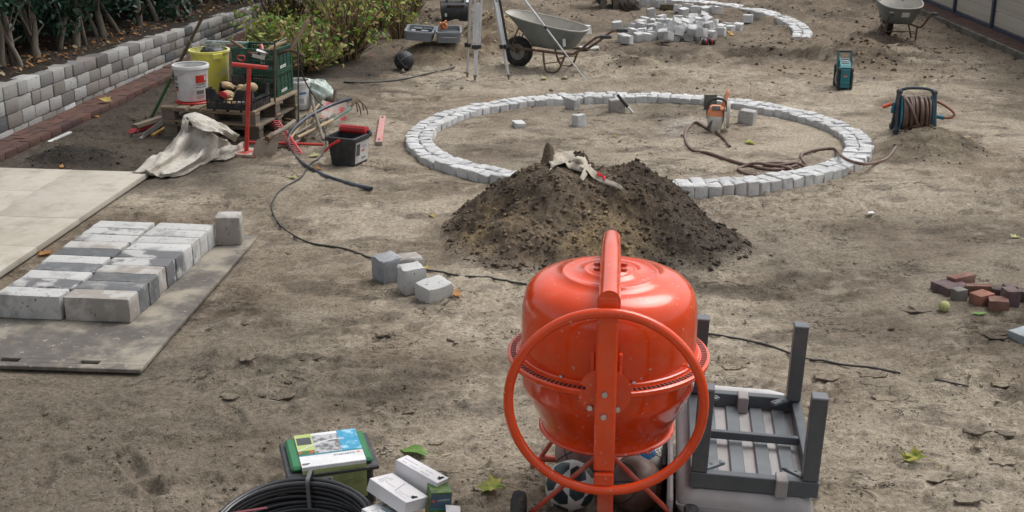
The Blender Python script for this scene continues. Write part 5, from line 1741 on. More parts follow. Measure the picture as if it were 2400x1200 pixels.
# black fruit crate with gloves
BC = mat('black crate plastic', (.016, .016, .017), scale=6, rough=.5, bump=.03, dust=((.17, .155, .14), .45, 9))
bc_t = thing('fruit_crate', 'low black plastic crate with cut-out sides, full of work gloves', 'crate', PM @ Vector((.475, .005, DZ)), (0, 0, PA))
w_, d_, h_ = .445, .405, .185
def crate_side(u1, fx, cuts, low, n):
    m = MB()
    def bar(ua, ub, za, zb, off=0.0, th=.008):
        m.loft([[fx(ua, o_, za), fx(ub, o_, za), fx(ub, o_, zb), fx(ua, o_, zb)] for o_ in (off, off + th)])
    hi, c0, c1 = h_, cuts[0], cuts[1]
    bar(0, u1, 0, .055)
    for zz in (.055, .085):
        bar(0, u1, zz, zz + .006, -.004, .014)
    bar(0, c0, .085, hi); bar(c1, u1, .085, hi)
    if low > .09:
        bar(c0, c1, .085, low)
    m.loft([[fx(c0, o_, .09), fx(c0 + .05, o_, .09), fx(c0, o_, hi)] for o_ in (0, .008)])
    m.loft([[fx(c1 - .05, o_, .09), fx(c1, o_, .09), fx(c1, o_, hi)] for o_ in (0, .008)])
    bar(0, c0 + .006, hi - .008, hi, -.005, .017); bar(c1 - .006, u1, hi - .008, hi, -.005, .017)
    for k in range(n + 1):
        u = u1 * k / n
        top = hi if (u <= c0 or u >= c1) else .093
        bar(max(0, u - .003), min(u1, u + .003), 0, top, -.004, .014)
    return m
obj('front_wall', crate_side(w_, lambda u, o_, z: (u, o_, z), (.09, w_ - .14), .0, 9), BC, bc_t)
obj('rear_wall', crate_side(w_, lambda u, o_, z: (u, d_ - o_, z), (.14, w_ - .07), .0, 9), BC, bc_t)
obj('side_wall', crate_side(d_ - .02, lambda u, o_, z: (w_ - o_, u + .01, z), (.03, d_ - .07), .105, 8), BC, bc_t)
obj('side_wall', crate_side(d_ - .02, lambda u, o_, z: (o_, u + .01, z), (.10, d_ - .13), .0, 8), BC, bc_t)
obj('raised_corner', MB().box((.13, d_ - .004, .19), (.13, .010, .10), b=.003), BC, bc_t)
obj('floor', MB().box((w_ / 2, d_ / 2, .008), (w_ - .02, d_ - .02, .01)), BC, bc_t)
GLV = mat('tan leather glove', (.50, .36, .20), c2=(.38, .27, .16), scale=9, rough=.85, bump=.4, bscale=30, bdist=.004)
def glove(px, py, Y, rot, lab, s=1.0, cuff=True):
    c = PY(px, py, Y)
    t = thing('work_glove', lab, 'work glove', c, rot, 'work gloves')
    mbp = MB().loft([[(x + .0, y * ww, z * hh__) for (y, z) in [(math.cos(a), math.sin(a)) for a in np.linspace(0, 2 * PI, 13)[:-1]]] for x, ww, hh__ in ((-.06 * s, .030 * s, .018 * s), (-.045 * s, .042 * s, .034 * s), (0, .048 * s, .042 * s), (.045 * s, .044 * s, .036 * s), (.065 * s, .036 * s, .022 * s))])
    obj('palm', mbp, GLV, t, 80)
    for k in range(4):
        y = (-.034 + .0225 * k) * s
        obj('finger', MB().tube(spline([(.05 * s, y, .0), (.085 * s, y * 1.05, .006), (.108 * s, y * 1.05, -.012), (.112 * s, y, -.036)], 3), [.013 * s] * 9 + [.008 * s], 8), GLV, t, 80)
    obj('thumb', MB().tube(spline([(-.02 * s, -.035 * s, 0), (.015 * s, -.065 * s, .0), (.05 * s, -.066 * s, -.012)], 4), [.015 * s] * 8 + [.009 * s], 8), GLV, t, 80)
    if cuff:
        obj('cuff', MB().loft([[(x, y * ww, z * .026 * s) for (y, z) in [(math.cos(a), math.sin(a)) for a in np.linspace(0, 2 * PI, 13)[:-1]]] for x, ww in ((-.055 * s, .040 * s), (-.10 * s, .052 * s))]), mat('red cuff', (.40, .03, .03), rough=.8, bump=.2), t, 80)
    return t
def glove_in(u, v, z, rot, lab, s, cuff):
    q = PM @ Vector((.475 + u, .005 + v, DZ + z))
    t = glove(545, 230, 11.4, rot, lab, s, cuff)
    t.location = q
glove_in(.165, .105, .120, (R(25), R(10), R(75)), 'tan work glove with red cuff at the front cut-out of the black crate', .95, True)
glove_in(.045, .330, .155, (R(5), R(15), R(40)), 'tan work glove over the left rear rim of the black crate', .9, False)
glove_in(.345, .190, .170, (R(10), R(18), R(150)), 'big tan work glove lying highest at the right of the black crate', 1.2, False)
glove_in(.230, .270, .150, (R(10), R(25), R(80)), 'tan work glove half hidden behind the red tamper pole', .8, False)
glove_in(.190, .080, .060, (R(10), R(5), R(10)), 'tan work glove deep in the black crate behind its front slats', .9, False)
q = PM @ Vector((.44, .16, DZ + .10))
glove(490, 236, 11.50, (R(85), R(75), R(80)), 'tan work glove squeezed between the white bucket and the black crate', .8, False).location = q
a = PY(557, 222, 11.3); b = PY(566, 240, 11.25)
tool('trowel', 'small pointed grey trowel between the gloves of the black crate', 'hand tool', [('blade', MB().loft([[a, a + Vector((.004, .004, 0))], [b + Vector((-.03, 0, 0)), b + Vector((.03, .01, 0))]], False, False, False).add([tuple(a), tuple(b + Vector((-.028, 0, 0))), tuple(b + Vector((.028, .012, 0)))], [(0, 1, 2)]), STEEL), ('handle', MB().tube([PY(567, 222, 11.3), PY(563, 238, 11.3)], .013, 8), REDPR)])

# red tamper
tp = G(578, 360)
tamp = thing('hand_tamper', 'red hand tamper with T-handle standing on its square plate before the pile', 'tamper', (tp.x, tp.y, 0), (0, 0, R(-12)))
TRED = mat('red tamper paint', (.48, .035, .028), scale=5, rough=.4, bump=.03, dust=((.42, .25, .21), .3, 9))
TPL = mat('scuffed red plate', (.42, .06, .05), c2=(.38, .31, .26), scale=14, lo=.45, hi=.56, rough=.7, bump=.1)
obj('plate', MB().box((0, 0, .012), (.265, .255, .024), b=.002), TPL, tamp)
obj('plate_edge', MB().box((0, 0, -.008), (.262, .252, .016)), mat('soiled steel', (.12, .105, .085), rough=.9, bump=.2), tamp)
top = PY(584, 156, tp.y - .02)
tl = Vector(((top.x - tp.x) * 1, -.02, top.z))
tl = rotz(R(12)) @ tl
obj('pole', MB().tube([(0, 0, .02), tl], .0195, 16), TRED, tamp)
obj('handle_bar', MB().tube([tl + Vector((-.148, -.02, .018)), tl + Vector((.158, .035, -.012))], .0195, 16), TRED, tamp)
obj('end_plug', MB().tube([tl + Vector((.1585, .0352, -.012)), tl + Vector((.163, .036, -.0124))], .0165, 14), RUBBER, tamp)

# steel rod
a, b = G(644, 311), PY(644, 96, 11.62)
tool('iron_rod', 'rusty iron rod standing upright against the crates', 'rod', [('shaft', MB().tube([a, b], .0095, 10), RUST)])

# broom against the pile
a = PY(354, 277, 12.1); b = Vector((-2.84, 12.38, 1.30))
HG_ = mat('green broom handle', (.03, .10, .018), c2=(.07, .06, .025), scale=3, lo=.45, hi=.6, rough=.5, bump=.05)
HB_ = mat('brown varnished handle', (.10, .062, .025), c2=(.07, .045, .02), scale=4, rough=.5, bump=.08)
mid = a.lerp(b, .38)
br_c = G(340, 291)
broom = thing('broom', 'yard broom with a green and brown handle and red bristles beside the pallet', 'broom', (a.x, a.y, 0))
L_ = Vector((a.x, a.y, 0))
obj('handle', MB().tube([a - L_, mid - L_], .0150, 10), HG_, broom)
obj('handle', MB().tube([mid - L_, b - L_], .0155, 10), HB_, broom)
h0, h1 = G(316, 297, .05) - L_, G(378, 277, .06) - L_
dv_ = (h1 - h0).normalized(); nv = Vector((-dv_.y, dv_.x, 0))
obj('head_board', MB().loft([[h + nv * .035 + Vector((0, 0, .02)), h - nv * .035 + Vector((0, 0, .02)), h - nv * .038 - Vector((0, 0, .012)), h + nv * .038 - Vector((0, 0, .012))] for h in (h0, h1)]), WOODG, broom)
brs = MB()
rb = random.Random(6)
for k in range(520):
    u = rb.random() ** 1.0
    c = h0.lerp(h1, u) + nv * rb.uniform(-.033, .033) - dv_ * (.02 if u < .12 else 0)
    e = c + Vector((rb.uniform(-.012, .012), rb.uniform(-.012, .012), 0)) - dv_ * (.06 if u < .15 else 0.01)
    brs.tube([(c.x, c.y, .04), (e.x, e.y, .004)], [.0022, .0018], 4)
bo = obj('bristles', brs, mat('red bristles', (.33, .02, .02), rough=.6, bump=0), broom); bo['kind'] = 'stuff'
# straightedge and wood offcut under the pallet
a, b = G(336, 326, .0), G(384, 292, .0)
d_ = (b - a).normalized(); nn = Vector((-d_.y, d_.x, 0))
AL = mat('dull aluminium', (.52, .52, .51), scale=6, rough=.4, metal=.7, bump=.05, dust=((.3, .27, .23), .4, 9))
tool('aluminium_profile', 'angled aluminium profile sticking out from under the pallet', 'profile', [('profile', MB().loft([[q, q + nn * .004, q + nn * .004 + Vector((0, 0, .055)), q + Vector((0, 0, .055))] for q in (a, b)]).loft([[q, q + nn * .055, q + nn * .055 + Vector((0, 0, .004)), q + Vector((0, 0, .004))] for q in (a, b)]), AL)])
a, b = G(357, 318, .015), G(388, 300, .015)
tool('wood_offcut', 'short yellow wood offcut beside the aluminium profile', 'wood offcut', [('board', MB().box((a + b) / 2, ((b - a).length, .03, .025), rotz(math.atan2(b.y - a.y, b.x - a.x)), b=.002), mat('yellow wood', (.42, .24, .07), rough=.8))])
a, b = G(110, 335, .008), G(165, 310, .008)
tool('white_batten', 'thin white batten on the dark soil beside the brick edging', 'batten', [('board', MB().box((a + b) / 2, ((b - a).length, .035, .016), rotz(math.atan2(b.y - a.y, b.x - a.x)), b=.002), mat('white batten paint', (.55, .55, .53), rough=.6, dust=((.3, .27, .23), .4, 9)))])

# tarpaulin hanging off the pallet
CLOTH = mat('dirty canvas', (.54, .505, .44), c2=(.36, .32, .265), scale=4, lo=.45, hi=.72, rough=.95, bump=.9, bscale=11, bdist=.03, dust=((.22, .185, .145), .5, 6))
def cloth(name, lab, ctrl, sub, fold, seed, m, cat, parent=None, th=.004):
    """ctrl rows of world points -> smooth sheet with folds along the rows' columns"""
    rows = [spline(r_, sub) for r_ in ctrl]
    cols = list(zip(*rows))
    cols = [spline(c, sub) for c in cols]
    P = list(map(list, zip(*cols)))
    nr, nc = len(P), len(P[0])
    rg_ = random.Random(seed)
    ph = [rg_.uniform(0, 6.28) for _ in range(6)]
    for i in range(nr):
        for j in range(nc):
            u, v = i / (nr - 1), j / (nc - 1)
            rdg = 1 - 4 * abs(float(fbm(np.array([u * 1.2 + .6 * v + seed]), np.array([v * 2.6 - u * .8]), 2.2, 3, seed + 9)[0]) - .5)
            f = fold * 1.5 * rdg * rdg + fold * .5 * (.8 * (1 - 2 * abs(math.sin(5 * v + 2.2 * u + ph[0]))) + .55 * (1 - 2 * abs(math.sin(8 * v - 5 * u + ph[1]))) + .35 * math.sin(9 * u + 14 * v + ph[2]) + .25 * math.sin(27 * v + 13 * u + ph[3]))
            w_ = float(vnoise(np.array([u * 7 + seed]), np.array([v * 7]), seed)[0]) - .5
            q = P[i][j]
            P[i][j] = Vector((q.x + fold * .6 * w_, q.y, q.z + max(-.2 * fold, f) * .75 * min(1, 12 * u * (1 - u) + .25) + fold * 1.3 * w_))
    mb_ = MB().grid(P)
    me = mb_.mesh(name, 180)
    me.materials.append(m)
    o = obj(name, me, None, parent)
    so = o.modifiers.new('thickness', 'SOLIDIFY'); so.thickness = th; so.offset = 1
    if cat:
        tag(o, lab, cat)
    return o
W = lambda px, py, z: G(px, py, z)
tp_ = thing('tarpaulin', 'dirty cream canvas sheet sliding off the pallet onto the soil', 'canvas sheet', W(430, 350, 0))
TL = tp_.location
def tpiece(name, ctrl, fold, seed, sub=6):
    return cloth(name, '', [[q - TL for q in r_] for r_ in ctrl], sub, fold, seed, CLOTH, None, tp_, .004)
tpiece('drape', [
    [W(426, 300, .22), W(440, 290, .27), W(470, 300, .25), W(500, 312, .22), W(525, 326, .17), W(540, 338, .10)],
    [W(412, 322, .16), W(436, 318, .21), W(462, 326, .17), W(492, 330, .18), W(520, 342, .10), W(536, 350, .07)],
    [W(385, 352, .07), W(415, 348, .14), W(445, 352, .08), W(480, 354, .11), W(508, 358, .06), W(528, 360, .04)],
    [W(350, 380, .03), W(385, 374, .10), W(415, 376, .05), W(448, 382, .08), W(476, 380, .03), W(498, 376, .02)],
    [W(312, 406, .02), W(342, 402, .05), W(372, 405, .02), W(400, 409, .035), W(425, 404, .015), W(455, 396, .012)],
    [W(308, 413, .004), W(345, 412, .004), W(376, 415, .002), W(395, 417, .004), W(425, 411, .0), W(452, 402, .0)]], .028, 3, 8)
tpiece('flap', [
    [W(432, 268, .33), W(455, 266, .34), W(480, 270, .335), W(510, 286, .30), W(540, 304, .27), W(561, 318, .24)],
    [W(440, 280, .325), W(464, 282, .335), W(490, 290, .325), W(515, 302, .29), W(540, 316, .25), W(556, 324, .20)],
    [W(452, 296, .29), W(478, 304, .30), W(502, 310, .28), W(525, 318, .24), W(542, 326, .18), W(552, 332, .13)]], .014, 13, 8)
tpiece('flap', [
    [W(430, 272, .325), W(426, 290, .28), W(424, 312, .19)],
    [W(442, 284, .325), W(440, 300, .27), W(446, 318, .19)]], .012, 15, 6)
cloth('tarpaulin', 'smaller folded pale cloth on the soil left of the tamper plate', [
    [W(505, 336, .10), W(530, 335, .11), W(552, 340, .09), W(572, 332, .07)],
    [W(492, 356, .06), W(525, 352, .08), W(550, 350, .07), W(570, 345, .03)],
    [W(478, 372, .02), W(510, 366, .03), W(535, 366, .03), W(562, 356, .02)],
    [W(476, 376, .012), W(508, 374, .012), W(530, 374, .012), W(556, 362, .012)]], 6, .012, 8, CLOTH, 'canvas sheet')

# rag on the soil heap
def HM(px, py, up=.018):
    """point of the soil heap seen at a pixel (marched along the sight line once, to read positions off the photo)"""
    d = PY(px, py, 9.0) - Vector((0, 0, CAM_H))
    t = .75
    while t < 1.2:
        q = Vector((0, 0, CAM_H)) + d * t
        if q.z <= main_z(q.x, q.y):
            break
        t += .002
    return q + Vector((0, 0, up))
RAG = mat('beige rag', (.46, .41, .33), c2=(.35, .31, .25), scale=5, rough=.95, bump=.3, bscale=150, bdist=.002, dust=((.25, .21, .16), .4, 8))
rag = thing('rag', 'torn beige rag with a red spot draped over the top of the soil heap', 'rag', HM(1330, 390, 0))
RL = rag.location
def ragpiece(name, ctrl, fold, seed, m):
    o = cloth(name, '', [[q - RL for q in r_] for r_ in ctrl], 5, fold, seed, m, None, rag, .003)
    return o
ragpiece('sheet', [[HM(1282, 368, .028), HM(1310, 362, .040), HM(1345, 364, .034), HM(1368, 366, .04)],
                   [HM(1283, 376, .028), HM(1312, 372, .034), HM(1345, 378, .036), HM(1372, 384, .028)],
                   [HM(1285, 388, .03), HM(1312, 386, .030), HM(1345, 392, .028), HM(1385, 400, .04)],
                   [HM(1290, 402, .012), HM(1318, 393, .03), HM(1340, 402, .02), HM(1392, 412, .02)]], .016, 5, RAG)
ragpiece('strip', [[HM(1360, 385, .028), HM(1385, 402, .028), HM(1400, 420, .045), HM(1425, 432, .035), HM(1450, 442, .03), HM(1462, 450, .02)],
                   [HM(1352, 396, .028), HM(1374, 412, .04), HM(1390, 428, .03), HM(1420, 438, .02), HM(1448, 446, .018), HM(1461, 453, .010)]], .008, 6, RAG)
ragpiece('strip', [[HM(1372, 396, .028), HM(1368, 410, .045), HM(1358, 426, .02)], [HM(1386, 400, .045), HM(1378, 416, .03), HM(1366, 430, .012)]], .008, 7, RAG)
ragpiece('strip', [[HM(1284, 376, .028), HM(1292, 392, .03), HM(1288, 404, .012)], [HM(1300, 378, .045), HM(1300, 392, .03), HM(1292, 402, .012)]], .006, 9, RAG)
ragpiece('red_spot', [[HM(1400, 421, .060), HM(1412, 428, .056), HM(1420, 431, .052)], [HM(1398, 427, .054), HM(1412, 433, .050), HM(1418, 436, .044)]], .002, 8, mat('red paint spot', (.55, .02, .028), rough=.9))

# ---------------------------------------------------------------- long-handled tools beside the pallet
LT = 'long-handled garden tools heaped beside the pallet'
bl = G(622, 345, .09)
hoe = thing('draw_hoe', 'muddy broad hoe blade leaning on the heap of tools beside the tamper', 'hoe', bl, (R(-28), 0, R(-14)), LT)
outl = [(-.115, -.075), (.06, -.085), (.105, -.05), (.112, .05), (.08, .07), (.03, .062), (.0, .045), (-.03, .062), (-.085, .07), (-.10, .03)]
obj('blade', MB().loft([[(x, 0, y) for x, y in outl], [(x, .008, y) for x, y in outl]]), mat('muddy iron', (.26, .215, .165), c2=(.18, .14, .105), scale=12, rough=.9, bump=.3, bscale=50, speck=((.25, .06, .05), .67, 18)), hoe, 20)
inv = (Matrix.Translation(bl) @ Euler((R(-28), 0, R(-14))).to_matrix().to_4x4()).inverted()
obj('socket', MB().tube([inv @ PY(626, 326, bl.y), inv @ PY(640, 314, bl.y + .12)], .024, 12), RUST, hoe)
obj('handle', MB().tube([inv @ PY(636, 317, bl.y + .08), inv @ PY(664, 303, bl.y + .28), inv @ PY(690, 284, bl.y + .62)], .020, 12), GREYH, hoe)
# red plastic leaf rake
r0, r1 = PY(652, 283, 11.35), PY(712, 366, 10.70)
rk = thing('leaf_rake', 'red plastic rake head standing on edge over the pile of handles', 'rake', r0, (0, 0, 0), LT)
dr = (r1 - r0)
REDPL = mat('red rake plastic', (.50, .06, .06), rough=.45, bump=.03, dust=((.40, .24, .2), .4, 12))
obj('head_bar', MB().tube([Vector((0, 0, 0)), dr * .5, dr], [.010, .016, .010], 8), REDPL, rk)
for k in range(17):
    c = dr * (k + .2) / 16.6
    q = c + Vector((-.055, -.02, .012)); q2 = c + Vector((-.072, -.03, -.012))
    obj('tooth', MB().tube([c, q, q2], [.0050, .0042, .003], 6), REDPL, rk)
obj('handle', MB().tube([dr * .5, PY(728, 262, 11.9) - r0], .013, 10), HANDP, rk)
# iron garden rake lying with its red bar
r0, r1 = PY(583, 333, 10.95), PY(759, 339, 11.0)
rk = thing('garden_rake', 'garden rake with a long red bar and grey tines lying on the soil', 'rake', r0, (0, 0, 0), LT)
dr = r1 - r0
obj('head_bar', MB().tube([(0, 0, 0), dr], .0125, 10), TRED, rk)
for k in range(19):
    c = dr * (.36 + .63 * k / 18)
    obj('tine', MB().tube([c, c + Vector((.002, -.012, -.03)), c + Vector((.0, -.02, -c.z - r0.z + .004))], [.005, .0045, .0035], 6), GREYH, rk)
obj('handle', MB().tube([dr * .6, PY(752, 285, 11.9) - r0], .013, 10), GREYH, rk)
# cultivator with green ferrule and four tines
a, m1, m2, b = PY(697, 322, 11.1), PY(733, 305, 11.35), PY(780, 281, 11.7), PY(822, 254, 12.1)
cv = [('handle', MB().tube([a, m1, m2], .0155, 10), HANDP), ('handle', MB().tube([m2, b], .0150, 10), mat('green grey ferrule', (.09, .16, .12), rough=.6, bump=.1))]
for k, (x, y) in enumerate(((846, 268), (862, 268), (838, 262), (852, 258))):
    e = G(x, y, .005)
    cv.append(('tine', MB().tube(spline([b, b.lerp(e, .45) + Vector((0, 0, .10)), e.lerp(b, .12) + Vector((0, 0, .07)), e], 5), .0055, 6), RUST))
tool('cultivator', 'cultivator with four curved tines pointing right, green ferrule on a pale handle', 'cultivator', cv, LT)
for (pts, r_, m_, lab) in (
        ([(690, 315, 11.2, 0), (740, 288, 11.6, 0), (768, 277, 11.8, 0)], .014, GREYH, 'greenish grey handle just above the cultivator handle'),
        ([(731, 222, 12.15, 0), (738, 262, 11.7, 0), (758, 328, 11.1, 0)], .0165, GREYH, 'grey round handle crossing the heap steeply from the upper end'),
        ([(733, 243, 12.1, 0), (722, 275, 11.75, 0), (715, 304, 11.45, 0)], .015, HANDP, 'pale steep handle left of the crossing grey handle'),
        ([(748, 245, 12.1, 0), (716, 280, 11.7, 0), (684, 312, 11.3, 0)], .0135, HANDP, 'cream wooden handle lying under the blue pipe'),
        ([(784, 268, 12.0, 0), (757, 300, 11.6, 0), (735, 325, 11.3, 0)], .018, GREYH, 'thick weathered handle at the right of the heap'),
        ([(742, 268, 11.9, 0), (728, 290, 11.6, 0), (712, 325, 11.2, 0)], .013, HAND, 'thin dark brown handle in the middle of the heap'),
        ([(667, 280, 11.9, 0), (690, 283, 11.7, 0), (697, 284, 11.65, 0)], .016, HAND, 'short brown handle end beside the pallet block')):
    tool('wooden_shaft', lab, 'tool handle', [('shaft', MB().tube(spline([PY(x, y, Y) for x, y, Y, _ in pts], 4), r_, 10), m_)], LT)
# red painted shovel blade and sack at the far end
c = G(783, 262, .06)
sh = thing('shovel', 'square shovel with worn red paint lying behind the tool handles', 'shovel', c, (R(38), R(6), R(8)), LT)
SHR = mat('worn red shovel', (.40, .35, .31), c2=(.50, .07, .07), scale=9, lo=.47, hi=.60, rough=.7, bump=.1, dust=((.3, .26, .21), .5, 7))
rows = []
for i in range(5):
    y = -.11 + .055 * i
    rows.append([(x, y, .025 * (x / .12) ** 2 + (.01 if i == 4 else 0)) for x in np.linspace(-.125, .125, 7)])
rows2 = [[(x, y, z - .003) for x, y, z in r_] for r_ in rows]
obj('blade', MB().grid(rows).grid(rows2), SHR, sh, 60)
obj('socket', MB().tube([(0, .10, .01), (0, .24, .04)], .018, 10), RUST, sh)
def lump(name, lab, cat, c, d, m, seed, amp, rot=(0, 0, 0), fr=3.0):
    mb_ = MB().ball(1.0, None, 36, 22)
    vs = np.array(mb_.v)
    n = vs / np.linalg.norm(vs, axis=1)[:, None]
    f = fbm(n[:, 0] * 1.0 + n[:, 2] * .7 + 5, n[:, 1] - n[:, 2] * .6 + 9, fr, 4, seed, .55) - .5
    rd_ = fbm(n[:, 0] + 3, n[:, 1] * .6 + n[:, 2], fr * 2.1, 3, seed + 5)
    vs = vs * (1 + amp * f[:, None] * 2 - amp * .5 * np.abs(rd_ - .5)[:, None])
    vs = vs * np.array(d)
    vs[:, 2] = np.maximum(vs[:, 2], -d[2] * .62)
    mb_.v = [tuple(q) for q in vs]
    o = obj(name, mb_, m, None, 60, loc=c, rot=rot)
    tag(o, lab, cat)
    return o
lump('sack', 'small dark grey sack between the plastic bag and the blue pipe', 'sack', tuple(G(783, 238, .05)), (.13, .10, .075), mat('dark sack cloth', (.12, .105, .085), c2=(.08, .07, .055), scale=7, rough=.95, bump=.5, bscale=40, bdist=.01), 5, .35)
lump('plastic_bag', 'crumpled pale green-white plastic bag behind the tool handles', 'plastic bag', tuple(G(752, 226, .10)), (.155, .12, .20), mat('pale plastic film', (.52, .60, .54), c2=(.42, .50, .45), scale=5, rough=.3, bump=.8, bscale=13, bdist=.02), 8, .38, (0, R(-32), R(20)), 2.6)
# white canister behind the crates
p = G(703, 256)
wc = thing('bucket', 'slim white bucket with a blue printed label behind the green crates', 'bucket', (p.x - .02, p.y + .05, 0), (0, 0, 0), 'buckets')
obj('body', MB().lathe([(.001, 0), (.105, 0), (.110, .006), (.122, .26), (.112, .26), (.10, .01), (.001, .01)], 36), WB, wc, 40)
obj('rim', MB().lathe([(.112, .292), (.130, .292), (.133, .287), (.133, .262), (.121, .258)], 36), WB, wc, 40)
obj('collar', MB().lathe([(.1215, .235), (.130, .237), (.130, .247), (.1225, .249)], 36), WB, wc, 40)
decal(wc, 'printed_label', D90 - R(30), D90 + R(55), .05, .20, WHT, .110, .122, .26)
decal(wc, 'printed_bar', D90 + R(5), D90 + R(55), .160, .185, printmat('print blue', (.10, .20, .38)), .110, .122, .26, .002)
decal(wc, 'printed_bar', D90 + R(5), D90 + R(40), .07, .12, printmat('print light grey', (.42, .42, .42)), .110, .122, .26, .002)

# black rectangular washing pail
p0, p1 = G(773, 391), G(834, 397)
pr_ang = math.atan2(p1.y - p0.y, p1.x - p0.x) - R(3)
pail = thing('washing_pail', 'black rectangular pail with red perforated roller and red handle', 'pail', (p0.x, p0.y, 0), (0, 0, pr_ang))
BP = mat('black pail plastic', (.020, .021, .024), scale=5, rough=.5, bump=.05, dust=((.16, .145, .13), .4, 7), speck=((.3, .28, .25), .70, 60))
w0, d0_, w1, d1_, hh_p = .215, .26, .265, .30, .265
def rr(w, d, z, ox=0, oy=0, r_=.03, n=5):
    out = []
    for k, (sx, sy) in enumerate(((1, 1), (-1, 1), (-1, -1), (1, -1))):
        for j in range(n):
            a = k * PI / 2 + j * PI / 2 / (n - 1)
            out.append((ox + sx * (w / 2 - r_) + r_ * math.cos(a), oy + sy * (d / 2 - r_) + r_ * math.sin(a), z))
    return out
cx_, cy_ = w0 / 2 + .005, d0_ / 2 + .01
obj('body', MB().loft([rr(w0, d0_, 0, cx_, cy_), rr(w1, d1_, hh_p, cx_, cy_), rr(w1 - .02, d1_ - .02, hh_p, cx_, cy_), rr(w0 - .02, d0_ - .02, .015, cx_, cy_)]), BP, pail, 30)
obj('rim', MB().loft([rr(w1 + .028, d1_ + .028, hh_p - .035, cx_, cy_), rr(w1 + .032, d1_ + .032, hh_p - .005, cx_, cy_), rr(w1 + .024, d1_ + .024, hh_p, cx_, cy_), rr(w1 - .01, d1_ - .01, hh_p, cx_, cy_)], False, False), BP, pail, 30)
rl = MB()
rl.tube([(cx_ - w1 / 2 + .005, cy_ + d1_ * .33, hh_p + .02), (cx_ + w1 / 2 - .005, cy_ + d1_ * .33, hh_p + .02)], .034, 20)
ro = obj('roller', rl, mat('red roller plastic', (.55, .035, .035), rough=.4, bump=.03, dust=((.3, .2, .17), .3, 9)), pail)
hl = MB()
for k in range(11):
    for q in range(5):
        a = R(20 + 35 * q)
        hl.box((cx_ - w1 / 2 + .03 + k * .0205, cy_ + d1_ * .33 - .0335 * math.cos(a), hh_p + .02 + .0335 * math.sin(a)), (.012, .006, .004), Euler((-(a - PI / 2), 0, 0)).to_matrix())
hs = obj('roller_holes', hl, DARKHOLE, ro); hs['kind'] = 'stuff'
obj('roller_axle', MB().tube([(cx_ - w1 / 2 - .012, cy_ + d1_ * .33, hh_p + .012), (cx_ + w1 / 2 + .02, cy_ + d1_ * .33, hh_p + .012)], .014, 10), BP, pail)
obj('handle', MB().tube([(cx_ + .015, cy_ - d1_ / 2 - .022, hh_p - .015), (cx_ - .06, cy_ - d1_ / 2 - .05, hh_p - .06), (cx_ - .135, cy_ - d1_ / 2 - .02, hh_p - .125)], [.014, .011, .009], 10), mat('red lid', (1, 0, 0)), pail)
sl_ = d1_ / 2 - d0_ / 2
lab_ = MB().loft([[(cx_ + w0 / 2 + (w1 - w0) / 2 * z / hh_p + .001, y, z), (cx_ + w0 / 2 + (w1 - w0) / 2 * z / hh_p + .0025, y, z)] for y, z in ()]) if False else MB()
P = []
for z in (.035, .215):
    x = cx_ + w0 / 2 + (w1 - w0) / 2 * z / hh_p + .002
    P.append([(x, cy_ - .10, z), (x, cy_ + .115, z)])
obj('printed_label', MB().grid(P), mat('scuffed label', (.55, .54, .53), rough=.5, bump=0, scale=8, dust=((.3, .27, .25), .5, 9)), pail, 0, fix=False)
P2 = []
for z in (.10, .20):
    x = cx_ + w0 / 2 + (w1 - w0) / 2 * z / hh_p + .0032
    P2.append([(x, cy_ - .09, z), (x, cy_ - .03, z)])
obj('printed_picture', MB().grid(P2), printmat('print dark grey', (.05, .055, .06)), pail, 0, fix=False)
for (z0, z1, y0, y1, m_) in ((.125, .14, -.005, .05, REDPR), (.17, .176, -.005, .08, printmat('print mid grey', (.20, .19, .19))), (.155, .16, -.005, .08, printmat('print mid grey', (.20, .19, .19))), (.06, .075, .0, .07, printmat('print mid grey', (.20, .19, .19)))):
    P3 = [[(cx_ + w0 / 2 + (w1 - w0) / 2 * z / hh_p + .0033, cy_ + y, z) for y in (y0, y1)] for z in (z0, z1)]
    obj('small_print', MB().grid(P3), m_, pail, 0, fix=False)
# long red level
a, b = G(888, 340), G(897, 278)
lv = thing('spirit_level', 'long faded red level lying flat on the sand beside the pail', 'spirit level', a, (0, 0, math.atan2(b.y - a.y, b.x - a.x)))
Ll = (b - a).length
obj('bar', MB().box((Ll / 2, 0, .018), (Ll, .058, .030), b=.003), mat('faded red aluminium', (.56, .21, .19), c2=(.50, .28, .25), scale=6, rough=.5, bump=.02, dust=((.45, .36, .31), .5, 7)), lv)
for x in (.08, Ll - .08):
    obj('hand_hole', MB().box((x, 0, .0332), (.09, .026, .001), b=0), mat('dusty grey slot', (.15, .13, .12), rough=.8, bump=0), lv)
obj('end_cap', MB().box((-.008, 0, .018), (.016, .062, .034), b=.003), mat('grey cap', (.25, .23, .22), rough=.6), lv)
# blue-black water pipe curling over the handles
PB = mat('blue black water pipe', (.028, .036, .050), c2=(.06, .075, .10), scale=4, rough=.35, bump=.05, bscale=30, dust=((.2, .18, .16), .35, 8))
pts = [PY(824, 232, 12.0), PY(800, 238, 11.95), PY(770, 249, 11.85), PY(728, 270, 11.6), PY(697, 293, 11.3), PY(680, 313, 11.1), PY(676, 336, 10.95), PY(690, 363, 10.72), G(718, 389, .02), G(770, 415, .017), G(830, 433, .017), G(871, 442, .017)]
wp = thing('water_pipe', 'blue-black water pipe curving over the tool handles onto the sand', 'water pipe', pts[-1])
obj('pipe', MB().tube([q - pts[-1] for q in spline(pts, 8)], .0165, 12), PB, wp, 80)
e_ = pts[-1] - pts[-2]
obj('bore', MB().tube([e_.normalized() * .0005, e_.normalized() * .0012], .0125, 12), DARKHOLE, wp)
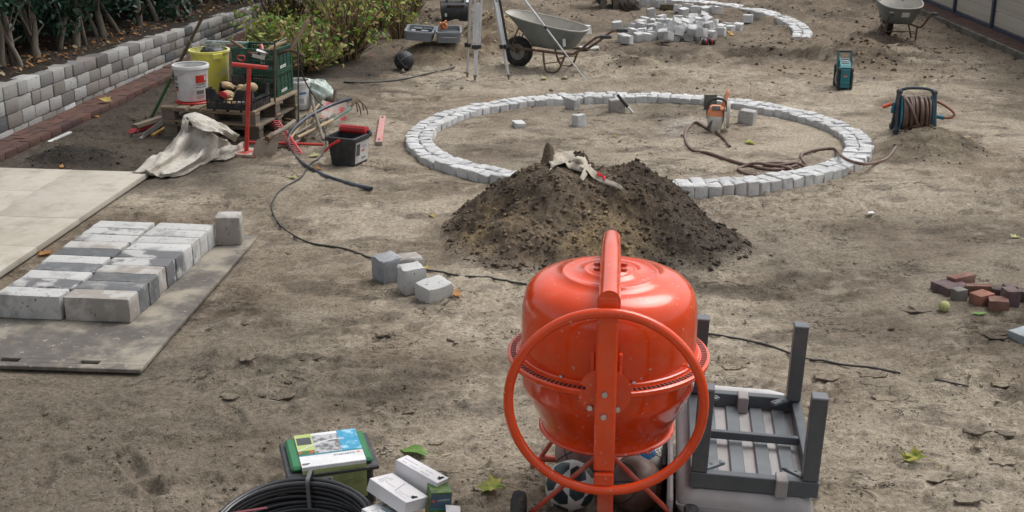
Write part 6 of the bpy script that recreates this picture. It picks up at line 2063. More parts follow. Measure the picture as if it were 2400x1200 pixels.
# black cables
CBL = mat('black cable', (.030, .027, .026), rough=.55, bump=.05, dust=((.15, .13, .11), .4, 12))
def cable(name, lab, pts, r_, m_=CBL, cat='cable', n=8, ground=None):
    P = spline(pts, 8)
    if ground is not None:            # lie on the real soil
        for i, q in enumerate(P):
            if i >= ground * 8:
                z = ground_h(q.x, q.y)
                if -.65 < q.x < 1.85 and 7.2 < q.y < 9.4:
                    z = max(z, main_z(q.x, q.y))
                P[i] = Vector((q.x, q.y, z + r_ * .7))
        zz = [q.z for q in P]
        for i in range(len(P)):
            if i >= ground * 8:
                w_ = zz[max(0, i - 6):i + 7]
                P[i].z = max(sum(w_) / len(w_) + .003, zz[i] - r_ * .6)
    t = obj(name, MB().tube([q - P[0] for q in P], r_, n), m_, None, 80, loc=P[0])
    tag(t, lab, cat)
    return t
g_ = lambda px, py, dz=.006: gz(G(px, py), dz)
cable('power_cable', 'long black power cable winding across the sand from the tools to the soil heap',
      [PY(700, 290, 11.7), PY(716, 272, 11.75), PY(740, 275, 11.65), PY(757, 295, 11.5), PY(764, 320, 11.3)] + [g_(*q) for q in ((764, 348), (750, 375), (728, 388), (706, 420), (672, 440), (650, 458), (637, 485), (644, 512), (665, 540), (700, 562), (745, 578), (800, 588), (845, 603), (880, 611), (930, 622), (1000, 636), (1040, 641), (1080, 646), (1140, 655), (1200, 667), (1235, 672))], .0068, ground=6)
cable('power_cable', 'black cable on the sand behind the upturned stool, running right', [g_(*q) for q in ((1640, 780), (1700, 789), (1760, 800), (1815, 815), (1880, 838), (1935, 843), (1980, 853), (2040, 864), (2110, 878))], .0065, ground=0)
cable('power_cable', 'thin black cable end between sand crusts near the right edge', [g_(*q) for q in ((2190, 895), (2230, 905), (2270, 912))], .005, ground=0)
cable('power_cable', 'black cable lying on the far sand from the bag to the tripod', [g_(*q) for q in ((806, 196), (850, 196), (900, 193), (945, 188), (990, 178), (1030, 167), (1070, 155), (1100, 142))], .009, ground=0)
cable('rubber_strap', 'black rubber strap hanging from the top crate down to the tools', [PY(688, 97, 11.95), PY(697, 100, 11.9), PY(701, 125, 11.85), PY(705, 160, 11.9), PY(716, 192, 12.0), PY(738, 228, 12.0), PY(757, 248, 11.95)], .007, cat='strap')
cable('rubber_strap', 'black strap hanging straight down beside the green crates', [PY(698, 108, 11.8), PY(699, 160, 11.75), PY(699, 220, 11.7), PY(700, 285, 11.6)], .007, cat='strap')
# ================================================================ WHEELBARROWS
TRAYM = mat('weathered tray paint', (.165, .185, .180), c2=(.11, .13, .13), scale=4, lo=.4, hi=.7, rough=.6, bump=.1, dust=((.42, .40, .36), .35, 6), speck=((.40, .39, .36), .69, 22))
TRAYIN = mat('cement stained tray', (.44, .42, .37), c2=(.33, .32, .29), scale=5, rough=.85, bump=.25, bscale=30, dust=((.55, .53, .48), .5, 7))
TUBER = mat('rusty tube', (.105, .065, .050), c2=(.17, .105, .075), scale=9, rough=.7, bump=.2, bscale=60, dust=((.25, .21, .17), .4, 11))
GRIP = mat('grey rubber grip', (.045, .05, .055), rough=.7, bump=.1, bscale=90)
RIMM = mat('dull wheel rim', (.30, .29, .27), scale=6, rough=.6, metal=.2, bump=.1, dust=((.2, .17, .14), .5, 7))
def wheelbarrow(lab, loc, rz, sticker):
    """local x runs from the wheel to the handles, y to the side"""
    t = thing('wheelbarrow', lab, 'wheelbarrow', loc, (0, 0, rz), 'builders wheelbarrows')
    def ring_(x0, x1, w0_, w1_, z0_, z1_, n=36, sq=2.6):
        out = []
        for k in range(n):
            a = 2 * PI * k / n
            c, s = math.cos(a), math.sin(a)
            u = abs(c) ** (2 / sq) * (1 if c >= 0 else -1)
            v = abs(s) ** (2 / sq) * (1 if s >= 0 else -1)
            q = (u + 1) / 2
            out.append((x0 + (x1 - x0) * q, v * (w0_ + (w1_ - w0_) * q), z0_ + (z1_ - z0_) * q))
        return out
    rimr = ring_(-.14, .88, .26, .31, .655, .485)
    r1 = ring_(-.02, .83, .25, .28, .54, .42)
    r2 = ring_(.12, .76, .21, .23, .38, .32)
    r3 = ring_(.20, .70, .17, .19, .285, .262)
    r4 = ring_(.26, .65, .13, .15, .272, .255)
    obj('tray', MB().loft([rimr, r1, r2, r3, r4], False, True), TRAYM, t, 80)
    sh_ = lambda r_, f, dz: [((x - .37) * f + .37, y * f, z + dz) for x, y, z in r_]
    obj('tray_inside', MB().loft([sh_(rimr, .99, .001), sh_(r1, .985, .006), sh_(r2, .98, .008), sh_(r3, .97, .01), sh_(r4, .95, .012)], False, True), TRAYIN, t, 80)
    obj('rim', MB().tube(rimr, .009, 8, closed=True), TRAYIN, t, 80)
    obj('wheel', MB().lathe([(.10, -.035), (.135, -.045), (.165, -.040), (.180, -.024), (.184, 0), (.180, .024), (.165, .040), (.135, .045), (.10, .035), (.10, -.035)], 44), RUBBER, t, 50, loc=(0, 0, .182), rot=(PI / 2, 0, 0))
    w = t.children[-1]
    obj('rim', MB().lathe([(.001, .012), (.03, .026), (.034, .014), (.085, .012), (.104, .032), (.104, -.032), (.085, -.012), (.034, -.014), (.03, -.026), (.001, -.012)], 36), RIMM, w, 40)
    obj('hub', MB().tube([(0, 0, -.075), (0, 0, .075)], .016, 12), TUBER, w)
    for s in (-1, 1):
        fr_ = spline([(-.06, s * .095, .245), (.02, s * .10, .243), (.22, s * .15, .240), (.70, s * .215, .232), (.84, s * .235, .26), (1.06, s * .265, .430), (1.12, s * .27, .462), (1.20, s * .275, .470)], 6)
        obj('frame_tube', MB().tube(fr_, .0155, 10), TUBER, t, 80)
        obj('grip', MB().tube([(1.15, s * .272, .466), (1.27, s * .279, .473), (1.285, s * .28, .473)], [.021, .021, .016], 12), GRIP, t, 80)
        obj('leg', MB().tube(spline([(.40, s * .175, .238), (.42, s * .20, .12), (.46, s * .225, .02), (.52, s * .235, .005), (.58, s * .235, .01), (.63, s * .225, .06), (.70, s * .212, .232)], 6), .0125, 10), TUBER, t, 80)
        obj('leg_brace', MB().tube([(.44, s * .21, .10), (.66, s * .215, .14)], .006, 6), TUBER, t)
        obj('axle_plate', MB().box((.01, s * .072, .215), (.05, .006, .09), b=.002), TUBER, t)
        obj('nose_stay', MB().tube([(-.04, s * .10, .25), (.02, s * .13, .40), (.09, s * .16, .52)], .009, 8), TUBER, t)
    obj('nose_bar', MB().tube(spline([(-.06, -.095, .245), (-.20, -.06, .245), (-.215, 0, .245), (-.20, .06, .245), (-.06, .095, .245)], 6), .0135, 10), TUBER, t, 80)
    obj('cross_bar', MB().tube([(.60, -.23, .15), (.60, .23, .15)], .008, 8), TUBER, t)
    x_, z_ = .80, .37
    if sticker == 'side':
        obj('sticker', MB().box((.70, -.262, .37), (.035, .003, .09), Euler((R(-18), R(-14), R(-4))).to_matrix()), WHT, t, 0)
    else:
        obj('sticker', MB().box((.822, .01, .40), (.003, .10, .075), Euler((0, R(32), 0)).to_matrix()), WHT, t, 0)
    return t
wheelbarrow('rusty wheelbarrow with a cement-stained grey tray standing behind the tripod leg', (.077, 15.05, 0), -R(24.5), 'side')
wheelbarrow('grey wheelbarrow by the beige fence with its handles towards the viewer', (5.20, 17.42, 0), -R(92), 'back')

# ================================================================ TRIPOD, ROD
ALU = mat('anodised aluminium', (.62, .63, .64), scale=5, rough=.35, metal=.55, bump=.02, dust=((.4, .37, .33), .3, 9))
BLKP = mat('black plastic', (.022, .023, .026), rough=.5, scale=5, bump=.03, dust=((.15, .14, .12), .3, 9))
ap_ = Vector((-.36, 14.42, 1.46))
tri = thing('surveying_tripod', 'aluminium surveying tripod with black clamps standing before the wheelbarrow', 'tripod', (ap_.x, ap_.y, 0))
T0 = Vector((ap_.x, ap_.y, 0))
for k, (px, py) in enumerate(((1113, 188), (1095, 179), (1193, 185))):
    f = gz(G(px, py)) - T0
    out_ = Vector((f.x, f.y, 0)).normalized()
    if k == 0:
        out_ = Vector((.1, -1, 0)).normalized()
    hp_ = Vector((out_.x * .09, out_.y * .09, 1.43))
    side = Vector((-out_.y, out_.x, 0))
    if k == 0:
        side = Vector((1, .1, 0)).normalized()
    dirv = (f - hp_)
    L1 = .66
    leg = obj('leg', MB().loft([[q + side * .021 + out_ * .010, q - side * .021 + out_ * .010, q - side * .021 - out_ * .010, q + side * .021 - out_ * .010] for q in (hp_ + dirv * .40, f + dirv.normalized() * -.06)]), ALU, tri, 20)
    for s in (-1, 1):
        obj('leg_rail', MB().loft([[q + side * (s * .036 + .010) + out_ * .012, q + side * (s * .036 - .010) + out_ * .012, q + side * (s * .036 - .010) - out_ * .012, q + side * (s * .036 + .010) - out_ * .012] for q in (hp_, hp_ + dirv * (L1 + .10))]), ALU, leg, 20)
    for fr_ in (.28, L1 + .08):
        c = hp_ + dirv * fr_
        z_ = -dirv.normalized(); x_ = side; y_ = z_.cross(x_)
        Mx = Matrix((x_, y_, z_)).transposed()
        obj('clamp', MB().box(c, (.108, .045, .045), Mx, b=.004).box(c + out_ * .03, (.03, .03, .05), Mx, b=.004), BLKP, leg)
    tip = f + dirv.normalized() * -.055
    obj('shoe', MB().tube([tip, f - Vector((0, 0, .02))], [.019, .005], 10).box(tip + out_ * .018, (.05, .04, .012), b=.002), mat('muddy shoe', (.2, .17, .13), rough=.8, bump=.2), leg)
    if k == 2:
        sp_ = spline([hp_ + dirv * .1 + Vector((.02, -.03, 0)), hp_ + dirv * .35 + Vector((.045, -.03, 0)), hp_ + dirv * .60 + Vector((.05, -.03, 0)), hp_ + dirv * .68 + Vector((.055, -.03, -.02)), hp_ + dirv * .735 + Vector((.09, -.03, -.02)), hp_ + dirv * .74 + Vector((.12, -.03, -.05))], 5)
        obj('carry_strap', MB().tube(sp_, .017, 6, flat=.3), BLKP, leg, 80)
obj('head_plate', MB().lathe([(.001, 1.44), (.10, 1.44), (.105, 1.455), (.10, 1.475), (.001, 1.475)], 32), ALU, tri)
a = gz(G(1373, 188)); b = Vector((ap_.x + .10, ap_.y - .08, 1.40))
a2 = a.lerp(b, .42); a3 = a.lerp(b, .68)
rod = tool('surveying_rod', 'thin aluminium surveying rod with an orange clip leaning on the tripod', 'surveying rod',
     [('rod', MB().tube([a, a2], .0085, 10), ALU), ('rod', MB().tube([a2, a.lerp(b, 1.1)], .0125, 10), ALU), ('clamp', MB().box(a2, (.03, .035, .04), (0, R(-40), 0), b=.004), BLKP),
      ('clip', MB().box(a3, (.05, .04, .05), (0, R(-40), 0), b=.006), mat('orange plastic', (.65, .13, .03), rough=.5, bump=0))])

# ================================================================ OPEN TOOL CASE, EXCAVATOR BUCKET
CASEM = mat('grey case plastic', (.235, .255, .275), scale=5, rough=.55, bump=.05, dust=((.35, .32, .28), .3, 9))
cs = PY(1052, 92, 15.55)
case = thing('tool_case', 'open grey tool case lying on the small sand heap', 'tool case', (cs.x, cs.y, cs.z - .005), (R(4), 0, R(3)))
def tray_half(ox, w, d, h, tilt, name):
    m = MB()
    m.loft([rr(w, d, .0, ox, 0, .035), rr(w + .02, d + .02, h, ox, 0, .04), rr(w - .015, d - .015, h, ox, 0, .035), rr(w - .03, d - .03, .02, ox, 0, .03)])
    m.loft([rr(w + .03, d + .03, h - .03, ox, 0, .042), rr(w + .036, d + .036, h - .012, ox, 0, .044), rr(w + .03, d + .03, h, ox, 0, .042), rr(w, d, h, ox, 0, .035)], False, False)
    o = obj(name, m, CASEM, case, 30)
    return o
tray_half(0, .29, .36, .135, 0, 'case_bottom')
lid_ = tray_half(-.36, .33, .36, .115, 0, 'case_lid')
lid_.rotation_euler = (0, R(4), R(-6))
lid_.location = (.0, .03, -.012)
for (x, y, sx, sy, m_) in ((-.40, .05, .11, .09, DGREY), (-.30, -.06, .08, .05, CASEM), (-.28, .06, .10, .04, DGREY), (-.44, -.08, .05, .08, CASEM)):
    obj('insert', MB().box((x, y, .10), (sx, sy, .02), b=.004), m_, lid_)
obj('insert', MB().box((0, 0, .085), (.25, .31, .02), b=.004), DGREY, case)
obj('grip_handle', MB().tube(spline([(-.10, -.195, .07), (-.06, -.215, .07), (.06, -.215, .07), (.10, -.195, .07)], 4), .010, 8), CASEM, case)
gl = obj('cable_bundle', MB().tube([(.05 * math.cos(t * 2.1) * (.7 + .3 * math.sin(t)), .05 * math.sin(t * 1.7), .10 + .03 * math.sin(t * 2.7) + .004 * t) for t in np.linspace(0, 14, 90)], .010, 6), mat('orange cable', (.55, .20, .07), rough=.5, bump=0), None, 80)
gl.location = case.location + Vector((-.06, .02, .045))
tag(gl, 'small bundle of orange cable lying in the open tool case', 'cable')

ebp = G(1066, 50)
eb = thing('excavator_bucket', 'black excavator bucket with coupling bracket standing beyond the tool case', 'excavator bucket', (ebp.x, ebp.y + .15, 0), (0, 0, R(6)))
BKM = mat('black worn steel', (.022, .024, .028), scale=5, rough=.5, bump=.1, dust=((.16, .14, .12), .45, 6), speck=((.2, .18, .16), .70, 20))
hw_ = .20
pr_ = [(-.16 + .0, .02), (-.17, .12), (-.14, .22), (-.06, .275), (.06, .28), (.16, .23), (.20, .12)]
sec = [(y, z) for y, z in spline([Vector((y, z, 0)) for y, z in pr_], 4) for y, z in ()] if False else [(q.x, q.y) for q in spline([Vector((y, z, 0)) for y, z in pr_], 4)]
obj('shell', MB().loft([[(x, y, z) for y, z in sec] for x in (-hw_, hw_)], False, False, False).loft([[(x, y * .96, z - .012) for y, z in sec] for x in (-hw_, hw_)], False, False, False), BKM, eb, 60)
for s in (-1, 1):
    obj('side_plate', MB().loft([[(s * hw_, y, z) for y, z in sec], [(s * (hw_ + .012), y * 1.03, z + .004) for y, z in sec]]), BKM, eb, 20)
    obj('bracket_ear', MB().loft([[(s * .115, -.12, .18), (s * .115, .10, .27), (s * .10, .16, .52), (s * .10, .02, .54)], [(s * .135, -.12, .18), (s * .135, .10, .27), (s * .12, .16, .52), (s * .12, .02, .54)]]), BKM, eb, 20)
for (y, z) in ((.07, .50), (-.02, .33)):
    obj('pin', MB().tube([(-.125, y, z), (.125, y, z)], .022, 12), BKM, eb)
obj('front_plate', MB().box((0, -.135, .215), (.25, .03, .07), (R(25), 0, 0), b=.006), BKM, eb)
for x in (-.06, 0, .06):
    obj('bolt', MB().lathe([(.0001, .012), (.016, .012), (.017, 0)], 6), RUST, eb, loc=(x, -.152, .22), rot=(PI / 2, 0, 0))
obj('white_smear', MB().box((.19, -.06, .285), (.05, .09, .004), (R(18), 0, 0)), WB, eb)
obj('white_smear', MB().box((-.15, -.178, .10), (.035, .004, .05), b=.001), WB, eb)

# ================================================================ JOBSITE RADIO
q = G(1981, 211)
rad = thing('jobsite_radio', 'teal and black jobsite radio with raised carrying handle on the sand', 'radio', (q.x, q.y + .13, 0), (0, 0, R(-5)))
TEALP = mat('teal plastic', (.012, .155, .180), scale=5, rough=.45, bump=.03, dust=((.25, .24, .2), .2, 8))
TEALL = mat('light teal plastic', (.10, .30, .33), scale=5, rough=.45, bump=.03)
W2, D2, H2 = .165, .27, .24
obj('body', MB().box((0, 0, H2 / 2 + .01), (W2 - .03, D2 - .03, H2), b=.015), TEALP, rad)
fp = MB().box((0, -D2 / 2 + .008, .125), (W2 - .06, .02, .205), b=.004)
obj('end_panel', fp, TEALP, rad)
obj('end_panel_fold', MB().box((0, -D2 / 2 - .003, .085), (W2 - .065, .004, .004)).box((0, -D2 / 2 - .003, .035), (W2 - .075, .004, .006)), TEALL, rad)
for sx in (-1, 1):
    for sy in (-1, 1):
        for z in (.032, .215):
            obj('bumper', MB().box((sx * (W2 / 2 - .018), sy * (D2 / 2 - .018), z), (.045, .045, .062), b=.014), BLKP, rad)
        obj('bumper_bar', MB().box((sx * (W2 / 2 - .010), sy * (D2 / 2 - .016), .12), (.026, .030, .14), b=.006), BLKP, rad)
        obj('screw', MB().lathe([(.0001, .004), (.005, .003), (.006, 0)], 10), STEEL, rad, loc=(sx * (W2 / 2 - .022), -D2 / 2 + .006, .225 if sy > 0 else .022), rot=(PI / 2, 0, 0))
    obj('speaker_guard', MB().tube([(sx * (W2 / 2 + .006), -D2 / 2 + .05, .06), (sx * (W2 / 2 + .016), -D2 / 2 + .06, .12), (sx * (W2 / 2 + .006), -D2 / 2 + .05, .185)], .005, 6), ALU, rad)
    obj('speaker_grille', MB().lathe([(.001, .004), (.05, .006), (.058, 0)], 24), BLKP, rad, loc=(sx * (W2 / 2 - .014), .0, .125), rot=(0, sx * PI / 2, 0))
    obj('handle_arm', MB().loft([[(sx * .064, -.035, .23), (sx * .064, .02, .23), (sx * .082, .02, .23), (sx * .082, -.035, .23)], [(sx * .060, .010, .40), (sx * .060, .045, .40), (sx * .078, .045, .40), (sx * .078, .010, .40)]]), TEALP, rad, 20)
obj('handle_grip', MB().tube([(-.082, .028, .40), (.082, .028, .40)], .0145, 12), BLKP, rad)
top_ = MB().loft([[(-.06, -D2 / 2 + .01, .245), (.06, -D2 / 2 + .01, .245), (.06, .10, .255), (-.06, .10, .255)], [(-.055, -D2 / 2 + .04, .275), (.055, -D2 / 2 + .04, .275), (.052, .02, .325), (-.052, .02, .325)]])
obj('control_panel', top_, TEALL, rad, 20)
for k in range(3):
    obj('button_row', MB().box((0, -.075 + .03 * k, .288 + .0165 * k), (.085, .014, .006), (R(29), 0, 0), b=.001), (DGREY, gp, DGREY)[k], rad)
obj('badge', MB().box((0, -D2 / 2 - .004, .165), (.028, .003, .014)), REDPR, rad)
obj('badge', MB().box((0, -D2 / 2 - .004, .150), (.034, .003, .006)), WHT, rad)

# ================================================================ HOSE REEL AND HOSE
q0 = G(2147, 316)
reel = thing('hose_reel', 'portable garden hose reel with dark frame, teal flanges and brown hose', 'hose reel', (q0.x, q0.y + .10, 0), (0, 0, R(-8)))
FRP = mat('dark blue grey plastic', (.035, .042, .055), scale=5, rough=.5, bump=.03, dust=((.2, .18, .16), .4, 8))
TL2 = mat('teal reel plastic', (.010, .16, .23), scale=5, rough=.4, bump=.03, dust=((.2, .2, .18), .25, 8))
BRH = mat('brown hose rubber', (.125, .068, .050), c2=(.165, .10, .075), scale=5, rough=.5, bump=.05, dust=((.30, .25, .2), .35, 10))
RW, RR_ = .30, .17
for s in (-1, 1):
    x = s * (RW / 2 + .018)
    obj('side_frame', MB().tube(spline([(x + s * .01, -.115, .03), (x, -.10, .10), (x - s * .005, -.03, .30), (x - s * .01, 0, .385), (x - s * .005, .03, .30), (x, .10, .10), (x + s * .01, .115, .03)], 5), .021, 10), FRP, reel, 80)
    for y in (-.115, .115):
        obj('foot', MB().box((x + s * .01, y, .03), (.05, .05, .06), b=.012), FRP, reel)
    obj('corner_cap', MB().box((x - s * .01, 0, .385), (.055, .06, .05), b=.014), FRP, reel)
    obj('flange', MB().lathe([(.04, -.005), (RR_ - .01, -.005), (RR_, 0), (RR_ - .01, .005), (.04, .005)], 40), TL2, reel, 40, loc=(s * RW / 2 * .93, 0, .185), rot=(0, PI / 2, 0))
obj('carry_handle', MB().tube(spline([(-RW / 2 - .01, 0, .395), (-.09, 0, .418), (0, 0, .424), (.09, 0, .418), (RW / 2 + .01, 0, .395)], 5), .015, 10), FRP, reel, 80)
for y, z in ((-.12, .018), (.12, .018)):
    obj('cross_rod', MB().tube([(-RW / 2 - .02, y, z), (RW / 2 + .02, y, z)], .009, 8), STEEL, reel)
obj('drum_core', MB().tube([(-RW / 2 * .93, 0, .185), (RW / 2 * .93, 0, .185)], .08, 24), FRP, reel)
wp_ = []
rgw = random.Random(3)
nlay = [(.100, 10), (.128, 10), (.150, 9)]
for li, (r_, nt_) in enumerate(nlay):
    for k in range(nt_ * 20):
        t = k / 20
        x = -RW / 2 * .86 + (RW * .86) * (t / nt_ if li % 2 == 0 else 1 - t / nt_)
        wob = .010 * math.sin(t * 2.3 + li) * (1 if li == 2 else .3)
        wp_.append((x + wob, (r_ + .004 * math.sin(t * 5)) * math.cos(2 * PI * t), .185 + (r_ + .004 * math.sin(t * 5)) * math.sin(2 * PI * t)))
obj('hose_winding', MB().tube(wp_, .0135, 8), BRH, reel, 80)
wp2 = [(-.09 + .20 * k / 14 - .02, -.171 * math.cos(PI * (k / 14 - .12)) if False else -(.168) * math.sin(PI * (k / 14) * .8 + .5), .185 + .168 * math.cos(PI * (k / 14) * .8 + .5)) for k in range(15)]
obj('crossing_turn', MB().tube(wp2, .0135, 8), BRH, reel, 80)
obj('crank', MB().box((-RW / 2 - .055, -.02, .235), (.03, .04, .11), (0, R(8), 0), b=.01), TL2, reel)
obj('crank_grip', MB().tube([(-RW / 2 - .07, -.03, .275), (-RW / 2 - .155, -.05, .245)], [.016, .019], 12), mat('orange grip', (.62, .09, .025), rough=.45, bump=.02), reel)
obj('inlet_connector', MB().tube([(RW / 2 + .035, -.02, .165), (RW / 2 + .11, -.03, .155)], [.018, .022], 12), TL2, reel)
obj('inlet_hose', MB().tube(spline([(RW / 2 + .11, -.03, .155), (RW / 2 + .18, -.03, .16), (RW / 2 + .20, -.01, .20), (RW / 2 + .12, .03, .26), (RW / 2 + .03, .05, .30)], 6), .0125, 8), mat('orange brown hose', (.28, .095, .04), rough=.5, bump=0), reel, 80)

def hz(px, py, over=None):
    p = G(px, py)
    rd = abs(float(ring_d(np.array([p.x]), np.array([p.y]))[0]) - 1)
    if rd < .085:
        p = G(px, py, .115); p.z = .112
        return p
    p.z = ground_h(p.x, p.y) + .013
    return p
hpts = [(1710, 346), (1698, 330), (1680, 314), (1655, 302), (1632, 293), (1615, 298), (1606, 318), (1609, 340), (1625, 354), (1660, 362), (1700, 375), (1745, 390), (1780, 398), (1825, 401), (1860, 398), (1875, 390), (1858, 386), (1828, 385), (1795, 388), (1793, 394), (1820, 398), (1852, 402), (1856, 406), (1830, 412), (1790, 415), (1752, 412), (1731, 404), (1738, 397), (1770, 396), (1820, 399), (1862, 396), (1885, 393), (1893, 391), (1884, 380), (1877, 370), (1888, 362), (1915, 354), (1945, 350), (1960, 354), (1974, 366), (1994, 377), (2025, 383), (2055, 381), (2080, 371)]
P = [hz(*q) for q in hpts]
ov = {14: .02, 15: .02, 20: .022, 21: .024, 28: .03, 29: .03, 30: .03}
for k, dz in ov.items():
    P[k].z += dz
P += [PY(2098, 354, 10.75), PY(2107, 342, 11.0), PY(2118, 322, 11.45), Vector((q0.x - .02, q0.y - .06, .10))]
for k in range(-4, -1):
    P[k].z = max(P[k].z, .05)
S_ = spline(P, 7)
ho = thing('garden_hose', 'brown garden hose looping from the reel over the ring to the saw', 'garden hose', S_[0])
obj('hose', MB().tube([q - S_[0] for q in S_], .0140, 10), BRH, ho, 80)

# ================================================================ CUTTING SAW
sq = G(1678, 310)
saw = thing('cut_off_saw', 'dusty orange and white cut-off saw resting on its nose inside the ring', 'power saw', (sq.x, sq.y, 0), (0, 0, R(-14)))
SW_ = mat('dusty white housing', (.50, .48, .43), c2=(.38, .35, .30), scale=6, rough=.7, bump=.1, dust=((.45, .41, .35), .5, 9))
SO = mat('dusty orange housing', (.62, .16, .04), c2=(.55, .24, .12), scale=7, rough=.55, bump=.05, dust=((.5, .40, .33), .3, 9))
SK = mat('dusty black handle', (.04, .04, .042), rough=.6, bump=.05, dust=((.25, .23, .2), .3, 8))
# local: x right, y away, z up; the machine leans back
body = MB()
for (z, y, w, d) in ((.0, -.02, .10, .09), (.06, .0, .15, .12), (.13, .03, .17, .15), (.175, .06, .165, .15)):
    pass
rings = [rr(w, d, z, ox, y, min(w, d) * .3) for (z, ox, y, w, d) in ((.005, -.005, -.015, .07, .07), (.05, -.01, .0, .115, .11), (.10, -.012, .02, .150, .14), (.155, -.015, .05, .155, .15))]
obj('lower_housing', MB().loft(rings), SW_, saw, 60)
rings = [rr(w, d, z, ox, y, min(w, d) * .28) for (z, ox, y, w, d) in ((.156, -.015, .052, .158, .152), (.205, -.015, .075, .155, .15), (.232, -.012, .095, .12, .12))]
obj('upper_housing', MB().loft(rings), SO, saw, 60)
obj('label_plate', MB().box((-.012, .02, .226), (.075, .05, .008), (R(32), 0, 0), b=.002), SK, saw)
obj('fuel_cap', MB().lathe([(.001, .02), (.020, .02), (.022, .012), (.022, 0)], 16), SO, saw, loc=(.045, .02, .215), rot=(R(30), 0, 0))
obj('front_handle', MB().tube(spline([(-.085, .04, .12), (-.092, .05, .21), (-.082, .055, .27), (-.045, .06, .305), (.02, .065, .308), (.068, .07, .285), (.088, .07, .235), (.075, .07, .19)], 6), .0135, 10), SK, saw, 80)
obj('rear_handle', MB().tube(spline([(.050, .10, .20), (.056, .14, .27), (.076, .18, .34), (.085, .22, .365)], 5), [.026, .025, .024, .024, .023, .022, .022, .021, .02, .02, .02, .019, .018, .017, .016, .015], 10), SO, saw, 80)
gd = []
for k in range(28):
    a = 2 * PI * k / 28
    gd.append((.5 * .25 * math.cos(a), .5 * .26 * math.sin(a)))
guard = MB()
Mg = Matrix.Translation((.082, .085, .155)) @ Euler((R(25), 0, R(4))).to_matrix().to_4x4()
guard.loft([[Mg @ Vector((0, x, z)) for x, z in gd], [Mg @ Vector((.012, x * 1.02, z * 1.02)) for x, z in gd], [Mg @ Vector((.032, x * .97, z * .97)) for x, z in gd], [Mg @ Vector((.036, x * .6, z * .6)) for x, z in gd]])
obj('blade_guard', guard, SW_, saw, 40)
obj('blade', MB().lathe([(.001, .002), (.115, .002), (.115, -.002), (.001, -.002)], 40), STEEL, saw, 40, loc=(.070, .075, .128), rot=(0, PI / 2, R(4)))
obj('hand_grip', MB().tube([(-.03, -.02, .13), (-.075, -.075, .045)], [.013, .015], 10), SK, saw)
obj('water_connector', MB().tube([(.02, -.03, .03), (.035, -.055, .026)], [.016, .012], 10), SW_, saw)
obj('water_feed', MB().tube(spline([(.035, -.055, .026), (.03, -.09, .018), (.045, -.15, .014), (.09, -.22, .012)], 6), .010, 8), mat('dusty pale hose', (.36, .30, .24), rough=.8, bump=.1), saw, 80)
q = G(1670, 262)
pl = obj('paving_slab', stone_mesh('paving_slab', (.125, .04, .15), .004, .002, 555, 1), mat('dark grey slab', (.13, .125, .115), c2=(.09, .088, .08), scale=8, rough=.9, bump=.3))
pl.location = (q.x - .005, q.y + .14, .07); pl.rotation_euler = (R(-6), 0, R(3))
tag(pl, 'small dark slab standing on edge behind the cutting saw', 'slab')
a = PY(1447, 222, 12.42); b = G(1483, 264, .01)
tool('chisel', 'stone chisel with a black sleeve leaning against the brownish block', 'chisel', [('sleeve', MB().tube([a, a.lerp(b, .68)], [.016, .018], 12), BLKP), ('blade', MB().tube([a.lerp(b, .68), b], [.010, .011], 10), STEEL)])

# ================================================================ SMALL THINGS AT THE FAR ARC
q = G(1661, 110)
em = thing('ear_defenders', 'black ear defenders with red rings lying before the loose cobblestones', 'ear defenders', (q.x, q.y + .05, 0), (0, 0, R(8)))
for s in (-1, 1):
    Mc = Matrix.Translation((s * .052, 0, .055)) @ Matrix.Rotation(s * PI / 2, 4, 'Y')
    obj('cup', MB().lathe([(.001, .040), (.030, .036), (.046, .018), (.050, 0), (.046, -.004)], 20, Mc), BLKP, em, 60)
    obj('red_ring', MB().lathe([(.046, -.004), (.049, -.010), (.046, -.018), (.040, -.018)], 20, Mc), REDPR, em, 60)
    obj('cushion', MB().lathe([(.040, -.018), (.046, -.030), (.036, -.040), (.020, -.034)], 20, Mc), BLKP, em, 60)
obj('headband', MB().tube([(.085 * math.cos(a), .07 + .10 * math.sin(a) * .9, .06 + .085 * math.sin(a)) for a in np.linspace(0, PI, 16)], .009, 8, flat=.5), BLKP, em, 80)
q = G(1712, 84)
o = obj('wood_wedge', MB().box((0, 0, .01), (.055, .19, .02), b=.002), mat('yellow wood', (1, 1, 1)))
o.location = (q.x, q.y, .02); o.rotation_euler = (R(8), 0, R(10))
tag(o, 'small yellow wooden board with a knot hole leaning at the right of the cobbles', 'wooden board')
obj('knot_hole', MB().lathe([(.001, .0005), (.013, .0005)], 12), DARKHOLE, o, 0, loc=(0, .02, .021))
a, b = G(1690, 107, .008), G(1730, 105, .008)
tool('folding_rule', 'thin pale pink measuring stick lying on the ground beside the ear defenders', 'measuring stick', [('stick', MB().box((a + b) / 2, ((b - a).length, .018, .012), rotz(math.atan2(b.y - a.y, b.x - a.x))), mat('pale pink wood', (.52, .40, .36), rough=.7))])
q = G(1380, 118)
o = obj('plaster_lump', stone_mesh('plaster_lump', (.26, .14, .03), .008, .010, 91, 2), mat('white plaster', (.55, .53, .49), rough=.9, bump=.4))
o.location = (q.x, q.y, .03); tag(o, 'white lump of dried plaster behind the legs of the wheelbarrow', 'plaster')
q = G(2040, 506)
o = obj('paper_scrap', MB().loft([[(-.025, -.01, .004), (.01, -.02, .008), (.03, .0, .003), (.02, .03, .008), (-.015, .02, .003)], [(-.025, -.01, .0055), (.01, -.02, .0095), (.03, .0, .0045), (.02, .03, .0095), (-.015, .02, .0045)]]), WHT)
o.location = gz(q); tag(o, 'tiny torn scrap of white paper on the open sand', 'paper')
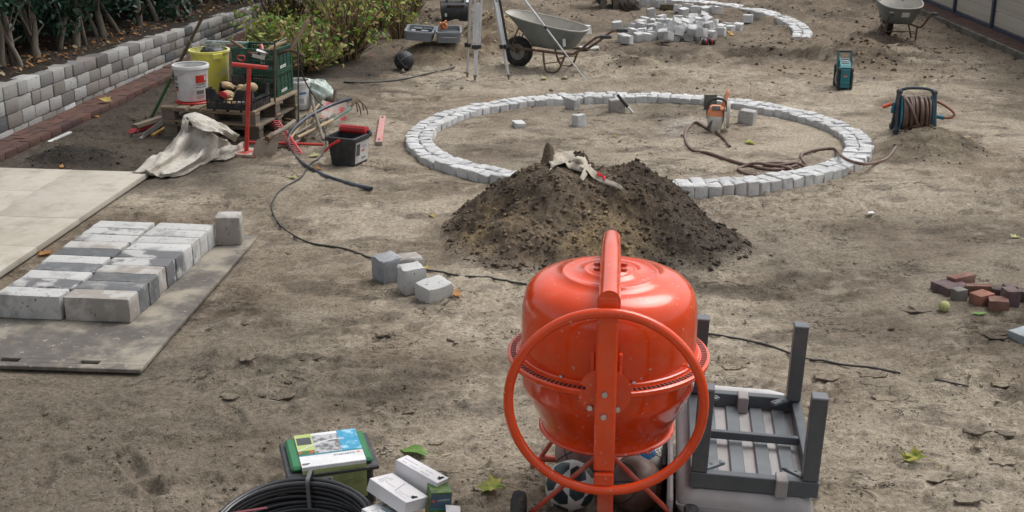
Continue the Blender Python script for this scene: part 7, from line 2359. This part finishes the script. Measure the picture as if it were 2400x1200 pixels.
# tennis ball
q = G(2214, 733)
tb = thing('tennis_ball', 'dirty yellow-green tennis ball on the sand beside the bricks', 'tennis ball', (q.x, q.y + .02, .033), (R(20), R(30), 0))
obj('felt', MB().ball(.0335, n=28, m=16), mat('tennis felt', (.42, .45, .17), c2=(.34, .34, .15), scale=30, rough=1, bump=.6, bscale=400, bdist=.002, dust=((.3, .26, .2), .4, 20)), tb, 180)
obj('seam', MB().tube([(lambda v: v.normalized() * .0336)(Vector((math.cos(t) * .8 + .3 * math.cos(3 * t) * .4, math.sin(t) * .8 - .3 * math.sin(3 * t) * .4, .7 * math.sin(2 * t)))) for t in np.linspace(0, 2 * PI, 49)[:-1]], .0011, 5, closed=True), mat('tennis seam', (.5, .5, .35), rough=.8, bump=0), tb)

# ================================================================ KNEELING PERSON AT THE TOP EDGE
def skin(name, nodes, edges, m, parent, sub=2, root=0):
    """nodes: (x,y,z,r) -> one continuous surface grown along the edges"""
    me = bpy.data.meshes.new(name)
    me.from_pydata([n[:3] for n in nodes], edges, [])
    o = bpy.data.objects.new(name, me)
    COL.objects.link(o)
    md = o.modifiers.new('skin', 'SKIN')
    md.use_smooth_shade = True
    for i, v in enumerate(me.skin_vertices[0].data):
        v.radius = (nodes[i][3],) * 2
        v.use_root = (i == root)
    s = o.modifiers.new('sub', 'SUBSURF'); s.levels = sub; s.render_levels = sub
    dg = bpy.context.evaluated_depsgraph_get()
    me2 = bpy.data.meshes.new_from_object(o.evaluated_get(dg))
    bpy.data.objects.remove(o)
    me2.name = name
    me2.materials.clear(); me2.materials.append(m)
    o = bpy.data.objects.new(name, me2)
    COL.objects.link(o)
    o.parent = parent
    return o
kp = G(1430, 24)
per = thing('person', 'person in dark work clothes kneeling at the far arc, soles towards the viewer', 'person', (kp.x, kp.y, 0))
SKINM = mat('skin', (.50, .30, .22), rough=.55, bump=.05)
DARKCL = mat('dark work trousers', (.020, .022, .028), rough=.9, bump=.3, bscale=60, scale=6)
JACK = mat('dark work jacket', (.05, .045, .04), rough=.9, bump=.3, bscale=60, scale=6)
N_ = [(0, .22, .42, .15), (0, .35, .62, .15), (0, .55, .78, .16), (0, .68, .84, .07), (0, .77, .87, .095), (0, .85, .86, .085),
      (-.11, .25, .38, .10), (-.13, .52, .10, .075), (-.10, .22, .10, .055), (-.085, .06, .15, .045),
      (.11, .25, .38, .10), (.13, .52, .10, .075), (.10, .22, .10, .055), (.085, .06, .15, .045),
      (-.19, .58, .74, .07), (-.24, .72, .48, .05), (-.18, .88, .24, .042), (-.16, .93, .16, .035), (.19, .58, .74, .07), (.24, .72, .48, .05), (.18, .88, .24, .042), (.16, .93, .16, .035)]
E_ = [(0, 1), (1, 2), (2, 3), (3, 4), (4, 5), (0, 6), (6, 7), (7, 8), (8, 9), (0, 10), (10, 11), (11, 12), (12, 13), (2, 14), (14, 15), (15, 16), (16, 17), (2, 18), (18, 19), (19, 20), (20, 21)]
skin('body', N_, E_, SKINM, per)
T_ = [(x, y, z, r * 1.12 + .006) for x, y, z, r in (N_[0], N_[6], N_[7], N_[8], (-.09, .11, .13, .06), N_[10], N_[11], N_[12], (.09, .11, .13, .06))]
skin('trousers', T_, [(0, 1), (1, 2), (2, 3), (3, 4), (0, 5), (5, 6), (6, 7), (7, 8)], DARKCL, per)
J_ = [(x, y, z, r * 1.12 + .006) for x, y, z, r in (N_[0], N_[1], N_[2], (0, .66, .83, .085), N_[14], N_[15], N_[16], N_[18], N_[19], N_[20])]
skin('jacket', J_, [(0, 1), (1, 2), (2, 3), (2, 4), (4, 5), (5, 6), (2, 7), (7, 8), (8, 9)], JACK, per, root=1)
obj('hair', MB().ball(.108, Matrix.Translation((0, .76, .90)) @ Matrix.Scale(.9, 4, (0, 0, 1)), 20, 12), mat('brown hair', (.05, .03, .02), rough=.7, bump=.5, bscale=80), per, 180)
for s in (-1, 1):
    obj('ear', MB().ball(.026, Matrix.Translation((s * .098, .79, .855)) @ Matrix.Scale(.4, 4, (1, 0, 0)), 10, 8), SKINM, per, 180)
    hand = skin('hand', [(s * .16, .93, .16, .030), (s * .155, .985, .095, .036), (s * .155, 1.01, .05, .030)] + [(s * (.155 + .021 * (k - 1.5)), 1.045 - .004 * abs(k - 1), .040, .010) for k in range(4)]
         + [(s * (.155 + .024 * (k - 1.5)), 1.085 - .008 * abs(k - 1), .022, .009) for k in range(4)] + [(s * .118, 1.0, .07, .013), (s * .10, 1.03, .045, .010)],
         [(0, 1), (1, 2)] + [(2, 3 + k) for k in range(4)] + [(3 + k, 7 + k) for k in range(4)] + [(1, 11), (11, 12)], SKINM, per, 1)
    BOOTS = mat('muddy boot sole', (.15, .135, .10), c2=(.10, .088, .066), scale=9, rough=.95, bump=.4, bscale=40)
    BOOTB = mat('blue boot upper', (.055, .10, .22), c2=(.10, .12, .15), scale=8, rough=.7, bump=.2, dust=((.2, .18, .14), .5, 9))
    sole = []
    for k, (w, z) in enumerate(((.030, .006), (.044, .03), (.050, .07), (.046, .12), (.038, .16), (.040, .20), (.038, .25), (.025, .272))):
        sole.append((w, z))
    oz = s * .005
    bx = s * .085 - (.02 if s < 0 else -.01)
    ol = [(bx + w, z) for w, z in sole] + [(bx - w, z) for w, z in sole[::-1]]
    dy = -.02 if s > 0 else .03
    obj('boot_sole', MB().loft([[(x, dy, z) for x, z in ol], [(x, dy + .028, z) for x, z in ol]]), BOOTS, per, 30)
    obj('boot', MB().loft([[(bx + (x - bx) * f, dy + .029 + yy_, z * zf + zo) for x, z in ol] for f, yy_, zf, zo in ((.96, 0, 1, 0), (1.0, .03, .98, .0), (.92, .07, .85, .01), (.6, .10, .55, .06))]), BOOTB, per, 60)
lump('cloth_bundle', 'dark brown crumpled jacket-like bundle on the ground right of the kneeling person', 'cloth bundle', tuple(G(1475, 15, .06)), (.17, .16, .14), mat('dark brown cloth', (.045, .034, .028), c2=(.075, .058, .048), scale=9, rough=.9, bump=.6, bscale=25, bdist=.02), 12, .3)

# ================================================================ LEAVES ON THE GROUND
def leaf_mesh(kind, s, seed, curl):
    rg_ = random.Random(seed)
    if kind == 'maple':
        pts = [(0, -1.0), (.18, -.55), (.62, -.72), (.55, -.30), (1.0, -.02), (.62, .15), (.66, .55), (.30, .42), (.12, 1.0), (-.08, .50), (-.55, .62), (-.52, .18), (-.98, .05), (-.55, -.28), (-.66, -.70), (-.2, -.52)]
    elif kind == 'oval':
        pts = [(0, -1.0), (.25, -.75), (.48, -.3), (.55, .15), (.40, .6), (.15, .9), (0, 1.05), (-.15, .9), (-.42, .6), (-.55, .1), (-.46, -.35), (-.25, -.75)]
    else:
        pts = [(0, -1), (.4, -.5), (.75, -.1), (.45, .2), (.55, .7), (.1, .55), (-.2, .95), (-.4, .4), (-.8, .1), (-.4, -.5)]
    vs, fs = [(0, 0, .012 * curl)], []
    for i, (x, y) in enumerate(pts):
        j = rg_.uniform(.9, 1.1)
        for f in (.5, 1.0):
            X, Y = x * f * j, y * f * j
            vs.append((X, Y, curl * (.30 * (X * X) * f + .18 * math.sin(3 * Y + seed) * f + rg_.uniform(-.06, .06) + .12 * max(0, Y) ** 2)))
    n = len(pts)
    for i in range(n):
        a, b = 1 + 2 * i, 1 + 2 * ((i + 1) % n)
        fs += [(0, a, b), (a, a + 1, b + 1, b)]
    zmin = min(v[2] for v in vs)
    m = MB().add([(x * s, y * s, (z - zmin) * s + .003) for x, y, z in vs], fs)
    m.tube([(0, -s, -zmin * s + .004), (rg_.uniform(-.3, .3) * s, -1.5 * s, .006), (rg_.uniform(-.6, .6) * s, -2.0 * s, .004)], .0016, 5)
    return m
LF = {'gy': ((.16, .22, .03), (.42, .36, .05)), 'y': ((.45, .34, .06), (.36, .27, .10)), 'br': ((.22, .10, .035), (.34, .17, .05)), 'or': ((.44, .21, .05), (.36, .16, .05)), 'g': ((.10, .22, .03), (.16, .28, .05)), 'py': ((.48, .44, .20), (.38, .42, .14)), 'tan': ((.40, .28, .16), (.33, .24, .14))}
def leafmat(k):
    c = LF[k]
    return mat('fallen leaf ' + k, c[0], c2=c[1], scale=22, lo=.40, hi=.62, rough=.55, bump=.2, bscale=120, bdist=.002, trans=.25)
LEAVES = [(1690, 487, 'gy', 'maple', .075, 110, 'green-yellow maple leaf on the right flank of the soil heap', 1), (1757, 336, 'gy', 'maple', .085, 80, 'green and yellow leaf inside the ring right of the saw hose', .8),
          (1013, 510, 'y', 'chip', .045, 30, 'yellow-green leaf at the left foot of the soil heap', 1), (1440, 320, 'y', 'maple', .05, 0, 'yellow leaf standing curled on the sand behind the soil heap', 1.3),
          (1987, 405, 'br', 'maple', .07, 60, 'brown curled leaf just outside the ring below the hose', 1.2), (2021, 368, 'br', 'chip', .07, 100, 'orange-brown leaf between the ring and the hose', 1),
          (1069, 698, 'or', 'chip', .058, 40, 'orange leaf beside the chipped white block', 1), (1000, 629, 'y', 'chip', .035, 10, 'small yellow leaf behind the upright white block', 1),
          (970, 1056, 'g', 'oval', .085, 75, 'large green leaf with a yellow tip behind the white cartons', .7), (1150, 1163, 'gy', 'maple', .085, 95, 'yellow-green leaf left of the mixer wheel', .8),
          (2137, 1086, 'gy', 'maple', .080, 70, 'folded green and yellow leaf in the right foreground', 1.3), (2380, 551, 'py', 'chip', .055, 20, 'pale yellow leaf near the right edge above the bricks', 1),
          (1275, 189, 'py', 'chip', .06, 50, 'small pale leaf below the wheelbarrow leg', 1), (248, 251, 'y', 'maple', .10, 60, 'large yellow leaf lying on the brick edging by the wall', .8),
          (741, 403, 'br', 'chip', .075, 80, 'brown leaf beside the blue-black water pipe', .8), (686, 421, 'py', 'chip', .055, 70, 'pale leaf touching the black cable', .8), (737, 369, 'py', 'maple', .075, 100, 'pale yellow-green leaf in front of the garden rake', .7),
          (105, 590, 'or', 'maple', .075, 70, 'orange-brown leaf between the terrace slabs and the block stack', 1), (148, 398, 'or', 'chip', .05, 60, 'orange leaf on black soil above the terrace edge', 1), (22, 401, 'or', 'chip', .07, 90, 'brown-orange leaf at the left edge above the terrace', 1),
          (256, 404, 'or', 'chip', .045, 20, 'small orange leaf above the terrace near the canvas sheet', 1), (2162, 204, 'py', 'maple', .075, 45, 'pale yellow leaf on the sand above the hose reel', .8), (2265, 326, 'tan', 'chip', .075, 80, 'tan leaf right of the hose reel', .8),
          (2293, 738, 'g', 'oval', .052, 85, 'bright green leaf between the tennis ball and the bricks', .6), (1708, 1020, 'tan', 'chip', .02, 20, '', 1), (1150, 237, 'or', 'chip', .05, 0, 'orange leaf at the outer left side of the ring', .6),
          (170, 306, 'or', 'chip', .05, 60, 'orange leaf touching the white batten', .8), (225, 271, 'or', 'chip', .05, 60, 'small orange leaf beside the outer brick edge', .8), (880, 212 , 'tan', 'chip', .05, 40, 'tan leaf behind the cultivator on dark soil', .8), (897, 178, 'or', 'maple', .055, 70, 'small orange leaf in front of the black basketball', .9),
          (1145, 1182, 'y', 'chip', .0, 0, '', 1)]
for i, (px, py, c, kd, s, rz, lab, curl) in enumerate(LEAVES):
    if not lab:
        continue
    o = obj('leaf', leaf_mesh(kd, s * .82, i, curl), leafmat(c), None, 60, fix=False)
    p = G(px, py)
    z = ground_h(p.x, p.y)
    if i == 0:
        p = HM(px, py, 0); z = p.z
    if i == 13:
        z = .058
    o.location = (p.x, p.y, z + .002)
    o.rotation_euler = (0.25 if i == 0 else 0, 0, R(rz))
    tag(o, lab, 'leaf', 'fallen leaves on the ground')
for (px, py, rz, l, lab) in ((1040, 1060, 40, .12, 'pale straw lying behind the white cartons'), (2042, 1163, -60, .11, 'pale dry willow leaf at the lower right'), ):
    o = obj('straw', MB().tube([(-l / 2, 0, .004), (0, .006, .010), (l / 2, 0, .004)], [.0015, .0045, .001], 6), mat('dry straw', (.52, .44, .32), rough=.7))
    o.location = gz(G(px, py)); o.rotation_euler = (0, 0, R(rz)); tag(o, lab, 'straw')

# ================================================================ HEDGE, SHRUBS, LEAF LITTER
def leaf_cloud(name, pos, nrm, size, aspect, rng_, mats, parent, bend=.25, droop=0.0):
    """many folded leaves: 6 vertices each (two halves along the midrib)"""
    n = len(pos)
    nrm = nrm / np.linalg.norm(nrm, axis=1)[:, None]
    t = rng_.normal(size=(n, 3)); t[:, 2] -= droop
    t = t - nrm * (t * nrm).sum(1)[:, None]
    t /= np.linalg.norm(t, axis=1)[:, None] + 1e-9
    b = np.cross(nrm, t)
    L, Wd = size[:, None], (size * aspect)[:, None]
    base = pos
    tip = pos + t * L - nrm * L * bend * .6
    midp = pos + t * L * .45 + nrm * L * .04
    l1 = pos + t * L * .32 + b * Wd * .5 + nrm * Wd * bend * .5
    l2 = pos + t * L * .70 + b * Wd * .38 - nrm * L * bend * .15 + nrm * Wd * bend * .3
    r1 = pos + t * L * .32 - b * Wd * .5 + nrm * Wd * bend * .5
    r2 = pos + t * L * .70 - b * Wd * .38 - nrm * L * bend * .15 + nrm * Wd * bend * .3
    V = np.stack([base, l1, l2, tip, r2, r1, midp], 1).reshape(-1, 3)
    f = np.array([(0, 6, 1), (1, 6, 2), (2, 6, 3), (0, 5, 6), (5, 4, 6), (4, 3, 6)])
    F = (f[None] + (np.arange(n) * 7)[:, None, None]).reshape(-1, 3)
    me = bpy.data.meshes.new(name)
    me.vertices.add(len(V)); me.vertices.foreach_set('co', V.astype(np.float32).ravel())
    me.loops.add(F.size); me.loops.foreach_set('vertex_index', F.astype(np.int32).ravel())
    me.polygons.add(len(F)); me.polygons.foreach_set('loop_start', np.arange(0, F.size, 3, dtype=np.int32))
    me.update(calc_edges=True)
    for m_ in mats:
        me.materials.append(m_)
    mi = np.repeat(rng_.integers(0, len(mats), n), 6).astype(np.int32)
    me.polygons.foreach_set('material_index', mi)
    me.polygons.foreach_set('use_smooth', np.ones(len(F), bool))
    if parent is None:
        return me
    o = obj(name, me, None, parent)
    return o
HG1 = mat('hedge leaf dark', (.016, .046, .026), rough=.45, bump=0, trans=.15, spec=.4)
HG2 = mat('hedge leaf mid', (.032, .082, .048), rough=.45, bump=0, trans=.15, spec=.4)
HG3 = mat('hedge leaf blue green', (.045, .098, .075), rough=.4, bump=0, trans=.15, spec=.5)
BARK = mat('hedge bark', (.21, .18, .14), c2=(.10, .082, .064), scale=6, rough=.95, bump=.6, bscale=35, bdist=.008, stretch=(1, 1, .35), dust=((.16, .17, .11), .45, 6))
rgh = np.random.default_rng(12)
crowns = []
for v in range(3):
    n = 3400
    p = rgh.normal(size=(n, 3)) * np.array((.30, .30, .40)) + np.array((0, 0, 1.15))
    # clumps with gaps
    cl = rgh.normal(size=(26, 3)) * np.array((.36, .34, .42)) + np.array((-.05, 0, 1.12))
    ci = rgh.integers(0, 26, n)
    p = cl[ci] + rgh.normal(size=(n, 3)) * .105
    p[:, 2] = np.maximum(p[:, 2], .18 + .35 * rgh.random(n))
    nr = rgh.normal(size=(n, 3)) + np.array((.3, -.3, .7))
    me = leaf_cloud('crown', p, nr, .055 + .035 * rgh.random(n), .42, rgh, [HG1, HG2, HG3], None)
    crowns.append(me)
rt = random.Random(21)
TR = [(10, 166, 1), (38, 163, 1), (88, 138, 1), (140, 118, 0), (178, 110, 1), (200, 102, 0), (243, 84, 1), (278, 72, 0), (322, 56, 1), (365, 38, 1), (402, 26, 1), (440, 18, 1), (-60, 195, 1), (-30, 182, 1)]
def bedz(x, y):
    s = WALL_A.x + (y - WALL_A.y) * .1386 - x
    return 3.55 * course_h(y) + .06 * max(0.05, s) ** .8
spots_ = []
for (px, py, big) in TR:
    q = G(px, py, .45)
    spots_.append((q.x, q.y, big))
y = 18.0
while y < 24:
    spots_.append((WALL_A.x + (y - WALL_A.y) * .1386 - .65 + rt.uniform(-.1, .1), y, 1)); y += .55
for i, (x, y, big) in enumerate(spots_):
    z0 = bedz(x, y) - .03
    lab = 'slim-trunked evergreen hedge tree on the raised bed behind the block wall'
    nst = rt.choice((1, 2, 2, 3)) if big else 1
    if i < 12:
        lab = f"{('single', 'twin', 'triple')[nst - 1]}-stemmed hedge tree behind the block wall, {(ORD + ['eleventh', 'twelfth'])[i]} from the left edge"
    t = thing('hedge_tree', lab, 'hedge tree', (x, y, z0), (0, 0, 0), 'hedge trees behind the block wall')
    tr = MB()
    for k in range(nst):
        a = rt.uniform(0, 6.28)
        lx, ly = rt.uniform(-.34, .22), rt.uniform(-.25, .25)
        r0_ = (.048 if big else .032) * rt.uniform(.75, 1.15) * (1 if k == 0 else .7)
        bx_, by_ = (0, 0) if k == 0 else (.07 * math.cos(a), .07 * math.sin(a))
        pts = spline([(bx_, by_, -.02), (bx_ + lx * .12, by_ + ly * .12, .10), (bx_ + lx * .5 + rt.uniform(-.08, .08), by_ + ly * .5 + rt.uniform(-.06, .06), .48), (bx_ + lx, by_ + ly, 1.05), (bx_ + lx * 1.2, by_ + ly * 1.2, 1.9)], 5)
        tr.tube(pts, [r0_ * (1.45 if j == 0 else 1.2 if j == 1 else 1.0) * (1 - .5 * j / len(pts)) for j in range(len(pts))], 9)
        for q in range(3):
            j = rt.randint(6, 14)
            s0 = pts[j]
            e_ = s0 + Vector((rt.uniform(-.25, .25), rt.uniform(-.25, .25), rt.uniform(.15, .45)))
            tr.tube([s0, s0.lerp(e_, .5) + Vector((0, 0, .03)), e_], [r0_ * .4, r0_ * .3, r0_ * .15], 6)
    obj('trunk', tr, BARK, t, 80)
    o = bpy.data.objects.new('crown', crowns[i % 3])
    COL.objects.link(o); o.parent = t
    o.location = (rt.uniform(-.3, -.05), rt.uniform(-.1, .1), rt.uniform(-.02, .14)); o.rotation_euler = (0, 0, rt.uniform(-.6, .6)); o.scale = (1, 1, rt.uniform(.95, 1.2))
# a dense second row closes the view behind the trunks
y = 11.2
i = 0
while y < 24.5:
    x = WALL_A.x + (y - WALL_A.y) * .1386 - 1.45 + rt.uniform(-.12, .12)
    t = thing('hedge_shrub', 'dense dark evergreen shrub filling the back row of the hedge', 'shrub', (x, y, bedz(x, y) - .05), (0, 0, 0), 'back row of the hedge')
    for (dz, sc_, dx) in ((-.42, 1.25, 0), (.30, 1.35, -.15)):
        o = bpy.data.objects.new('foliage', crowns[i % 3])
        COL.objects.link(o); o.parent = t; o.location = (dx, 0, dz); o.rotation_euler = (0, 0, rt.uniform(0, 6.28)); o.scale = (sc_, sc_, sc_ * 1.0)
        i += 1
    obj('stem', MB().tube([(0, 0, 0), (.03, 0, .7), (0, .05, 1.5)], [.03, .025, .01], 7), BARK, t)
    y += .62
# litter
def litter(name, lab, pts, sizes, mats_, rg_):
    n = len(pts)
    nr = rg_.normal(size=(n, 3)) * .35 + np.array((0, 0, 1.0))
    me = leaf_cloud(name, pts, nr, sizes, .6, rg_, mats_, None, .3)
    o = obj(name, me, None); o['kind'] = 'stuff'
    tag(o, lab, 'leaf litter')
n = 1500
yy = 10.5 + 12 * rgh.random(n) ** 1.2
off = .22 + 1.0 * rgh.random(n) ** 1.2
xx = WALL_A.x + (yy - WALL_A.y) * .1386 - off
chv = np.maximum(0.075, 0.137 - (yy - 11.1) * 0.0072)
zz = 3.55 * chv + .06 * off ** .8 + .015
litter('leaf_litter', 'brown fallen leaves strewn over the raised bed under the hedge', np.stack([xx, yy, zz], 1), .03 + .045 * rgh.random(n), [mat('rotting leaf', (.10, .06, .035), c2=(.16, .09, .045), scale=20, rough=.8, bump=0), leafmat('br'), mat('rotting leaf', (0, 0, 0)), leafmat('tan'), mat('rotting leaf', (0, 0, 0)), leafmat('or')], rgh)

# hydrangea-like shrubs in the middle
SG1 = mat('shrub leaf yellow green', (.27, .36, .045), rough=.5, bump=0, trans=.3, spec=.3)
SG2 = mat('shrub leaf green', (.11, .23, .035), rough=.5, bump=0, trans=.3, spec=.3)
SG3 = mat('shrub leaf pale', (.40, .43, .13), rough=.55, bump=0, trans=.3, spec=.3)
SG4 = mat('shrub leaf dry', (.30, .20, .095), rough=.7, bump=0, trans=.2, spec=.2)
CANE = mat('dry cane', (.42, .33, .19), c2=(.26, .18, .10), scale=6, rough=.85, bump=.1, rnd=.1)
CANED = mat('dark twig', (.075, .050, .036), rough=.9, bump=.1)
SHR_ = [(-2.40, 14.75, .62, .58, 170, 420, 'low leafy shrub with yellowing leaves right behind the green crates'),
        (-2.05, 15.45, .62, .85, 260, 520, 'hydrangea-like shrub with bare tan canes in front of the plastic bag'),
        (-2.95, 15.70, .60, .50, 130, 420, 'low bright green plant at the foot of the wall behind the yellow bucket'),
        (-3.10, 17.10, .70, 1.15, 200, 260, 'bare reddish twiggy shrub close to the wall'),
        (-2.25, 16.70, .75, 1.15, 260, 760, 'tall green shrub in the middle of the row'),
        (-1.95, 18.10, .75, 1.05, 260, 620, 'tall shrub with brown canes in the back of the row'),
        (-1.55, 17.25, .42, .62, 110, 110, 'thin dry bush of brown stems nearest to the tool case'),
        (-1.60, 19.60, .70, .95, 200, 520, 'farthest green shrub beside the excavator bucket'),
        (-2.75, 18.90, .80, 1.25, 200, 620, 'tall shrub in the back corner by the wall end')]
for si, (x, y, w, h, ns, nl, lab) in enumerate(SHR_):
    nl = int(nl * 1.9)
    w *= 1.18
    h *= 1.25 if si in (4, 5, 7, 8) else (.9 if si == 0 else 1.0)
    nl = int(nl * (.7 if si in (0, 1) else 1))
    rs_ = np.random.default_rng(500 + si)
    t = thing('garden_shrub', lab, 'shrub', (x, y, 0), (0, 0, 0), 'shrubs between the wall and the plot')
    m1, m2 = MB(), MB()
    tips, mids = [], []
    for k in range(ns):
        a, r_ = rs_.random() * 2 * PI, .20 * w * math.sqrt(rs_.random())
        b0 = Vector((r_ * math.cos(a), r_ * math.sin(a), 0))
        a2_ = a + rs_.normal() * .5
        hh__ = h * (.32 + .85 * rs_.random() ** 1.3)
        sp_ = w * (.15 + .55 * rs_.random()) * (.6 if rs_.random() < .5 else 1)
        e_ = Vector((b0.x + sp_ * math.cos(a2_), b0.y + sp_ * math.sin(a2_), hh__))
        mm = b0.lerp(e_, .5) + Vector((rs_.normal() * .03, rs_.normal() * .03, hh__ * .10))
        (m2 if rs_.random() < (.75 if si == 3 else .3) else m1).tube([b0, b0.lerp(mm, .5) + Vector((0, 0, .02)), mm, e_], [.0075, .0065, .005, .003], 5, caps=False)
        tips.append(e_); mids.append(mm)
    o = obj('canes', m1, CANE, t, 80, fix=False)
    o = obj('twigs', m2, CANED, t, 80, fix=False)
    T = np.array([tuple(v) for v in tips]); Mi = np.array([tuple(v) for v in mids])
    sel = rs_.integers(0, ns, nl)
    f = (rs_.random(nl) ** .4)[:, None]
    P = Mi[sel] * (1 - f) + T[sel] * f + rs_.normal(size=(nl, 3)) * .045
    nr = rs_.normal(size=(nl, 3)) * .55 + np.array((.1, -.25, .9))
    mats_ = [SG1, SG2, SG2, SG1, SG3, SG4, SG4] if si in (0, 1, 6) else [SG1, SG2, SG2, SG1, SG3, SG4]
    if si == 3:
        mats_ = [SG4, SG3, SG1]
    lv_ = leaf_cloud('foliage', P, nr, .042 + .050 * rs_.random(nl), .52, rs_, mats_, t, .22, .4)
# a few red petals on the dark soil
for (px, py, s) in ((870, 133, .05), (925, 121, .025)):
    o = obj('flower_scrap', leaf_mesh('chip', s * .8, px, .8), mat('red petal', (.50, .03, .06), rough=.6, bump=0), None, 60, fix=False)
    o.location = gz(G(px, py)); tag(o, 'bright red petal scrap on the dark soil' + (' nearer to the shrubs' if px == 870 else ' close to the black basketball'), 'petal')
# straw and rootlets on the sand
sr = random.Random(77)
st_ = MB()
for k in range(170):
    y0 = 4.7 + 9 * sr.random() ** 1.5
    x0 = (sr.random() - .5) * y0 * .9
    z0 = ground_h(x0, y0)
    if z0 < -.0205:
        continue
    l, a = sr.uniform(.03, .12), sr.uniform(0, PI)
    dx, dy = math.cos(a) * l / 2, math.sin(a) * l / 2
    st_.tube([(x0 - dx, y0 - dy, ground_h(x0 - dx, y0 - dy) + .003), (x0 + dy * .15, y0 - dx * .15, z0 + .006), (x0 + dx, y0 + dy, ground_h(x0 + dx, y0 + dy) + .003)], [.0012, .0014, .0008], 4)
o = obj('straw_bits', st_, mat('straw and roots', (.30, .245, .175), c2=(.12, .09, .065), scale=2, rough=.9, bump=0), None, 80, fix=False)
o['kind'] = 'stuff'; tag(o, 'thin straws and rootlets strewn over the sand', 'straw')
